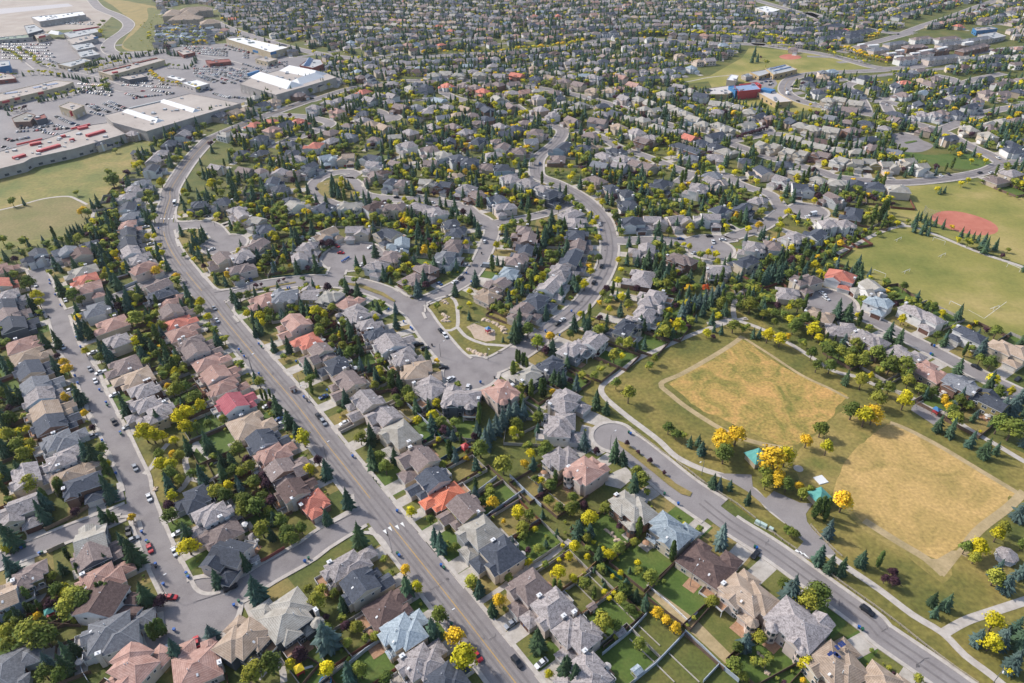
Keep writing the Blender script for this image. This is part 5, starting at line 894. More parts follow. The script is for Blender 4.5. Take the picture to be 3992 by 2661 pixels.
for si, (sx_, sy_, an) in enumerate(seeds):
    ca, sa = math.cos(an), math.sin(an)
    for kv in range(-6, 7):
        for ku in range(-26, 27):
            for sg in (0, -1, 1):
                u, v = ku*14.2+(5 if sg == 1 else 0), kv*60+sg*16
                bend = 10*math.sin(u*.012+kv); x, y = sx_+u*ca-(v+bend)*sa, sy_+u*sa+(v+bend)*ca
                if not (330 < y < 1800) or nearest_seed(x, y) != si: continue
                P_ = Vector((x, y, 0)); q = proj(P_)
                if not (-80 < q[0] < 4080) or not (q[1] < 740 or (q[0] > 3560 and q[1] < 1080 and q[1] < 500+(q[0]-3560)*1.5)) or q[1] < -160: continue
                mid_ = q[1] > 400 and q[0] > 700
                if mid_ and sg == 0: continue
                if any(inside(P_, o) for o in OPEN): continue
                if sg == 0:
                    if near_road(x, y, 1)[0] > 1 and clear2(x, y, 9):
                        d = Vector((ca, sa, 0)); n_ = Vector((-sa, ca, 0)); a_, b_ = P_-d*7.3, P_+d*7.3
                        farroad.add([(t.x, t.y, .045) for t in (a_-n_*4.5, b_-n_*4.5, b_+n_*4.5, a_+n_*4.5)], [(0, 1, 2, 3)])
                    continue
                if near_road(x, y, 1)[0] < 9 or not clear2(x, y, 14.5 if mid_ else 12.5) or r3.random() < (.3 if mid_ else .04): continue
                P_ = P_+Vector((r3.uniform(-1.5, 1.5), r3.uniform(-3, 3), 0)); HG2[(int(x//20), int(y//20))].append(P_)
                rr = r3.choices('gsbltcpdrw', [20, 32, 18, 8, 5, 15, 3, 5, 1.0, 3] if si % 3 else [18, 20, 22, 14, 9, 12, 5, 5, 1.2, 2])[0]
                AUTO.append(dict(p=P_, r=rr, w=r3.choice('wwceetgc'), W=r3.uniform(9.5, 14), D=r3.uniform(11, 15.5), rz=an+(math.pi if sg == -1 else 0)+r3.gauss(0, .16), st=4))
struct('road', farroad, M_asphold)
# blue-roofed townhouses beside the hill
for a in range(9):
    for b in range(6):
        P_ = T('M', 1215+a*48+(b % 2)*12, 222+b*22); AUTO.append(dict(p=P_, r=r3.choice('ssscw'), w=r3.choice('wbg'), W=11, D=9, rz=r3.choice([0.3, 1.87, .3])+r3.gauss(0, .2), st=4))
        for _ in range(3): q_ = P_+Vector((r3.uniform(-12, 12), r3.uniform(-12, 12), 0)); TS.append((r3.choice('SDDYO'), r3.uniform(5, 9), q_, False))
KEYS = list(RC); WK = list(WC)
fm = MB()
for h in [a for a, _ in FAR]+AUTO:
    c, s = math.cos(h['rz']), math.sin(h['rz']); W, D = h['W'], h['D']; q = MB(); e = r3.uniform(4.6, 5.8); mi = r3.choice([-1, 1])
    wi = len(KEYS)+WK.index(h['w']) ; ri = KEYS.index(h['r'])
    def bl(x0, x1, y0, y1, hh, rk):
        q.box(x0, x1, y0, y1, 0, hh, wi); X0, X1, Y0, Y1 = x0-.4, x1+.4, y0-.4, y1+.4; w_, d_ = X1-X0, Y1-Y0; hr = min(w_, d_)/2*.52
        if w_ >= d_: i_ = d_/2*rk; rd = [(X0+i_, (Y0+Y1)/2, hh+hr), (X1-i_, (Y0+Y1)/2, hh+hr)]; fs = [(0,1,5,4), (2,3,4,5), (1,2,5), (3,0,4)]
        else: i_ = w_/2*rk; rd = [((X0+X1)/2, Y0+i_, hh+hr), ((X0+X1)/2, Y1-i_, hh+hr)]; fs = [(1,2,5,4), (3,0,4,5), (0,1,4), (2,3,5)]
        q.add([(X0,Y0,hh), (X1,Y0,hh), (X1,Y1,hh), (X0,Y1,hh)]+rd, fs, ri)
    bl(-W/2, W/2, -D*.18, D/2, e, r3.choice([1, 1, .05])); a_, b_ = sorted((mi*W/2, mi*(W/2-6))); bl(a_, b_, -D/2, -D*.19, 2.8, 1)
    a_, b_ = sorted((mi*-.3*W, mi*.12*W)); bl(a_, b_, -D*.3, D*.2, e-.3, r3.choice([1, .06]))
    if r3.random() < .6: x_ = r3.choice([-W/2, W/2]); q.box(x_-.5, x_+.5, 1, 2.4, 0, e+1.6, len(KEYS)+WK.index('w'))
    for x_ in (-W*.3, 0, W*.3):
        for zz in (1.0, e-2): q.box(x_-.8, x_+.8, D/2, D/2+.08, zz, zz+1.2, len(KEYS)+len(WK)); 
    q.box(mi*(W/2-3)-2.3, mi*(W/2-3)+2.3, -D/2-.08, -D/2, .1, 2.3, len(KEYS)+WK.index('w'))
    q.box(mi*(W/2-3)-2.6, mi*(W/2-3)+2.6, -D/2-8, -D/2-.1, 0, .06, len(KEYS)+len(WK)+1)
    b = len(fm.v); fm.v += [(h['p'].x+x*c-y*s, h['p'].y+x*s+y*c, z) for x, y, z in q.v]; fm.f += [tuple(b+j for j in f) for f in q.f]; fm.i += q.i
    for _ in range(10 if h['p'].length < 1000 else 8):
        u = r3.uniform(-W/2-2, W/2+2); v = r3.choice([D/2+r3.uniform(2, 13), -D/2-r3.uniform(3, 8), D/2+r3.uniform(2, 13)]); P_ = Vector((h['p'].x+u*c-v*s, h['p'].y+u*s+v*c, 0))
        if near_road(P_.x, P_.y, 1)[0] < 2 or any(inside(P_, o) for o in OPEN): continue
        k = r3.choices('SBCDYPO', [28, 7, 7, 32, 16, 5, 3])[0]; TS.append((k, {'S': r3.uniform(8, 14), 'B': r3.uniform(6, 10), 'C': r3.uniform(8, 13)}.get(k, r3.uniform(4, 8)), P_, False))
o = fm.build('outlying_houses', [roofmat(k) for k in KEYS]+[wallmat(k) for k in WK]+[M_glass, M_conc2]); tag(o, 'mass of far-off suburb houses fading towards the top of the picture', 'houses', kind='stuff')
# rows of street trees far away
def treeline(pts, n, ks, h0, h1, off=0):
    ps = spline(PL(pts), 3); ns = normals(ps)
    for i in range(n):
        j = int(i*(len(ps)-1)/max(1, n-1)); p = ps[j]+ns[j]*(off+r3.uniform(-2, 2)); p.z = 0; TS.append((r3.choice(ks), r3.uniform(h0, h1), p, True))
treeline('O 1000,270 1300,265 1600,290 1880,315 P 330,290 500,320 700,350', 70, 'YDDY', 7, 10); treeline('O 1000,280 1400,285 1880,325', 40, 'YD', 7, 9, 6)
treeline('P 980,390 1100,430 1200,460 1300,480', 24, 'OOYD', 6, 9); treeline('P 860,350 1000,320 1200,290 1240,260', 24, 'YOD', 6, 9); treeline('P 400,355 700,370 900,430 1150,490', 26, 'DYD', 5, 8)
treeline('O 30,390 150,385 300,370 540,330', 20, 'OYYO', 6, 9); treeline('N 1270,420 1500,410 1800,420 2000,390', 30, 'YDOS', 5, 8); treeline('M 0,395 100,420 180,470', 16, 'YDD', 6, 8); treeline('M 150,390 250,440 300,500 430,530', 20, 'YDD', 6, 8)
treeline('M 660,520 900,450 1100,430 1250,400', 34, 'SSSD', 6, 9); treeline('M 680,560 800,520 1000,470', 20, 'SYD', 5, 8); treeline('M 480,590 560,600 680,640', 14, 'S', 6, 8); treeline('M 0,600 300,570 470,590', 16, 'YSD', 5, 8)
treeline('M 300,780 420,760 520,730 700,690 830,690', 30, 'YSD', 5, 8); treeline('M 640,620 800,640 830,700', 16, 'DS', 6, 9); treeline('M 1160,560 1260,640 1400,660 1530,700', 24, 'YDO', 5, 7); treeline('M 900,600 1000,610 1200,590', 12, 'YD', 4, 7)
treeline('M 1280,520 1450,520 1500,460', 14, 'SD', 5, 8); treeline('M 0,830 120,850 200,840 60,880', 16, 'DSP', 4, 7); treeline('M 1280,370 1300,420 1360,430', 12, 'SP', 7, 11); treeline('M 1500,340 1700,300', 14, 'SD', 5, 8)
treeline('M 1950,740 2010,710 2100,690 2250,690', 16, 'S', 6, 8); treeline('P 650,900 760,880 870,860 950,850', 24, 'S', 4, 5); treeline('P 165,1060 250,1035 330,1010 395,990', 14, 'P', 4, 5.5); treeline('M 240,1000', 0, 'S', 1, 2) if 0 else None
treeline('P 700,60 900,150 1100,180 1300,240', 40, 'SDS', 6, 9); treeline('P 1620,225 1760,170 1850,200', 26, 'S', 8, 12); treeline('O 1310,190 1600,140 1900,130', 24, 'SD', 6, 9); treeline('N 640,20 700,100 820,110', 24, 'D', 6, 9)

# ------------------------------------------------------------------ trees become objects
def lite(kind, lv):
    r = random.Random(77+lv)
    if kind == 'S':
        q = conifer(50+lv, 8 if lv else 5, 7 if lv else 6); q.v = [(x*(1.1 if lv else 1.35), y*(1.1 if lv else 1.35), z) for x, y, z in q.v]; return q
    mb = MB()
    if kind == 'C':
        for i in range(5):
            z = .14+.17*i; icore(mb, Vector((0, 0, z)), .085*math.sin(math.pi*(.2+.75*i/5))+.02, r, 1.3)
            if lv: clump(mb, r, Vector((0, 0, z)), .1*math.sin(math.pi*(.2+.75*i/5))+.02, 14, .035, 1.3)
        return mb
    for i in range(5 if lv else 3):
        a = 6.2832*i/5; c = Vector((.13*math.cos(a), .13*math.sin(a), r.uniform(.42, .75))); icore(mb, c, .17, r)
        clump(mb, r, c, .2, 26 if lv else 7, .05 if lv else .07, .85)
    mb.cyl((0,0,0), (0,0,.35), .03, .02, 4)
    return mb
LITE = {(k, lv): [lite(k, lv)] for k in 'SCD' for lv in (0, 1)}
TS.sort(key=lambda t: -t[1]/(t[2]-Vector((0, 0, CAM_H))).length)
CAP = {'S': 245, 'B': 55, 'C': 190, 'D': 300, 'Y': 200, 'O': 60, 'P': 90, 'L': 9, 'R': 9}
cnt = defaultdict(int); IND = []; REST = defaultdict(list)
for t in TS:
    q = proj(t[2]+Vector((0, 0, t[1]*.5)))
    if not (-60 < q[0] < 4060 and -120 < q[1] < 2780): continue
    vis = 0 < q[0] < 3992 and 0 < q[1] < 2661
    if vis and cnt[t[0]] < CAP[t[0]]: cnt[t[0]] += 1; IND.append(t)
    else: REST[t[0]].append(t)
near_h = [h for h in HS if h['ind']]
tg = defaultdict(list)
for t in IND:
    h = min(near_h, key=lambda h: (h['p'].x-t[2].x)**2+(h['p'].y-t[2].y)**2); d = t[2]-h['p']
    rel = ('right of' if d.x > 0 else 'left of') if abs(d.x) > abs(d.y) else ('behind' if d.y > 0 else 'in front of')
    if d.length > 26:
        g = near_road(t[2].x, t[2].y, 2); rel = 'on open ground beyond'
    tg[(t[0], rel, h['key'])].append(t)
LBL = {}
SIZ = ['largest', 'second largest', 'third largest', 'fourth largest', 'fifth largest', 'sixth largest', 'seventh largest', 'eighth largest', 'ninth largest']
for (k, rel, key), l in tg.items():
    nm = KN[k][2]; small = {'D': 'green leafy'}.get(k)
    key_s = key.replace(' house', '', 1).replace(' street', '') if len(key.split()) > 9 else key
    for i, t in enumerate(l):
        if len(l) == 1: a = '%s %s %s' % (nm, rel, key)
        else: a = '%s %s %s %s' % (SIZ[min(i, 8)], nm, rel, key_s)
        wd = a.split()
        if len(wd) > 16: a = a.replace('tree', '', 1).replace('round ', '').replace('slim ', '').replace(' upright', '').replace('  ', ' ')
        LBL[id(t)] = ' '.join(a.split()[:16])
r4 = random.Random(3); nobj = 0
for i, t in enumerate(IND):
    k, hh, p, _ = t; nm, cat, ds = KN[k]; v = r4.randrange(NV[shp(k)]); wd = r4.uniform(.85, 1.15)*(1.25 if shp(k) == 'D' else 1.05); rz = r4.uniform(0, 6.28)
    if hh < 3: nm = {'D': 'shrub', 'Y': 'yellow_shrub', 'P': 'purple_shrub'}.get(k, nm); wd *= 1.25
    if k in 'DYOPRL': cat = {'D': 'leafy tree', 'Y': 'yellow tree', 'O': 'orange tree', 'P': 'purple tree', 'R': 'red tree', 'L': 'lime tree'}[k] if hh >= 3 else 'shrub'
    grp = {'S': 'spruces in the gardens', 'B': 'blue spruces in the gardens', 'C': 'columnar poplars in the gardens', 'D': 'green leafy trees of the suburb', 'Y': 'yellow autumn trees', 'O': 'orange-gold autumn trees', 'P': 'purple-leaved trees', 'L': 'lime trees', 'R': 'scarlet trees'}[k]
    if hh < 3: grp += ', small ones'
    lb = LBL[id(t)]
    if hh < 3: lb = lb.replace('round green leafy tree', 'small green shrub').replace('green leafy tree', 'small green shrub').replace('yellow-leaved tree', 'small yellow shrub').replace('purple-leaved tree', 'purple-leaved shrub')
    if i < 330 or shp(k) == 'D':
        o = empty(nm, p, rz); c_ = link('crown', crown_mesh(k, v), o); t_ = link('trunk', trunk_mesh(k), o)
    else: o = link(nm, whole_mesh(k, v)); o.location = p; o.rotation_euler = (0, 0, rz)
    sh_ = r4.uniform(.93, 1.07); o.scale = (hh*wd, hh*wd*sh_, hh)
    tag(o, lb, cat, grp)
for k, l in REST.items():
    mb = MB()
    for (_, hh, p, _) in l:
        d = p.length; L_ = LITE[(shp(k), 1 if d < 800 else 0)][0]; a = r4.uniform(0, 6.28); c, s = math.cos(a)*hh, math.sin(a)*hh; w_ = r4.uniform(.9, 1.15)*(1.25 if shp(k) == 'D' else 1.1)
        b = len(mb.v); mb.v += [(p.x+(x*c-y*s)*w_, p.y+(x*s+y*c)*w_, z*hh) for x, y, z in L_.v]; mb.f += [tuple(b+j for j in f) for f in L_.f]
    mb.i = [0]*len(mb.f)
    o = mb.build('far_' + KN[k][0] + '_foliage', LM[k]); tag(o, 'mass of far-off %ss among the upper suburb roofs' % KN[k][2], 'trees', kind='stuff')
print('TREES', len(IND), {k: len(v) for k, v in REST.items()}, 'HOUSES', len(HS), len(AUTO))
HAZE = 0.00004
# ------------------------------------------------------------------ cars
CPC = {'w': ((.62, .63, .64), 'white'), 'k': ((.018, .02, .026), 'dark'), 's': ((.26, .28, .31), 'silver-grey'), 'r': ((.42, .025, .035), 'red'), 'b': ((.03, .075, .2), 'blue')}
M_cg = mat('car_glass', [(.02, .026, .034)], rough=.42, spec=.35); M_tyre = mat('tyre_rubber', [(.02, .02, .02)]); CPM = {k: mat('car_paint_'+v[1].replace('-', '_'), [v[0]], rough=.42, spec=.4) for k, v in CPC.items()}
def car_shapes(style):
    b, g = MB(), MB(); L = {0: 4.6, 1: 4.8, 2: 5.4, 3: 6.6}[style]; W = 1.82; hl = L/2
    def sec(x, z0, z1, w): return [(x, -w/2, z0), (x, w/2, z0), (x, w/2*.96, z1), (x, -w/2*.96, z1)]
    def loft(mb, secs, k=0):
        vs = [v for s in secs for v in s]; fs = []
        for i in range(len(secs)-1):
            o = i*4
            for j in range(4): fs.append((o+j, o+(j+1) % 4, o+4+(j+1) % 4, o+4+j))
        fs += [(3, 2, 1, 0), tuple(len(vs)-4+j for j in range(4))]; mb.add(vs, fs, k)
    loft(b, [sec(-hl, .45, .75, W*.85), sec(-hl+.25, .28, .9, W), sec(-hl*.3, .25, .95, W), sec(hl*.45, .25, .92, W), sec(hl-.3, .28, .78, W*.97), sec(hl, .4, .62, W*.82)])
    if style == 0: s_ = [(-1.7, .95), (-1.0, 1.42), (.35, 1.44), (1.15, .93)]
    elif style == 1: s_ = [(-2.2, .95), (-1.95, 1.68), (.3, 1.7), (1.1, .95)]
    elif style == 2: s_ = [(-.5, .95), (-.35, 1.7), (.9, 1.7), (1.5, .95)]
    else: s_ = [(-3.1, .9), (-3.1, 2.6), (1.6, 2.6), (2.3, .95)]
    (xa, za), (xb, zb), (xc, zc), (xd, zd) = s_; w1, w2 = W*.95, W*.78 if style < 3 else W*.95
    loft(g, [[(xa, -w1/2, za-.05), (xa, w1/2, za-.05), (xa, w1/2, za), (xa, -w1/2, za)], [(xb, -w1/2, za-.05), (xb, w1/2, za-.05), (xb, w2/2, zb-.06), (xb, -w2/2, zb-.06)], [(xc, -w1/2, za-.05), (xc, w1/2, za-.05), (xc, w2/2, zc-.06), (xc, -w2/2, zc-.06)], [(xd, -w1/2, za-.05), (xd, w1/2, za-.05), (xd, w1/2, zd), (xd, -w1/2, zd)]])
    b.add([(xb, -w2/2-.01, zb-.06), (xc, -w2/2-.01, zc-.06), (xc, w2/2+.01, zc-.06), (xb, w2/2+.01, zb-.06), (xb+.1, -w2/2+.08, zb), (xc-.1, -w2/2+.08, zc), (xc-.1, w2/2-.08, zc), (xb+.1, w2/2-.08, zb)], [(4,5,6,7), (0,1,5,4), (1,2,6,5), (2,3,7,6), (3,0,4,7)])
    if style == 3: b.box(-3.25, 1.5, -1.0, 1.0, .8, 2.75)
    if style == 2: b.box(-2.6, -.6, -.9, -.82, .9, 1.12); b.box(-2.6, -.6, .82, .9, .9, 1.12)
    wh = MB(); wh.cyl((0, -.11, 0), (0, .11, 0), .33, .33, 10); wp = [(hl*.62, W/2-.08), (hl*.62, -W/2+.08), (-hl*.6, W/2-.08), (-hl*.6, -W/2+.08)]
    return b, g, wh, wp
CS = {s: car_shapes(s) for s in range(4)}
CBM = {}
def car(p, ang, col, style, label, group, parts):
    b, g, wh, wp = CS[style]; nm = {0: 'car', 1: 'car', 2: 'pickup_truck', 3: 'box_van'}[style]; cat = {0: 'car', 1: 'car', 2: 'pickup truck', 3: 'van'}[style]
    if parts:
        o = empty(nm, p, ang)
        if (style, col) not in CBM: CBM[(style, col)] = b.mesh('body', [CPM[col]])
        if (style, 'g') not in CBM: CBM[(style, 'g')] = g.mesh('window', [M_cg])
        if 'w' not in CBM: CBM['w'] = wh.mesh('wheel', [M_tyre])
        link('body', CBM[(style, col)], o); link('window', CBM[(style, 'g')], o)
        for x, y in wp: w_ = link('wheel', CBM['w'], o); w_.location = (x, y, .33)
    else:
        if (style, col, 1) not in CBM:
            a = MB(); a.add(b.v, b.f, 0); a.add(g.v, g.f, 1)
            for x, y in wp: a.add([(u+x, v+y, w_+.33) for u, v, w_ in wh.v], wh.f, 2)
            CBM[(style, col, 1)] = a.mesh('car', [CPM[col], M_cg, M_tyre])
        o = link(nm, CBM[(style, col, 1)]); o.location = p; o.rotation_euler = (0, 0, ang)
    return tag(o, label, cat, group)
CD = {'A': 'w 1140 155;w 1335 570;r 1145 545;r 1305 915;k 1760 845 1;k 980 410 2;s 1015 475;s 1030 510;r 1500 1260;w 1360 425;w 1245 1330', 'B': 'r 1490 1365;k 1795 1410 1;s 1745 1120;w 1980 1420', 'C': 'k 1460 590;k 2315 1020 1',
 'F': 's 825 465;w 875 575;w 925 495 2;k 1045 950 2;s 1170 995;s 1240 1370;s 840 1085 2;w 640 660;w 580 265;k 1925 105;w 1990 20;w 850 315;w 1050 700',
 'G': 'k 805 900;s 850 955 1;b 850 720;s 880 740 1;w 1040 960;b 445 925;w 465 965;k 1950 450;w 2015 555 1;w 2175 630;k 1725 240 1;k 1780 275 1;k 1925 115;w 1965 160 1;w 335 805', 'H': 'k 760 50;w 805 15',
 'I': 'b 365 1275;w 600 1150;w 1340 478;w 1385 635;w 1940 685;w 1605 270 3;b 2300 965;s 1965 1225;w 1990 1340;k 1900 380;k 1815 380;w 325 1015', 'J': 'r 975 655;r 1010 717;w 1280 665;k 1475 165;k 1520 208;w 1845 260;w 1200 825;k 2110 950 1;w 2055 985;s 2160 830;w 2330 615 1;k 785 130;b 1915 1000;s 2335 840 3;w 680 20 3;k 2160 260',
 'K': 'w 655 260;k 665 480 1;k 625 565 1;k 145 313;k 1230 322;b 1080 337;w 1300 342;w 1250 352 2;w 1150 410;k 700 188', 'L': 'w 465 518;w 480 540;k 1135 840;w 395 185;w 420 175 3;k 190 195;k 70 230;w 30 285;w 95 55;k 125 25',
 'E': 'k 2305 620;w 840 10', 'P': 'w 1715 1338;k 1775 1330;k 2015 1318;w 2100 1320;w 2152 1205;w 540 715 3;w 535 680;k 625 770;w 845 825;k 890 838;w 790 815;k 760 1297;k 1415 1018;k 580 660;w 570 690;w 705 578;k 775 565;w 70 1055;k 450 965;k 730 1045;k 785 1045;k 840 1070;w 1135 830;k 1090 700;w 1300 800;w 750 785;w 1060 440;k 1330 265;k 1390 260',
 'O': 'w 830 663;w 895 812;r 825 815;w 550 1030;w 635 1050;w 285 973;r 560 995;w 1300 765;w 1130 900;w 1420 1300;k 1775 1380;w 1725 1425;b 205 1247;w 610 825', 'N': 'k 1420 437;w 2245 970;w 920 625;k 425 750;w 270 1083;w 1560 1168 ;r 678 1262;b 610 1280;w 435 1340', 'M': 'w 540 545 3;w 940 650;w 1870 205 0;w 625 525;w 820 610;k 590 540;k 1015 625;r 1090 693'}
cars = []
for t, s in CD.items():
    for e in s.split(';'):
        a = e.split(); cars.append((a[0], T(t, float(a[1]), float(a[2]), .6), int(a[3]) if len(a) > 3 else 0))
seen = []; used_l = defaultdict(int)
hk = [h for h in HS if h['ind']]
cgroups = defaultdict(list)
for col, p, st in cars:
    p.z = 0
    if any((p-q).length < 3.0 for q in seen): continue
    seen.append(p); g = near_road(p.x, p.y, 2); h = min(hk, key=lambda h: (h['p']-p).length)
    if g[0] < .5 and g[2] and g[3] >= 0:
        ps = RP[g[2]]; d = ps[min(g[3]+1, len(ps)-1)]-ps[max(g[3]-1, 0)]; ang = math.atan2(d.y, d.x); ctx = 'on %s near the %s' % (ROADS[g[2]][0], h['key']); on = True
    else: ang = h['rz']-math.pi/2; ctx = 'by the drive of the %s' % h['key']; on = False
    cgroups[(col, st, ctx)].append((p, ang, g, on))
for (col, st, ctx), l in cgroups.items():
    for i, (p, ang, g, on) in enumerate(l):
        z = .26 if on else .1
        nm = CPC[col][1]+' '+{0: 'car', 1: 'estate car', 2: 'pickup truck', 3: 'box van'}[st]
        if on and ctx.count('the ') > 1: ctx2 = 'on %s near the %s' % (ROADS[g[2]][0].replace('the ', 'the '), ' '.join(ctx.split('near the ')[1].split()[:4]))
        else: ctx2 = ctx
        lab = ('%s %s' % (nm, ctx2)) if len(l) == 1 else ('%s %s %s' % (['nearer', 'farther', 'third', 'fourth'][min(i, 3)], nm, ctx2))
        car(p+Vector((0, 0, z)), ang, col, st, ' '.join(lab.split()[:16]), 'cars along the suburb streets and drives', p.length < 560)
# rows at the shopping centre: x0,y0,x1,y1,n,words
ROWS_ = '''600,700,880,735,9,upper row beside the long flat roof;960,715,1060,740,5,short row above the white-ridged roof;1060,745,1330,715,12,curved row by the white-ridged roof;650,790,760,850,6,first slanting row left of the wide flat roof;700,800,840,860,7,second slanting row left of the wide flat roof;790,790,930,850,7,third slanting row left of the wide flat roof
820,770,960,830,7,fourth slanting row left of the wide flat roof;1010,755,1140,735,6,short row at the glass entrance;690,855,800,885,6,row of reds and blues beside the wide flat roof;430,890,560,950,9,row along the grass strip;490,920,600,960,7,second row along the grass strip;330,1010,450,1030,6,row at the red-trimmed roof;440,960,520,985,8,packed row at the red-trimmed roof
120,1070,230,1050,7,row nearest the red gutter;40,1060,110,1080,3,loose row left of the gutter;290,990,400,940,5,loose row in the wide lot;20,1120,90,1145,4,row at the left edge;1530,685,1620,690,6,row below the blue canopy;1630,715,1760,750,9,first row below the white gables;1740,740,1900,755,12,second row below the white gables
1500,580,1640,630,10,first row left of the white gables;1540,575,1720,640,12,second row left of the white gables;1600,565,1800,640,13,third row left of the white gables;1650,555,1850,625,13,fourth row left of the white gables;1700,550,1900,610,13,fifth row left of the white gables;1760,530,1960,590,13,sixth row left of the white gables;1860,490,2080,560,13,seventh row above the white gables
1380,350,1560,380,9,first row by the white-roofed store;1560,370,1740,400,9,second row by the white-roofed store;1700,370,1940,410,13,third row by the white-roofed store;1720,345,1900,400,10,fourth row by the white-roofed store;40,340,250,370,12,first row of the upper left lot;60,370,290,395,12,second row of the upper left lot;230,345,400,330,9,third row of the upper left lot
330,410,420,440,7,short row of the upper left lot;370,460,450,490,6,last row of the upper left lot;1030,640,1130,620,6,row by the dark-roofed pair of shops;1160,690,1330,715,8,row under the yellow trees;450,175,620,180,8,far row below the white warehouse'''.replace('\n', ';')
mallc = []; r5 = random.Random(9)
for row in ROWS_.split(';'):
    x0, y0, x1, y1, n, wds = row.split(',', 5); a, b = T('M', float(x0), float(y0)), T('M', float(x1), float(y1)); d = (b-a).normalized(); L = (b-a).length; n = min(max(int(n), int(L/4.2)), int(L/2.7)+1); k = 0
    for i in range(n):
        if r5.random() < .14: continue
        p = a.lerp(b, (i+.5)/n); col = r5.choices('wskrb', [30, 26, 30, 8, 8])[0]; mallc.append((p, math.atan2(d.y, d.x)+math.pi/2+r5.uniform(-.05, .05), col, r5.choice([0, 0, 1, 1]), k, wds)); k += 1
for x, y in ((225,610), (240,620), (310,600),(330,610),(345,635),(360,600),(400,605),(420,600),(415,625),(425,640),(410,650),(380,625)):
    mallc.append((T('P', x, y), .6, r5.choice('wskb'), 0, len(mallc) % 12, 'school car park rows'))
mallc.sort(key=lambda c: c[0].length)
ncar = len(seen); lim = 300-ncar; rest = MB()
for i, (p, ang, col, st, k, wds) in enumerate(mallc):
    if i < lim:
        article = '%s %s, %s from the left in the %s' % (CPC[col][1], {0: 'car', 1: 'estate car'}[st], ordn(k), wds); car(p+Vector((0, 0, .04)), ang, col, st, ' '.join(article.split()[:16]), 'cars parked in the shopping centre lots', False)
    else:
        b, g, wh, wp = CS[st]; c, s = math.cos(ang), math.sin(ang)
        for q, kk in ((b, 'wkrsb'.index(col)), (g, 5)): rest.add([(p.x+x*c-y*s, p.y+x*s+y*c, z+.04) for x, y, z in q.v], q.f, kk)
for (x0, y0, x1, y1, nr, dy) in ((20,335,400,345,6,22), (1390,350,1900,395,4,16), (1480,505,2000,535,4,18), (600,640,860,660,3,24), (930,625,1300,650,2,22), (120,985,480,960,2,24), (1000,590,1250,600,2,20), (450,170,720,175,2,12), (1980,500,2200,470,3,16)):    # the farther lots, row by row
    for rr_ in range(nr):
        a_, b_ = T('M', x0, y0+rr_*dy), T('M', x1, y1+rr_*dy); d = (b_-a_).normalized(); L = (b_-a_).length; n_ = int(L/2.9)
        for i in range(n_):
            if r5.random() < .3 or (i//9) % 4 == 3: continue
            p = a_.lerp(b_, (i+.5)/n_); col = r5.choices('wskrb', [32, 24, 32, 6, 6])[0]; b, g, wh, wp = CS[0]; ang = math.atan2(d.y, d.x)+math.pi/2; c, s = math.cos(ang), math.sin(ang)
            for q, kk in ((b, 'wkrsb'.index(col)), (g, 5)): rest.add([(p.x+x_*c-y_*s, p.y+x_*s+y_*c, z+.04) for x_, y_, z in q.v], q.f, kk)
tag(rest.build('distant_parked_traffic', [CPM[k] for k in 'wkrsb']+[M_cg]), 'mass of tiny cars in the farthest shopping centre lots', 'cars', kind='stuff')

# ------------------------------------------------------------------ large buildings: roof outline seen at roof height
M_flat = mat('gravel_flat_roof', [(.33, .285, .25), (.40, .355, .315)], .03, second=(.3, .94, 1.05)); M_flatg = mat('grey_flat_roof', [(.32, .33, .33), (.4, .41, .41)], .05); M_flatw = mat('white_membrane_roof', [(.60, .60, .59), (.68, .68, .67)], .05)
M_gwall = mat('grey_block_wall', [(.33, .30, .28), (.41, .38, .355)], .2, wave=('Z', .8, .9)); M_tanw = mat('tan_block_wall', [(.42, .34, .23), (.5, .42, .29)], .3); M_redp = mat('red_painted_metal', [(.42, .05, .055)], rough=.5); M_blup = mat('blue_painted_metal', [(.04, .16, .34)], rough=.5)
M_bluroof = mat('blue_grey_metal_roof', [(.20, .27, .40), (.24, .32, .46)], .3); M_solar = mat('solar_glass', [(.02, .035, .12), (.04, .06, .17)], 2, rough=.15); M_cham = mat('pale_roof_membrane', [(.5, .46, .43)]); M_brickd = mat('dark_red_brick', [(.2, .06, .05), (.26, .09, .07)], 1)
M_greenp = mat('green_shop_roof', [(.2, .25, .2)]); M_yel2 = mat('golden_brick', [(.38, .28, .15), (.45, .34, .19)], .5)
def pxr(t, flat, z): return [T(t, flat[i], flat[i+1], z) for i in range(0, len(flat), 2)]
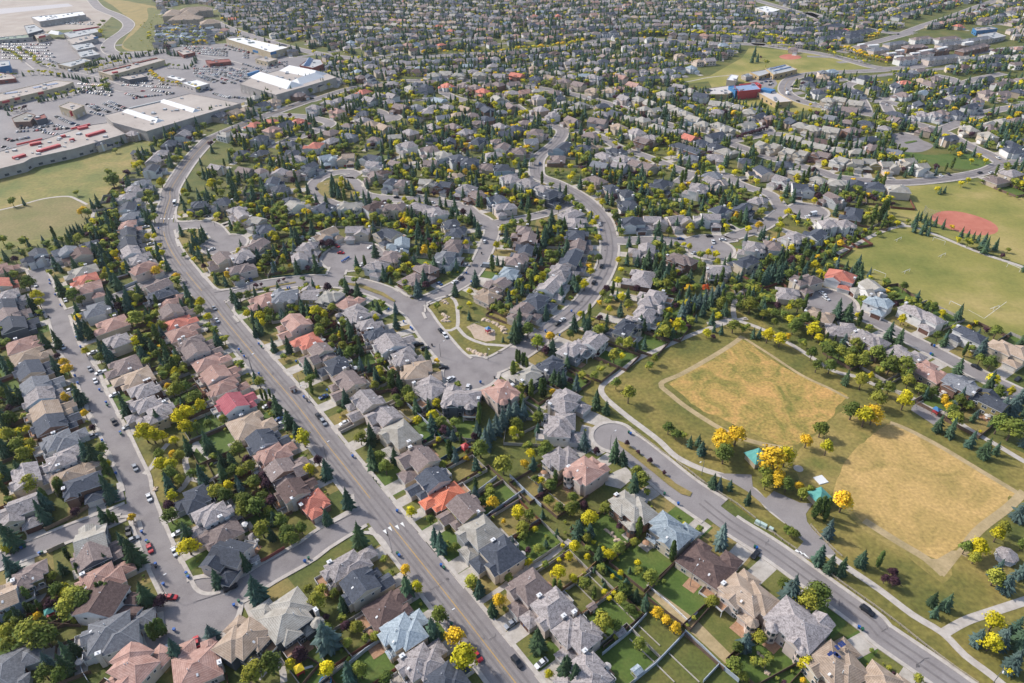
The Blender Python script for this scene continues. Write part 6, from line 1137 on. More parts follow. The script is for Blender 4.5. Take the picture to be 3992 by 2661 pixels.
def big(t, flat, hgt, label, cat='building', wall=None, roof=None, parapet=True, bars=(), extra=None, name='store_building', band=True):
    P_ = pxr(t, flat, hgt); cx = sum(p.x for p in P_)/len(P_); cy = sum(p.y for p in P_)/len(P_); o = empty(name, (cx, cy, 0)); tag(o, label, cat)
    L_ = [(p.x-cx, p.y-cy) for p in P_]; area = sum(L_[i-1][0]*L_[i][1]-L_[i][0]*L_[i-1][1] for i in range(len(L_)))
    if area < 0: L_ = L_[::-1]
    mb = MB(); mb.prism(L_, 0, hgt); mb.build('wall', wall or M_gwall, o)
    if parapet:
        pm = MB(); n = len(L_)
        for i in range(n):
            a, b = Vector((*L_[i], 0)), Vector((*L_[(i+1) % n], 0)); d = (b-a)
            if d.length < .5: continue
            pm.obox((a+b)/2, d, d.length/2, .22, hgt-.3, hgt+.55)
        pm.build('parapet', wall or M_gwall, o)
    rm = MB(); rm.prism([(x*.995, y*.995) for x, y in L_], hgt+.01, hgt+.08); rf = rm.build('roof', roof or M_flat, o)
    if band:
        for i in range(len(L_)):
            a, b = Vector((*L_[i], 0)), Vector((*L_[(i+1) % len(L_)], 0)); d = (b-a); nn = Vector((d.y, -d.x, 0)).normalized()
            if d.length < 10 or nn.y > .3: continue
            for k in range(int(d.length/9)):
                c = a+d.normalized()*(5+9*k)+nn*.05; wm = MB(); wm.obox(c, d, 1.6, .06, 1 if hgt < 8 else .3, 2.8 if hgt < 8 else 3.2); wm.build('window' if hgt < 8 else 'loading_door', M_glass if hgt < 8 else M_cham, o)
                if k > 5: break
    for (x0, y0, x1, y1, wd, hh, m_, nm) in bars:
        a, b = T(t, x0, y0, hgt), T(t, x1, y1, hgt); d = b-a; m2 = MB(); c = (a+b)/2-Vector((cx, cy, 0))
        if nm == 'skylight':
            u = d.normalized(); v = Vector((-u.y, u.x, 0)); e = d.length/2; q = [c-u*e-v*wd/2, c+u*e-v*wd/2, c+u*e+v*wd/2, c-u*e+v*wd/2, c-u*(e-wd*.3), c+u*(e-wd*.3)]
            m2.add([(p.x, p.y, hgt+.1) for p in q[:4]]+[(p.x, p.y, hgt+hh) for p in q[4:]], [(0,1,5,4), (2,3,4,5), (1,2,5), (3,0,4)])
        else: m2.obox(c, d, d.length/2, wd/2, hgt+.1, hgt+hh)
        m2.build(nm, m_, o)
    rr = random.Random(len(label))
    for _ in range(min(26, 2+int(abs(area)/500))):
        i = rr.randrange(len(L_)); s_ = rr.uniform(.1, .75); x, y = L_[i][0]*s_, L_[i][1]*s_; q_ = rr.uniform(.7, 1.8); um = MB(); um.box(x-q_, x+q_, y-q_*.7, y+q_*.7, hgt+.09, hgt+.6+q_*.5); um.build('rooftop_unit', M_metal, o)
    return o
R_ = M_redp
for i, (x0, y0, x1, y1) in enumerate([(1160,345,1240,340), (1090,338,1130,333), (1310,405,1370,400), (1370,430,1430,425), (1490,405,1550,400), (1560,390,1650,372), (1690,370,1760,355), (1890,325,1960,315), (1380,385,1430,378)]):
    a = MB(); A_, B_ = T('P', x0, y0, 8.2), T('P', x1, y1, 8.2); a.obox((A_+B_)/2, B_-A_, (B_-A_).length/2, 2.2, 5.0, 8.3); a.obox((A_+B_)/2, B_-A_, (B_-A_).length/2+.3, 2.5, 8.31, 8.45); o = a.build('townhouse_block', M_flatw); tag(o, '%s white flat-topped stair block among the tan townhouses' % ordn(i), 'townhouses')
big('M', (800,880, 1450,715, 1840,790, 1120,1005, 860,935), 9, 'huge beige flat-roofed store with two long white roof ridges', roof=M_flat, bars=[(965,845,1225,930,9,2.4,M_flatw,'skylight'), (1245,770,1505,852,9,2.4,M_flatw,'skylight'), (990,830,1250,770,3,1,M_flatg,'roof_ledge')])
big('M', (-120,1190, 320,1070, 500,1012, 690,955, 820,938, 955,1025, 560,1140, 240,1210, 180,1245, -120,1320), 7.5, 'long beige store with red roof signs beside the meadow', roof=M_flat, bars=[(598,992,672,975,4,2,R_,'roof_sign'), (665,1045,802,1005,4,2,R_,'roof_sign'), (230,1112,320,1095,4,2,R_,'roof_sign'), (290,1165,460,1115,4,2,R_,'roof_sign'), (105,1217,195,1190,4,2,R_,'roof_sign'), (470,1050,505,1043,3,2,R_,'roof_sign'), (535,1078,572,1070,3,2,R_,'roof_sign'), (545,990,690,955,2,1.6,R_,'roof_sign'), (130,1110,325,1065,1.5,1.4,R_,'roof_sign')])
big('N', (-130,640, -10,575, 60,565, 240,518, 500,548, 610,592, 400,655, 150,725), 9, 'grey-walled mall with white gabled roof ridges', roof=M_flat, wall=M_gwall, bars=[(10,575,300,665,22,5,M_flatw,'skylight'), (230,525,490,578,22,5,M_flatw,'skylight'), (290,640,480,580,18,5,M_flatw,'skylight'), (-60,580,20,555,3,3,M_blup,'blue_canopy')])
big('M', (1725,295, 1850,285, 2205,362, 2065,400), 8, 'long white-roofed store above the upper car park', roof=M_flatw, wall=M_tanw, bars=[(1930,378,1970,388,.5,-3,M_blup,'shop_sign'), (2065,400,2110,390,.5,-3,M_blup,'shop_sign'), (1810,302,1840,300,6,.8,M_greenp,'roof_patch'), (1900,328,1940,325,6,.8,M_greenp,'roof_patch')])
big('M', (-60,728, 420,615, 560,628, 480,660, 0,775, -60,790), 6, 'long shopping strip with blue panels on its beige roof', wall=M_tanw, bars=[(40,715,135,702,7,.5,M_solar,'solar_panel'), (255,672,320,660,7,.5,M_solar,'solar_panel'), (352,652,440,636,7,.5,M_solar,'solar_panel'), (15,775,70,762,.6,-2,R_,'shop_sign'), (110,752,150,742,.6,-2,R_,'shop_sign'), (290,708,330,698,.6,-2,R_,'shop_sign')])
big('M', (750,545, 1180,440, 1260,458, 850,575), 6, 'long shopping strip with dull red roof bands', wall=M_tanw, bars=[(790,548,1000,500,3,1.2,M_brickd,'roof_band'), (1020,490,1200,447,3,1.2,M_brickd,'roof_band'), (860,560,900,552,3,1.6,R_,'roof_sign')])
big('M', (480,252, 720,214, 770,240, 540,290), 6, 'grey-roofed store with a white entrance peak', roof=M_flatg, bars=[(390,250,470,262,10,4,M_flatw,'skylight'), (560,240,760,210,1,2,R_,'shop_sign')])
big('M', (510,300, 700,262, 750,290, 560,338), 6, 'beige store with a small blue and yellow sign', roof=M_flat, bars=[(720,297,752,290,1,2.5,M_blup,'shop_sign')])
big('M', (540,345, 700,328, 730,358, 590,385), 5, 'small grey-roofed shops, upper pair', roof=M_flatg); big('M', (590,400, 705,378, 765,415, 620,440), 5, 'small grey-roofed shops, lower pair', roof=M_flatg)
big('M', (440,490, 640,448, 700,462, 540,512), 5, 'pale corner store by the tree-lined shopping road', roof=M_flatg, wall=M_tanw)
big('M', (185,198, 262,186, 332,228, 212,260), 9, 'black boxy store in the upper left lot', roof=M_flatg, wall=wallmat('x')); big('M', (252,255, 345,240, 385,270, 285,292), 6, 'beige store with a round red sign', roof=M_flat, wall=M_tanw, bars=[(300,290,350,280,.8,2.5,R_,'shop_sign')])
big('M', (-60,290, 235,262, 250,285, -60,310), 5, 'green-roofed shopping strip at the left edge', roof=M_greenp); big('M', (238,130, 630,87, 655,112, 300,165), 8, 'long white warehouse beyond the car parks', roof=M_flatw, wall=M_gwall)
big('M', (1268,588, 1300,576, 1420,604, 1385,620), 5, 'small building with a white canopy roof', roof=M_flatw, wall=M_cham); big('M', (1388,632, 1500,610, 1600,640, 1490,668), 5, 'small blue-edged store between the car parks', roof=M_flatw, wall=M_cham)
big('M', (450,812, 530,780, 642,808, 560,848), 8, 'cream office block with red corner stripes', wall=M_tanw, bars=[(530,850,545,846,1,-5,R_,'red_corner')]); big('M', (1350,390, 1420,375, 1490,400, 1400,420), 4, 'tan restaurant beside the upper car park', roof=M_flat, wall=M_brickd); big('M', (1570,462, 1750,452, 1765,470, 1600,488), 4, 'dark red restaurant below the upper car park', roof=M_brickd, wall=M_brickd)
big('M', (1950,450, 2030,432, 2120,452, 2045,476), 5, 'cream store between the mall and the white-roofed store', wall=M_tanw); big('M', (-60,470, 70,465, 75,500, -60,520), 9, 'dark blue-grey building at the left edge', roof=M_flatg, wall=M_blup); big('M', (910,588, 1080,565, 1125,585, 985,610), 5, 'pair of dark shops below the red-banded strip', roof=M_flat, wall=wallmat('x'))
big('M', (90,905, 200,860, 270,880, 230,930, 110,935), 5, 'timber restaurant in the lower left lot', roof=roofmat('l'), wall=wallmat('n')); big('M', (255,905, 340,870, 360,900, 280,920), 5, 'dark green annex of the timber restaurant', roof=M_brickd, wall=wallmat('x')); big('N', (330,500, 400,450, 490,455, 510,490, 430,520), 6, 'round-ended glass-roofed centre behind the mall', roof=M_flatg, wall=M_brickd, bars=[(380,505,410,455,8,4,M_bluroof,'skylight')])
big('M', (-60,545, 90,570, 120,600, -60,620), 4, 'reddish shops at the left edge by the road', wall=M_brickd, roof=M_flat)
# pitched apartment and townhouse blocks
def block(t, a, b, wid, hgt, label, rk, wk, cat='building', name='apartment_building'):
    A_, B_ = T(t, *a, hgt), T(t, *b, hgt); d = B_-A_; c = (A_+B_)/2; L = d.length; rt = empty(name, (c.x, c.y, 0), math.atan2(d.y, d.x)); tag(rt, label, cat)
    w_, rf = MB(), MB(); w_.box(-L/2, L/2, -wid/2, wid/2, 0, hgt); hiproof(rf, -L/2, L/2, -wid/2, wid/2, hgt, .5, .5, 'hip', 'x')
    n = max(1, int(L/13))
    for k in range(n): x = -L/2+L*(k+.5)/n; hiproof(rf, x-2.4, x+2.4, -wid/2-1, 0, hgt-.2, .7, .3, 'gable', 'y'); w_.box(x-2.3, x+2.3, -wid/2-.9, 0, 0, hgt-.3)
    w_.build('wall', wallmat(wk), rt); rf.build('roof', roofmats(rk, wk), rt)
    for k in range(min(2*n, 24)):
        for zz in (1.2, 4.2, 7.0):
            if zz > hgt-1.4: continue
            m_ = MB(); x = -L/2+L*(k+.5)/min(2*n, 24); window_mb(m_, 'f', x, -wid/2-.92 if k % 2 == 0 and 0 else -wid/2, zz+.4, 1.5, 1.3); m_.build('window', [M_trim, M_glass], rt)
for lb, A_ in (('apartment wing nearest the hill, pale hipped roof', ((1300,120), (1330,85))), ('back apartment wing with pale hipped roof', ((1370,85), (1620,68))), ('front apartment wing with pale hipped roof', ((1300,145), (1540,135))), ('separate apartment wing right of the others', ((1530,178), (1680,165))), ('middle apartment wing with pale hipped roof', ((1420,115), (1470,80)))):
    block('M', A_[0], A_[1], 24, 10, lb, 't', 't')
tr = [((1070,365), (1180,350)), ((1180,385), (1300,370)), ((1290,420), (1420,400)), ((1380,455), (1520,440)), ((1300,340), (1450,320)), ((1440,360), (1600,350)), ((1480,420), (1640,400)), ((1600,455), (1850,425)), ((1560,395), (1760,370)), ((1500,300), (1640,285)), ((1700,345), (1900,320)), ((1860,390), (2060,340)), ((1680,300), (1850,285)), ((1900,310), (2090,285))]
for i, (a, b) in enumerate(tr): block('P', a, b, 11, 6, 'tan-roofed townhouse block, %s of the cluster beyond the arterial' % ordn(i), 'bcb'[i % 3], 'wen'[i % 3], 'townhouses', 'townhouse_block')
for i, (a, b) in enumerate([((760,225), (950,185)), ((790,300), (960,270)), ((830,260), (1000,235)), ((1000,260), (1190,225)), ((990,290), (1100,270)), ((560,240), (720,215))]): block('P', a, b, 13, 6, 'blue-grey roofed townhouse row, %s above the school field road' % ordn(i), 's', 'g', 'townhouses', 'townhouse_block')
# school
big('O', (1450,682, 1640,655, 1700,690, 1640,722, 1490,722), 5, 'beige flat west wing of the school', 'school', M_yel2, M_cham, name='school_building')
big('O', (1690,658, 1850,640, 1893,682, 1722,700), 8, 'red school hall with a blue-grey roof', 'school', M_redp, M_bluroof, name='school_building', band=False)
big('O', (1645,660, 1690,655, 1722,690, 1700,695), 8, 'blue corner block of the school', 'school', M_blup, M_blup, name='school_building', band=False)
big('O', (1860,702, 1980,685, 2135,775, 2010,785), 5, 'beige flat east wing of the school', 'school', M_yel2, M_cham, name='school_building', bars=[(1900,690,1985,708,9,2.5,M_blup,'blue_roof_box')])
big('O', (1730,645, 1860,630, 1900,652, 1850,640, 1740,658), 7, 'low red block behind the school hall', 'school', M_redp, M_redp, name='school_building', band=False)
big('O', (1810,552, 1950,528, 2000,545, 1880,585), 4, 'lower grey-roofed school building near the car park', 'school', M_yel2, M_flatg, name='school_building'); big('O', (1930,525, 2080,492, 2172,530, 1990,572), 5, 'larger grey-roofed school building by the ball field', 'school', M_yel2, M_flatg, name='school_building', bars=[(1960,530,2080,500,1.5,1,M_bluroof,'roof_rib'), (1990,545,2120,512,1.5,1,M_bluroof,'roof_rib')])
big('O', (1745,575, 1800,562, 1830,578, 1780,592), 3.5, 'small grey portable classroom', 'school', M_gwall, M_flatg, name='school_building', band=False); big('O', (1632,612, 1665,570, 1722,578, 1700,618), 6, 'white-roofed block on the school lawn', 'school', M_cham, M_flatw, name='school_building')
big('O', (1850,60, 1930,45, 2040,75, 1950,100), 7, 'white flat-roofed building near the top edge', roof=M_flatw, wall=M_cham); big('P', (1960,215, 2100,205, 2150,220, 1990,236), 6, 'blue-walled flat building at upper right', roof=M_flat, wall=M_blup); big('P', (2000,265, 2130,245, 2215,275, 2100,300), 5, 'grey flat building beside the blue-walled one', roof=M_flatg, wall=M_gwall)

# ------------------------------------------------------------------ park shelters, fences, lamps, bins and small things
M_teal = mat('teal_metal_roof', [(.09, .30, .27), (.13, .38, .34)], .8, wave=('X', 2.0, .75, 0)); M_block = mat('tan_block', [(.40, .34, .24)])
def hut(t, x, y, z, w_, rot, label):
    p = T(t, x, y, z); rt = empty('park_shelter', (p.x, p.y, 0), rot); tag(rt, label, 'park shelter', 'teal-roofed park shelters'); a = MB(); a.box(-w_/2, w_/2, -w_/2, w_/2, 0, 3.2); a.build('wall', M_block, rt)
    r_ = MB(); e = w_/2+.6; r_.add([(-e,-e,3.1), (e,-e,3.1), (e,e,3.1), (-e,e,3.1), (0,0,5.6)], [(0,1,4), (1,2,4), (2,3,4), (3,0,4), (3,2,1,0)]); r_.build('roof', M_teal, rt)
    d_ = MB(); d_.box(-.5, .5, -w_/2-.06, -w_/2+.02, .05, 2.1); d_.build('door', M_blup, rt)
hut('E', 315, 1205, 3.5, 6.4, .35, 'teal pyramid-roofed hut beside the orange trees'); hut('C', 1957, 135, 3.5, 6.0, .35, 'teal pyramid-roofed hut among upright green trees')
def octo(t, x, y, r, roofk, label, name='gazebo', h=2.6):
    p = T(t, x, y, h); rt = empty(name, (p.x, p.y, 0)); tag(rt, label, 'gazebo'); n = 8; a = MB()
    for i in range(n): q = (r*math.cos(6.2832*i/n), r*math.sin(6.2832*i/n)); a.box(q[0]-.08, q[0]+.08, q[1]-.08, q[1]+.08, 0, h)
    a.prism([(r*.98*math.cos(6.2832*i/n), r*.98*math.sin(6.2832*i/n)) for i in range(n)], .02, .25); a.build('frame', M_trim, rt)
    b = MB(); q = [((r+.4)*math.cos(6.2832*i/n), (r+.4)*math.sin(6.2832*i/n), h) for i in range(n)]+[(0, 0, h+1.5)]; b.add(q, [(i, (i+1) % n, n) for i in range(n)]+[tuple(range(n))[::-1]]); b.build('roof', roofmat(roofk), rt)
octo('D', 2225, 590, 3.2, 'g', 'octagonal grey-roofed gazebo near the golden pitch'); octo('B', 2180, 980, 1.8, 'b', 'small brown garden gazebo beside the wooden fence'); octo('A', 1935, 450, 1.6, 'g', 'grey garden umbrella-shaped gazebo on a deck')
M_wood = mat('rail_wood', [(.33, .28, .22), (.4, .35, .28)], 1); M_cedar = mat('cedar_fence', [(.33, .19, .08), (.42, .25, .12)], .6); M_wfence = mat('pale_blue_white_fence', [(.33, .37, .42), (.4, .44, .49)], .4); M_gfence = mat('dark_green_fence', [(.01, .07, .05)]); M_bfence = mat('blue_grey_fence', [(.06, .12, .2)])
def fence(pts, label, m_, hh=1.8, rail=False, gap=2.5, name='garden_fence', thick=.06):
    ps = spline(PL(pts), 6) if len(pts.split()) > 4 else PL(pts); o = ps[0].copy(); rt = empty(name, (o.x, o.y, 0)); tag(rt, label, 'fence'); pan, post = MB(), MB()
    for i in range(len(ps)-1):
        a, b = ps[i]-o, ps[i+1]-o; d = b-a; L = d.length
        if L < .1: continue
        if rail:
            for z in (.45, .9): pan.obox((a+b)/2, d, L/2, .06, z, z+.14)
        else: pan.obox((a+b)/2, d, L/2, thick, .05, hh)
        for k in range(max(1, int(L/gap))): p = a.lerp(b, k/max(1, int(L/gap))); post.obox(p, d, .1, .12, 0, hh+.12)
    pan.add(post.v, post.f); pan.build('rail' if rail else 'panel', m_, rt)
fence('H 1440,1020 1560,1110 1700,1215 1790,1280', 'low wooden rail fence between the boulevard bulb and the path', M_wood, 1.0, True, name='rail_fence')
fence('H 1850,1320 1950,1390 2050,1470 2150,1545', 'low wooden rail fence beside the boulevard median', M_wood, 1.0, True, name='rail_fence')
fence('C 1000,0 1180,120 1320,210 1460,320', 'wooden rail fence above the utility boxes', M_wood, 1.0, True, name='rail_fence'); fence('C 1560,400 1660,480 1770,555', 'wooden rail fence right of the utility boxes', M_wood, 1.0, True, name='rail_fence')
fence('C 1880,370 1960,460 2060,560 2120,610', 'wooden rail fence curving beside the park trees', M_wood, 1.0, True, name='rail_fence'); fence('D 850,730 1000,840 1200,980 1400,1130 1600,1290 1800,1440 2000,1580', 'long wooden rail fence between boulevard and path', M_wood, 1.0, True, name='rail_fence')
fence('C -60,900 130,770 260,645', 'orange cedar fence crossing the terraced gardens', M_cedar); fence('C 40,1130 260,970 410,850', 'lower orange cedar fence in the terraced gardens', M_cedar); fence('C 250,650 440,790', 'green fence at the top of the terraced gardens', M_gfence)
fence('C 530,1568 700,1430 920,1200', 'pale blue fence climbing to the gravel lane', M_wfence, 1.6, thick=.12); fence('C 920,1195 1050,1310 1180,1440 1330,1568', 'pale blue-white wall along the gravel lane', M_wfence, 2.0, thick=.1); fence('C 290,1360 500,1190 630,1050', 'pale blue fence left of the yellow shrubs', M_wfence, 1.6, thick=.1); fence('C 1180,1440 1060,1568', 'pale fence joining the lane wall at the bottom', M_wfence, 1.6, thick=.1)
fence('B 520,1430 640,1330 790,1230', 'white fence behind the light blue-roofed house', M_wfence, 1.8, thick=.1); fence('B 1430,170 1640,10', 'pale blue fence behind the orange-red roofed house', M_wfence, 1.8, thick=.1); fence('B 1520,340 1850,110', 'pale fence with a walkway behind the taupe garden', M_wfence, 1.8, thick=.1); fence('B 1740,0 1850,110 1980,230', 'pale wall stepping down beside the villas garden', M_wfence, 1.8, thick=.1)
fence('G 1620,800 1760,930 1890,1060', 'white back fence of the dry lawns', M_wfence, 1.6, thick=.15); fence('G 1680,1200 1890,1070 2060,1220', 'dark green fence round the square lawn', M_gfence, 1.8); fence('G 1930,1310 2200,1150', 'blue fence beside the slide garden', M_bfence, 1.8)
fence('G 1360,830 1560,740', 'stone-coloured upper fence beside the dry lawn', M_conc, 1.6, thick=.12); fence('G 1010,1060 1230,950 1400,850 1570,770', 'long pale fence pair running up from the yellow-lined road', M_conc, 1.6, thick=.12); fence('G 990,1030 1220,910', 'pale fence beside the white car drive', M_conc, 1.5, thick=.12)
fence('C 630,830 790,960 950,1110', 'white picket fence round the big green lawn', M_trim, 1.0, thick=.12); fence('C 950,1110 1015,1040', 'short white picket fence at the lawn corner', M_trim, 1.0, thick=.12); fence('C 630,830 695,775', 'short white picket fence at the lawn top', M_trim, 1.0, thick=.12)
fence('A 350,410 520,330 760,190', 'brown wooden fence along the left side branch', mat('brown_board', [(.2, .14, .09), (.27, .19, .13)], 1), 1.8); fence('A 0,1190 200,1090 330,1010', 'dark red fence in the lower left gardens', M_brickd, 1.8); fence('A 370,580 500,520', 'tan fence beside the left side branch', M_wood, 1.8); fence('A 1900,690 2030,640 2180,550', 'dark red fence along the link street', M_brickd, 1.8)
fence('A 600,1390 640,1500 680,1568', 'pale fence beside the lower left lawn', M_wfence, 1.5); fence('I 1100,1060 1210,1015 1300,975', 'white fence along the cross lane', M_wfence, 1.8, thick=.1); fence('I 1080,960 1140,945 1200,925', 'white fence one garden above the cross lane', M_wfence, 1.8, thick=.1); fence('I 980,820 1100,770', 'white fence two gardens above the cross lane', M_wfence, 1.8, thick=.1)
fence('J 380,945 500,935 650,925 770,905 860,865', 'low hedge-lined fence beside the crescent entrance', M_gfence, .9); fence('J 340,950 400,840 460,720 530,620', 'tan fence of the alley beside the middle court', M_wood, 1.8); fence('L 555,300 640,255 750,200', 'brown fence behind the dark-roofed corner house', M_wood, 1.8); fence('G 780,180 930,110', 'tan lattice fence of the green lawn', M_wood, 1.6); fence('G 870,300 990,245', 'tan fence beside the trampoline', M_wood, 1.6); fence('G 1030,400 1150,345', 'tan fence below the trampoline', M_wood, 1.6)
# retaining ledges of terraced gardens
for i, (pts) in enumerate(('C 170,735 340,900', 'C 90,820 250,980', 'C 360,930 550,1110', 'C 570,1140 730,1290', 'C 500,1240 690,1420', 'C 800,1350 1030,1568', 'C 710,1440 840,1568', 'B 1880,0 2160,220')):
    fence(pts, '%s pale retaining ledge of the terraced gardens' % ordn(i), M_conc, .5, name='retaining_ledge', thick=.1)
M_lampp = mat('lamp_post_steel', [(.22, .22, .22)], rough=.5, metal=.4)
def lamp(t, x, y, i, short=False):
    p = T(t, x, y); g = near_road(p.x, p.y); rt = empty('street_lamp', (p.x, p.y, 0)); h = min(hk, key=lambda h: (h['p']-p).length); tag(rt, ' '.join(('tall grey street lamp near the %s' % h['key']).split()[:16]), 'street lamp', 'street lamps'); a = MB()
    c = min((q for q in RP[g[2]]), key=lambda q: (q-p).length) if g[2] else p+Vector((1, 0, 0)); d = (c-p).normalized()
    a.cyl((0,0,0), (0,0,8), .13, .08, 6); a.cyl((0,0,7.9), (d.x*2.2, d.y*2.2, 8.8), .06, .05, 5); a.build('pole', M_lampp, rt); b = MB(); b.obox((d.x*2.5, d.y*2.5), d, .45, .16, 8.72, 8.9); b.build('lamp_head', M_trim, rt)
for i, s in enumerate('G 195 470;G 880 1300;G 1925 355;G 722 735;B 1272 1165;J 198 1120;J 1795 1260;H 125 390;H 1243 1200;I 2312 1130;J 1298 240;K 490 100;C 960 830;A 1265 900;I 1975 480;H 2082 1440;D 2120 1568;G 640 640;O 420 1480;O 1225 1345;J 1650 180;F 2310 480'.split(';')): q = s.split(); lamp(q[0], float(q[1]), float(q[2]), i)
M_binb = mat('blue_bin_plastic', [(.01, .09, .33)], rough=.5); M_bing = mat('green_bin_plastic', [(.02, .10, .06)], rough=.5); M_bink = mat('black_bin_plastic', [(.03, .03, .035)], rough=.5)
bm_ = MB(); bm_.add([(-.3,-.3,.05), (.3,-.3,.05), (.3,.3,.05), (-.3,.3,.05), (-.38,-.38,1.05), (.38,-.38,1.05), (.38,.42,1.05), (-.38,.42,1.05)], [(3,2,1,0), (0,1,5,4), (1,2,6,5), (2,3,7,6), (3,0,4,7), (4,5,6,7)]); lm_ = MB(); lm_.box(-.42, .42, -.44, .46, 1.05, 1.15)
BM = {k: (bm_.mesh('body', [m_]), lm_.mesh('lid', [m_])) for k, m_ in (('b', M_binb), ('g', M_bing), ('k', M_bink))}
bins = 'A b 1085 420;A b 165 540;A g 190 530;A b 305 585;A g 322 578;A b 1122 490;A g 1135 500;A b 1190 665;A k 1190 685;A b 1250 820;A b 1425 735;A g 1435 755;A b 1333 1168;A b 1790 980;A g 1825 950;A b 2330 645;A b 1440 765;B b 880 260;B g 882 585;B b 895 602;B b 175 645;B g 203 622;B b 1215 675;B g 1237 695;B b 1480 705;B b 1265 1090;B g 1295 1125;B b 1853 1138;C b 870 205;C g 765 130;C b 1468 542;C g 1455 535;C b 2248 1150;C g 2275 1165;F b 688 530;F b 715 598;F b 915 660;F b 783 765;F k 823 852;F b 975 775;F g 985 800;F b 1105 1050;F g 1112 1065;F b 940 1125;F g 945 1150;F b 1065 1425;F b 703 180;F b 740 265;G b 258 238;G g 283 265;G b 75 290;G g 92 312;G b 123 353;G b 258 512;G b 600 400;G g 635 432;G b 670 725;G k 700 758;G b 1118 1268;G k 1845 248;G b 1650 90;G b 1663 102;G b 1585 35;G b 2290 590;G b 885 665;H b 650 120;H b 780 160;H b 1432 1062;H g 1415 1050;H b 55 590;H k 183 548;I b 1455 495;I b 455 970;I b 460 1002;I b 510 1105;I b 557 1200;I k 445 1305;J b 1448 1238;J b 520 1043;J b 540 1041;J b 2162 905;J k 2300 722;J b 2205 988;J b 1020 800;J b 1033 792;J b 1047 784;J b 1060 776;J b 1073 768;J b 1084 762;K b 100 432;K b 508 717;K b 663 292;K b 1243 383;E b 1637 432;E g 1650 440;E b 1665 370;E k 1645 362'.split(';')
bl = defaultdict(list)
for s in bins:
    t, k, x, y = s.split(); p = T(t, float(x), float(y), .5); h = min(hk, key=lambda h: (h['p']-p).length); bl[(k, h['key'])].append(p)
for (k, key), l in bl.items():
    for i, p in enumerate(l):
        z = .31 if near_road(p.x, p.y, 1)[0] > -.1 else .26
        rt = empty('wheelie_bin', (p.x, p.y, z), r5.uniform(0, 3)); link('body', BM[k][0], rt); link('lid', BM[k][1], rt)
        lb = '%s wheelie bin by the kerb of the %s' % ({'b': 'blue', 'g': 'green', 'k': 'black'}[k], key)
        if len(l) > 1: lb = '%s %s wheelie bin by the %s' % (ordn(i), {'b': 'blue', 'g': 'green', 'k': 'black'}[k], key)
        tag(rt, ' '.join(lb.split()[:16]), 'wheelie bin', 'wheelie bins at the kerbs')
# goals
def goal(t, x0, y0, x1, y1, label, small=False):
    a, b = T(t, x0, y0), T(t, x1, y1); c = (a+b)/2; d = (b-a); rt = empty('soccer_goal', (c.x, c.y, 0), math.atan2(d.y, d.x)); tag(rt, label, 'soccer goal', 'white soccer goals'); m_ = MB(); w_ = 3.66 if not small else 2.2; hh = 2.44 if not small else 1.9; e = .1
    m_.cyl((-w_,0,0), (-w_,0,hh), e, e, 6); m_.cyl((w_,0,0), (w_,0,hh), e, e, 6); m_.cyl((-w_,0,hh), (w_,0,hh), e, e, 6)
    if small:
        for x in (-w_, w_): m_.cyl((x,0,hh), (x,1.6,0), e*.7, e*.7, 5)
        for k in range(9): x = -w_+2*w_*k/8; m_.cyl((x,0,hh), (x,1.6,.05), .035, .035, 4)
        m_.cyl((-w_,1.6,.05), (w_,1.6,.05), e*.7, e*.7, 5)
    m_.build('frame', M_trim, rt)
goal('L', 690, 432, 729, 447, 'white goal nearest the white curved house'); goal('L', 951, 290, 990, 304, 'white goal near the red infield'); goal('L', 1022, 570, 1068, 592, 'white goal nearest the brown-roofed long house'); goal('L', 1273, 405, 1318, 424, 'white goal at the right edge of the field')
goal('L', 788, 292, 806, 284, 'small white netted goal top left of the field', True); goal('L', 980, 362, 998, 354, 'small white netted goal mid-field', True); goal('L', 822, 432, 842, 424, 'small white netted goal left mid-field', True); goal('L', 1210, 592, 1230, 584, 'small white netted goal lower right of the field', True)
mb = MB(); ribbon(mb, PL('L 1170,628 1268,555'), .15, .03); ribbon(mb, PL('L 1100,590 1170,628'), .15, .034); struct('pitch_line', mb, M_wht)
# backstops
def backstop(t, x, y, label, r=7):
    p = T(t, x, y); rt = empty('backstop', (p.x, p.y, 0)); tag(rt, label, 'backstop'); m_ = MB(); n = 12
    for i in range(n+1): a = 2.6+1.9*i/n; q = (r*math.cos(a), r*math.sin(a)); m_.cyl((q[0], q[1], 0), (q[0], q[1], 5), .07, .07, 5)
    for z in (.2, 1.4, 2.6, 3.8, 5):
        for i in range(n): a, b = 2.6+1.9*i/n, 2.6+1.9*(i+1)/n; m_.cyl((r*math.cos(a), r*math.sin(a), z), (r*math.cos(b), r*math.sin(b), z), .05, .05, 4)
    m_.build('frame', M_metal, rt)
backstop('L', 955, 172, 'chain-link backstop beside the large red infield'); backstop('P', 655, 425, 'chain-link backstop beside the small far red infield')
# rink boards
ps = spline(PL('P 700,945 860,890 980,876 1090,905 1080,950 950,970 800,985'), 5, True); rt = empty('hockey_rink', (ps[0].x, ps[0].y, 0)); tag(rt, 'white oval hockey rink boards on pale concrete', 'hockey rink'); m_ = MB()
for i in range(len(ps)): a, b = ps[i]-ps[0], ps[(i+1) % len(ps)]-ps[0]; m_.obox((a+b)/2, b-a, (b-a).length/2+.05, .12, 0, 1.2)
m_.build('boards', M_flatw, rt)
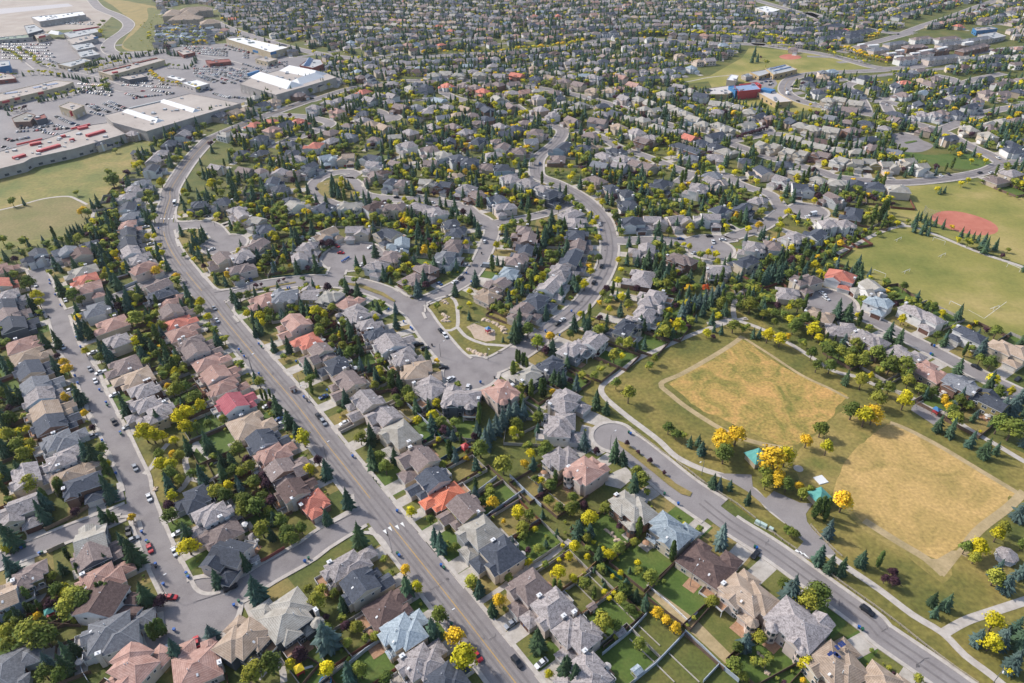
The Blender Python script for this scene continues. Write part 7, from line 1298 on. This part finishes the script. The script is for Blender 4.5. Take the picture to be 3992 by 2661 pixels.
# boulders
M_rock = mat('sandstone_boulder', [(.42, .32, .23), (.55, .44, .34)], 1.2, bump=.3)
rk = []
for j in range(5):
    r = random.Random(j); m_ = MB(); n = 7; vs = [(0, 0, .55)]
    for zz, rr in ((.45, .62), (.1, 1.0)): vs += [(rr*r.uniform(.75, 1.2)*math.cos(6.28*i/n), rr*.7*r.uniform(.75, 1.2)*math.sin(6.28*i/n), zz*r.uniform(.8, 1.2)) for i in range(n)]
    vs += [(v[0], v[1], -.05) for v in vs[1+n:1+2*n]]; fs = [(0, 1+i, 1+(i+1) % n) for i in range(n)]
    for L_ in (0, 1): fs += [(1+L_*n+i, 1+(L_+1)*n+i, 1+(L_+1)*n+(i+1) % n, 1+L_*n+(i+1) % n) for i in range(n)]
    m_.add(vs, fs); rk.append(m_.mesh('boulder', [M_rock]))
def rocks(pts, n, s, wds):
    ps = spline(PL(pts), 1)
    for i in range(n):
        p = ps[int(i*(len(ps)-1)/max(1, n-1))]; o = link('boulder', rk[r5.randrange(5)]); o.location = (p.x+r5.uniform(-.7, .7), p.y+r5.uniform(-.9, .9), .06); o.rotation_euler = (0, 0, r5.uniform(0, 6.28)); k = s*r5.uniform(.7, 1.3); o.scale = (k, k, k)
        tag(o, '%s sandstone boulder %s' % (ordn(i), wds), 'boulder', 'sandstone boulders')
rocks('H 80,15 160,35 220,60 260,90 275,130', 14, 1.4, 'of the curve above the sandpit'); rocks('H 0,315 40,330 100,340', 6, 1.4, 'of the lower playground patch, right end'); rocks('G 2180,285 2240,320 2330,345', 9, 1.4, 'of the lower playground patch, left end'); rocks('J 1955,1290 1990,1310 1940,1340 1990,1350', 12, 1.3, 'of the pile left of the path'); rocks('J 1955,1165 1990,1190', 5, 1.2, 'of the small pile by the bench')
rocks('J 860,90 910,85', 3, 1, 'on the oval island, top'); rocks('J 930,205 990,215', 4, 1, 'on the oval island, bottom'); rocks('A 1180,95 1215,75', 5, .9, 'beside the greenbelt kerb'); rocks('J 470,400 530,455 600,465 660,450', 14, 1.2, 'of the terrace above the middle court'); rocks('J 1530,520 1580,560', 8, 1.2, 'behind the dark-roofed court house'); rocks('I 2180,30 2250,200 2330,320', 12, 1.2, 'on the wooded slope'); rocks('C 330,400 400,470 480,510', 12, .9, 'below the curved stair garden'); rocks('C 1500,1350 1520,1450 1570,1520', 8, .8, 'of the rock garden wall')
# playgrounds
def playset(t, x, y, label, cols=(M_blup, M_redp)):
    p = T(t, x, y); rt = empty('play_structure', (p.x, p.y, .08), .6); tag(rt, label, 'play structure'); a = MB()
    for q in ((-1,-1), (1,-1), (1,1), (-1,1)): a.box(q[0]-.08, q[0]+.08, q[1]-.08, q[1]+.08, 0, 3)
    a.box(-1.2, 1.2, -1.2, 1.2, 1.4, 1.55); a.build('frame', M_redp, rt); b = MB(); b.add([(-1.4,-1.4,2.9), (1.4,-1.4,2.9), (1.4,1.4,2.9), (-1.4,1.4,2.9), (0,0,3.9)], [(0,1,4), (1,2,4), (2,3,4), (3,0,4), (3,2,1,0)]); b.build('roof', cols[0], rt)
    c = MB(); c.add([(1.2,-.4,1.5), (1.2,.4,1.5), (4,.4,.15), (4,-.4,.15), (1.2,-.4,1.4), (1.2,.4,1.4), (4,.4,.05), (4,-.4,.05)], [(0,3,2,1), (4,5,6,7), (0,4,7,3), (1,2,6,5)]); c.build('slide', M_trim, rt)
playset('H', 125, 135, 'blue-roofed play structure with slide in the sandpit'); playset('E', 1670, 890, 'play structure with blue roof on the right-hand playground'); playset('G', 2150, 1215, 'red and blue garden play structure beside the blue fence', (M_redp, M_blup)); playset('B', 140, 1500, 'yellow and grey garden play set at bottom left', (mat('yellow_plastic', [(.7, .5, .03)]), M_blup)); playset('A', 400, 1060, 'turquoise-topped garden play set at lower left', (M_teal, M_redp))
def swing(t, x, y, label):
    p = T(t, x, y); rt = empty('swing_set', (p.x, p.y, .08), .5); tag(rt, label, 'swing set'); a = MB()
    for x_ in (-2.5, 2.5):
        a.cyl((x_, -1, 0), (x_, 0, 2.4), .06, .06, 5); a.cyl((x_, 1, 0), (x_, 0, 2.4), .06, .06, 5)
    a.cyl((-2.5, 0, 2.4), (2.5, 0, 2.4), .06, .06, 5); a.build('frame', M_metal, rt)
    for x_ in (-1.2, 1.2): b = MB(); b.box(x_-.25, x_+.25, -.12, .12, .5, .56); b.cyl((x_-.2, 0, .55), (x_-.2, 0, 2.4), .02, .02, 4); b.cyl((x_+.2, 0, .55), (x_+.2, 0, 2.4), .02, .02, 4); b.build('swing_seat', M_bink, rt)
swing('G', 2240, 80, 'metal swing set in the sandpit'); swing('E', 1540, 830, 'metal swing set on the right-hand playground')
def trampoline(t, x, y, label):
    p = T(t, x, y, .8); rt = empty('trampoline', (p.x, p.y, 0)); tag(rt, label, 'trampoline'); a = MB(); n = 20; a.prism([(1.9*math.cos(6.283*i/n), 1.9*math.sin(6.283*i/n)) for i in range(n)], .7, .82); a.build('rim', M_blup, rt)
    b = MB(); b.prism([(1.5*math.cos(6.283*i/n), 1.5*math.sin(6.283*i/n)) for i in range(n)], .825, .84); b.build('mat', M_bink, rt); c = MB()
    for i in range(6): c.cyl((1.8*math.cos(i*1.047), 1.8*math.sin(i*1.047), 0), (1.8*math.cos(i*1.047), 1.8*math.sin(i*1.047), .7), .04, .04, 4)
    c.build('frame', M_metal, rt)
trampoline('G', 990, 322, 'blue-rimmed trampoline on a green lawn'); trampoline('B', 330, 1558, 'dark round trampoline at the bottom edge')
def shed(t, x, y, w_, d_, rk_, wk, label, rot=.6):
    p = T(t, x, y, 2); rt = empty('garden_shed', (p.x, p.y, 0), rot); tag(rt, label, 'shed', 'garden sheds'); a, b = MB(), MB(); a.box(-w_/2, w_/2, -d_/2, d_/2, 0, 2.1); hiproof(b, -w_/2, w_/2, -d_/2, d_/2, 2.1, .5, .2, 'gable'); a.build('wall', wallmat(wk), rt); b.build('roof', roofmats(rk_, wk), rt); c = MB(); c.box(-.4, .4, -d_/2-.05, -d_/2+.02, .05, 1.8); c.build('door', M_trim, rt)
shed('C', 555, 1475, 2.6, 2.4, 'w', 'g', 'small pale grey metal shed on a lawn'); shed('C', 425, 1180, 3, 2.4, 'g', 'g', 'weathered shed beside the pale blue fence'); shed('C', 210, 990, 2.6, 2.2, 'b', 'n', 'small reddish-brown shed by the cedar fence'); shed('A', 1945, 625, 3, 2.4, 'g', 'g', 'grey shed by the dark red fence'); shed('A', 1760, 190, 3.2, 3, 'l', 'w', 'white-roofed shed behind the slate houses')
shed('F', 1605, 305, 2.4, 2.2, 'w', 'w', 'white greenhouse-like shed on the green lawn'); shed('B', 1410, 145, 2.2, 2, 'l', 'w', 'small white shed behind the orange-red roofed house'); shed('A', 110, 935, 2.4, 2, 'l', 'g', 'small shed with a pale roof at lower left'); shed('J', 640, 575, 3.4, 2.8, 'w', 'w', 'white shed at the end of the alley'); shed('I', 985, 690, 4, 2.4, 'b', 'n', 'long brown shed behind the slate house'); shed('J', 570, 640, 2.6, 2.2, 'b', 'n', 'rusty brown shed beside the alley'); shed('J', 385, 810, 2.6, 2.2, 'w', 'w', 'pale blue shed beside the alley wall'); shed('G', 570, 500 if 0 else 640, 2.4, 2, 'b', 'n', 'little shed behind the roadside poplars')
# utility boxes, bench, white manhole pad
for i, (x, y) in enumerate(((1478, 345), (1520, 365), (1580, 392))):
    p = T('C', x, y, .6); rt = empty('utility_box', (p.x, p.y, 0), -.75); tag(rt, '%s pale green utility box beside the boulevard, counted from the left' % ordn(i), 'utility box', 'utility boxes'); s_ = (.9, 1.3, .8)[i]; a = MB(); a.box(-s_, s_, -.6, .6, .1, 1.4-.3*(i == 2)); a.build('body', mat('pale_green_metal', [(.38, .48, .44)]), rt); b = MB(); b.box(-s_-.15, s_+.15, -.8, .8, 0, .1); b.build('base', M_conc, rt)
def bench(t, x, y, label, rot=0):
    p = T(t, x, y); rt = empty('park_bench', (p.x, p.y, .08), rot); tag(rt, label, 'bench', 'park benches')
    for nm, bx in (('seat', (-.9, .9, -.25, .25, .42, .48)), ('backrest', (-.9, .9, .25, .31, .5, .9)), ('leg', (-.8, -.72, -.2, .28, 0, .42)), ('leg', (.72, .8, -.2, .28, 0, .42))): a = MB(); a.box(*bx); a.build(nm, M_wood, rt)
bench('H', 228, 320, 'pale bench below the playground park'); bench('E', 65, 160, 'bench on the left of the path junction'); bench('E', 222, 170, 'bench on the right of the path junction'); bench('J', 1985, 1122, 'wooden bench at the top corner of the playground park', .3)
p = T('C', 1960, 18, .2); rt = empty('storage_pad', (p.x, p.y, 0), .3); tag(rt, 'square white slab lying on the dry grass above the hut', 'slab'); a = MB(); a.box(-2, 2, -2, 2, .05, .3); a.build('slab', M_flatw, rt); a = MB(); a.box(-2.15, 2.15, -2.15, 2.15, 0, .05); a.build('base', M_conc, rt)
a = MB(); p = T('E', 628, 1305); n = 14; a.prism([(p.x+1.9*math.cos(6.283*i/n), p.y+1.9*math.sin(6.283*i/n)) for i in range(n)], .02, .1); o = a.build('fire_pit', M_conc); tag(o, 'round concrete pad with a pit right of the orange trees', 'fire pit')
# solar panels on the tan house
hs = min(hk, key=lambda h: (h['p']-T('C', 2110, 1420, 6)*1).length)
for i, (x, y) in enumerate(((2085,1300), (2110,1280), (2130,1268), (2030,1360), (2060,1375), (2090,1360), (2045,1345), (2075,1350))):
    p = T('C', x, y, 7.6); v = Vector((p.x, p.y, 0))-hs['p']; c, s = math.cos(-hs['rz']), math.sin(-hs['rz']); a = MB(); u, w_ = v.x*c-v.y*s, v.x*s+v.y*c; a.box(u-.75, u+.75, w_-.5, w_+.5, 7.55, 7.62); a.build('solar_panel', M_solar, hs['obj'])
# people
def person(t, x, y, label, top, legs):
    p = T(t, x, y); me = bpy.data.meshes.new('person'); J = [(0,0,.92), (0,0,1.18), (0,0,1.42), (0,0,1.52), (0,0,1.68), (.19,0,1.4), (.24,.05,1.12), (.22,.16,.9), (-.19,0,1.4), (-.24,-.04,1.12), (-.22,-.12,.9), (.09,.06,.5), (.09,.16,.06), (.09,.28,.03), (-.09,-.04,.5), (-.09,-.2,.07), (-.09,-.08,.03)]
    E_ = [(0,1), (1,2), (2,3), (3,4), (2,5), (5,6), (6,7), (2,8), (8,9), (9,10), (0,11), (11,12), (12,13), (0,14), (14,15), (15,16)]; me.from_pydata(J, E_, []); o = bpy.data.objects.new('person', me); C.objects.link(o); o.location = (p.x, p.y, .3)
    sk = o.modifiers.new('skin', 'SKIN'); R = [.14, .13, .15, .06, .11, .07, .05, .04, .07, .05, .04, .09, .055, .04, .09, .055, .04]
    for i, r_ in enumerate(R): me.skin_vertices[0].data[i].radius = (r_, r_)
    me.skin_vertices[0].data[0].use_root = True; sb = o.modifiers.new('sub', 'SUBSURF'); sb.levels = 1; sb.render_levels = 1; me.materials.append(top); o.rotation_euler = (0, 0, legs); tag(o, label, 'person')
person('G', 1312, 1484, 'person in dark clothes walking on the kerb, farther of two', mat('dark_cloth', [(.03, .03, .04)]), .6); person('G', 1340, 1518, 'person in dark clothes walking on the kerb, nearer of two', mat('dark_cloth', [(.03, .03, .04)]), .6); person('E', 1718, 877, 'person in dark blue standing on the path by the playground', mat('blue_cloth', [(.04, .05, .14)]), 2); person('E', 1745, 884, 'person in grey standing right of the blue one by the playground', mat('grey_cloth', [(.1, .1, .12)]), 1)

# every label singles out one thing: the few that still coincide are told apart by their place
dup_ = defaultdict(list)
for o in C.objects:
    if o.parent is None and o.get('label') and not o.get('kind'): dup_[o['label']].append(o)
for lb, l in dup_.items():
    if len(l) < 2: continue
    l.sort(key=lambda o: o.location.x)
    for i, o in enumerate(l):
        pre = ('left' if i == 0 else 'right') if len(l) == 2 else ('%s from left' % ordn(i)); wd = lb.split()
        while len(wd)+len(pre.split()) > 16 and 'the' in wd: wd.remove('the')
        o['label'] = ' '.join((pre.split()+wd)[:16])
print('DUPS', sum(len(l) for l in dup_.values() if len(l) > 1))

# ------------------------------------------------------------------ thin autumn haze in the air
if HAZE > 0:
    hz = MB(); hz.box(-5200, 5200, -950, 6700, -1, 203); hm = bpy.data.materials.new('haze'); hm.use_nodes = True; n = hm.node_tree.nodes; n.remove(n['Principled BSDF'])
    pv = n.new('ShaderNodeVolumePrincipled'); pv.inputs['Color'].default_value = (.86, .9, 1, 1); pv.inputs['Density'].default_value = HAZE; pv.inputs['Anisotropy'].default_value = .2; hm.node_tree.links.new(pv.outputs[0], n['Material Output'].inputs['Volume'])
    tag(hz.build('haze', hm), kind='stuff')
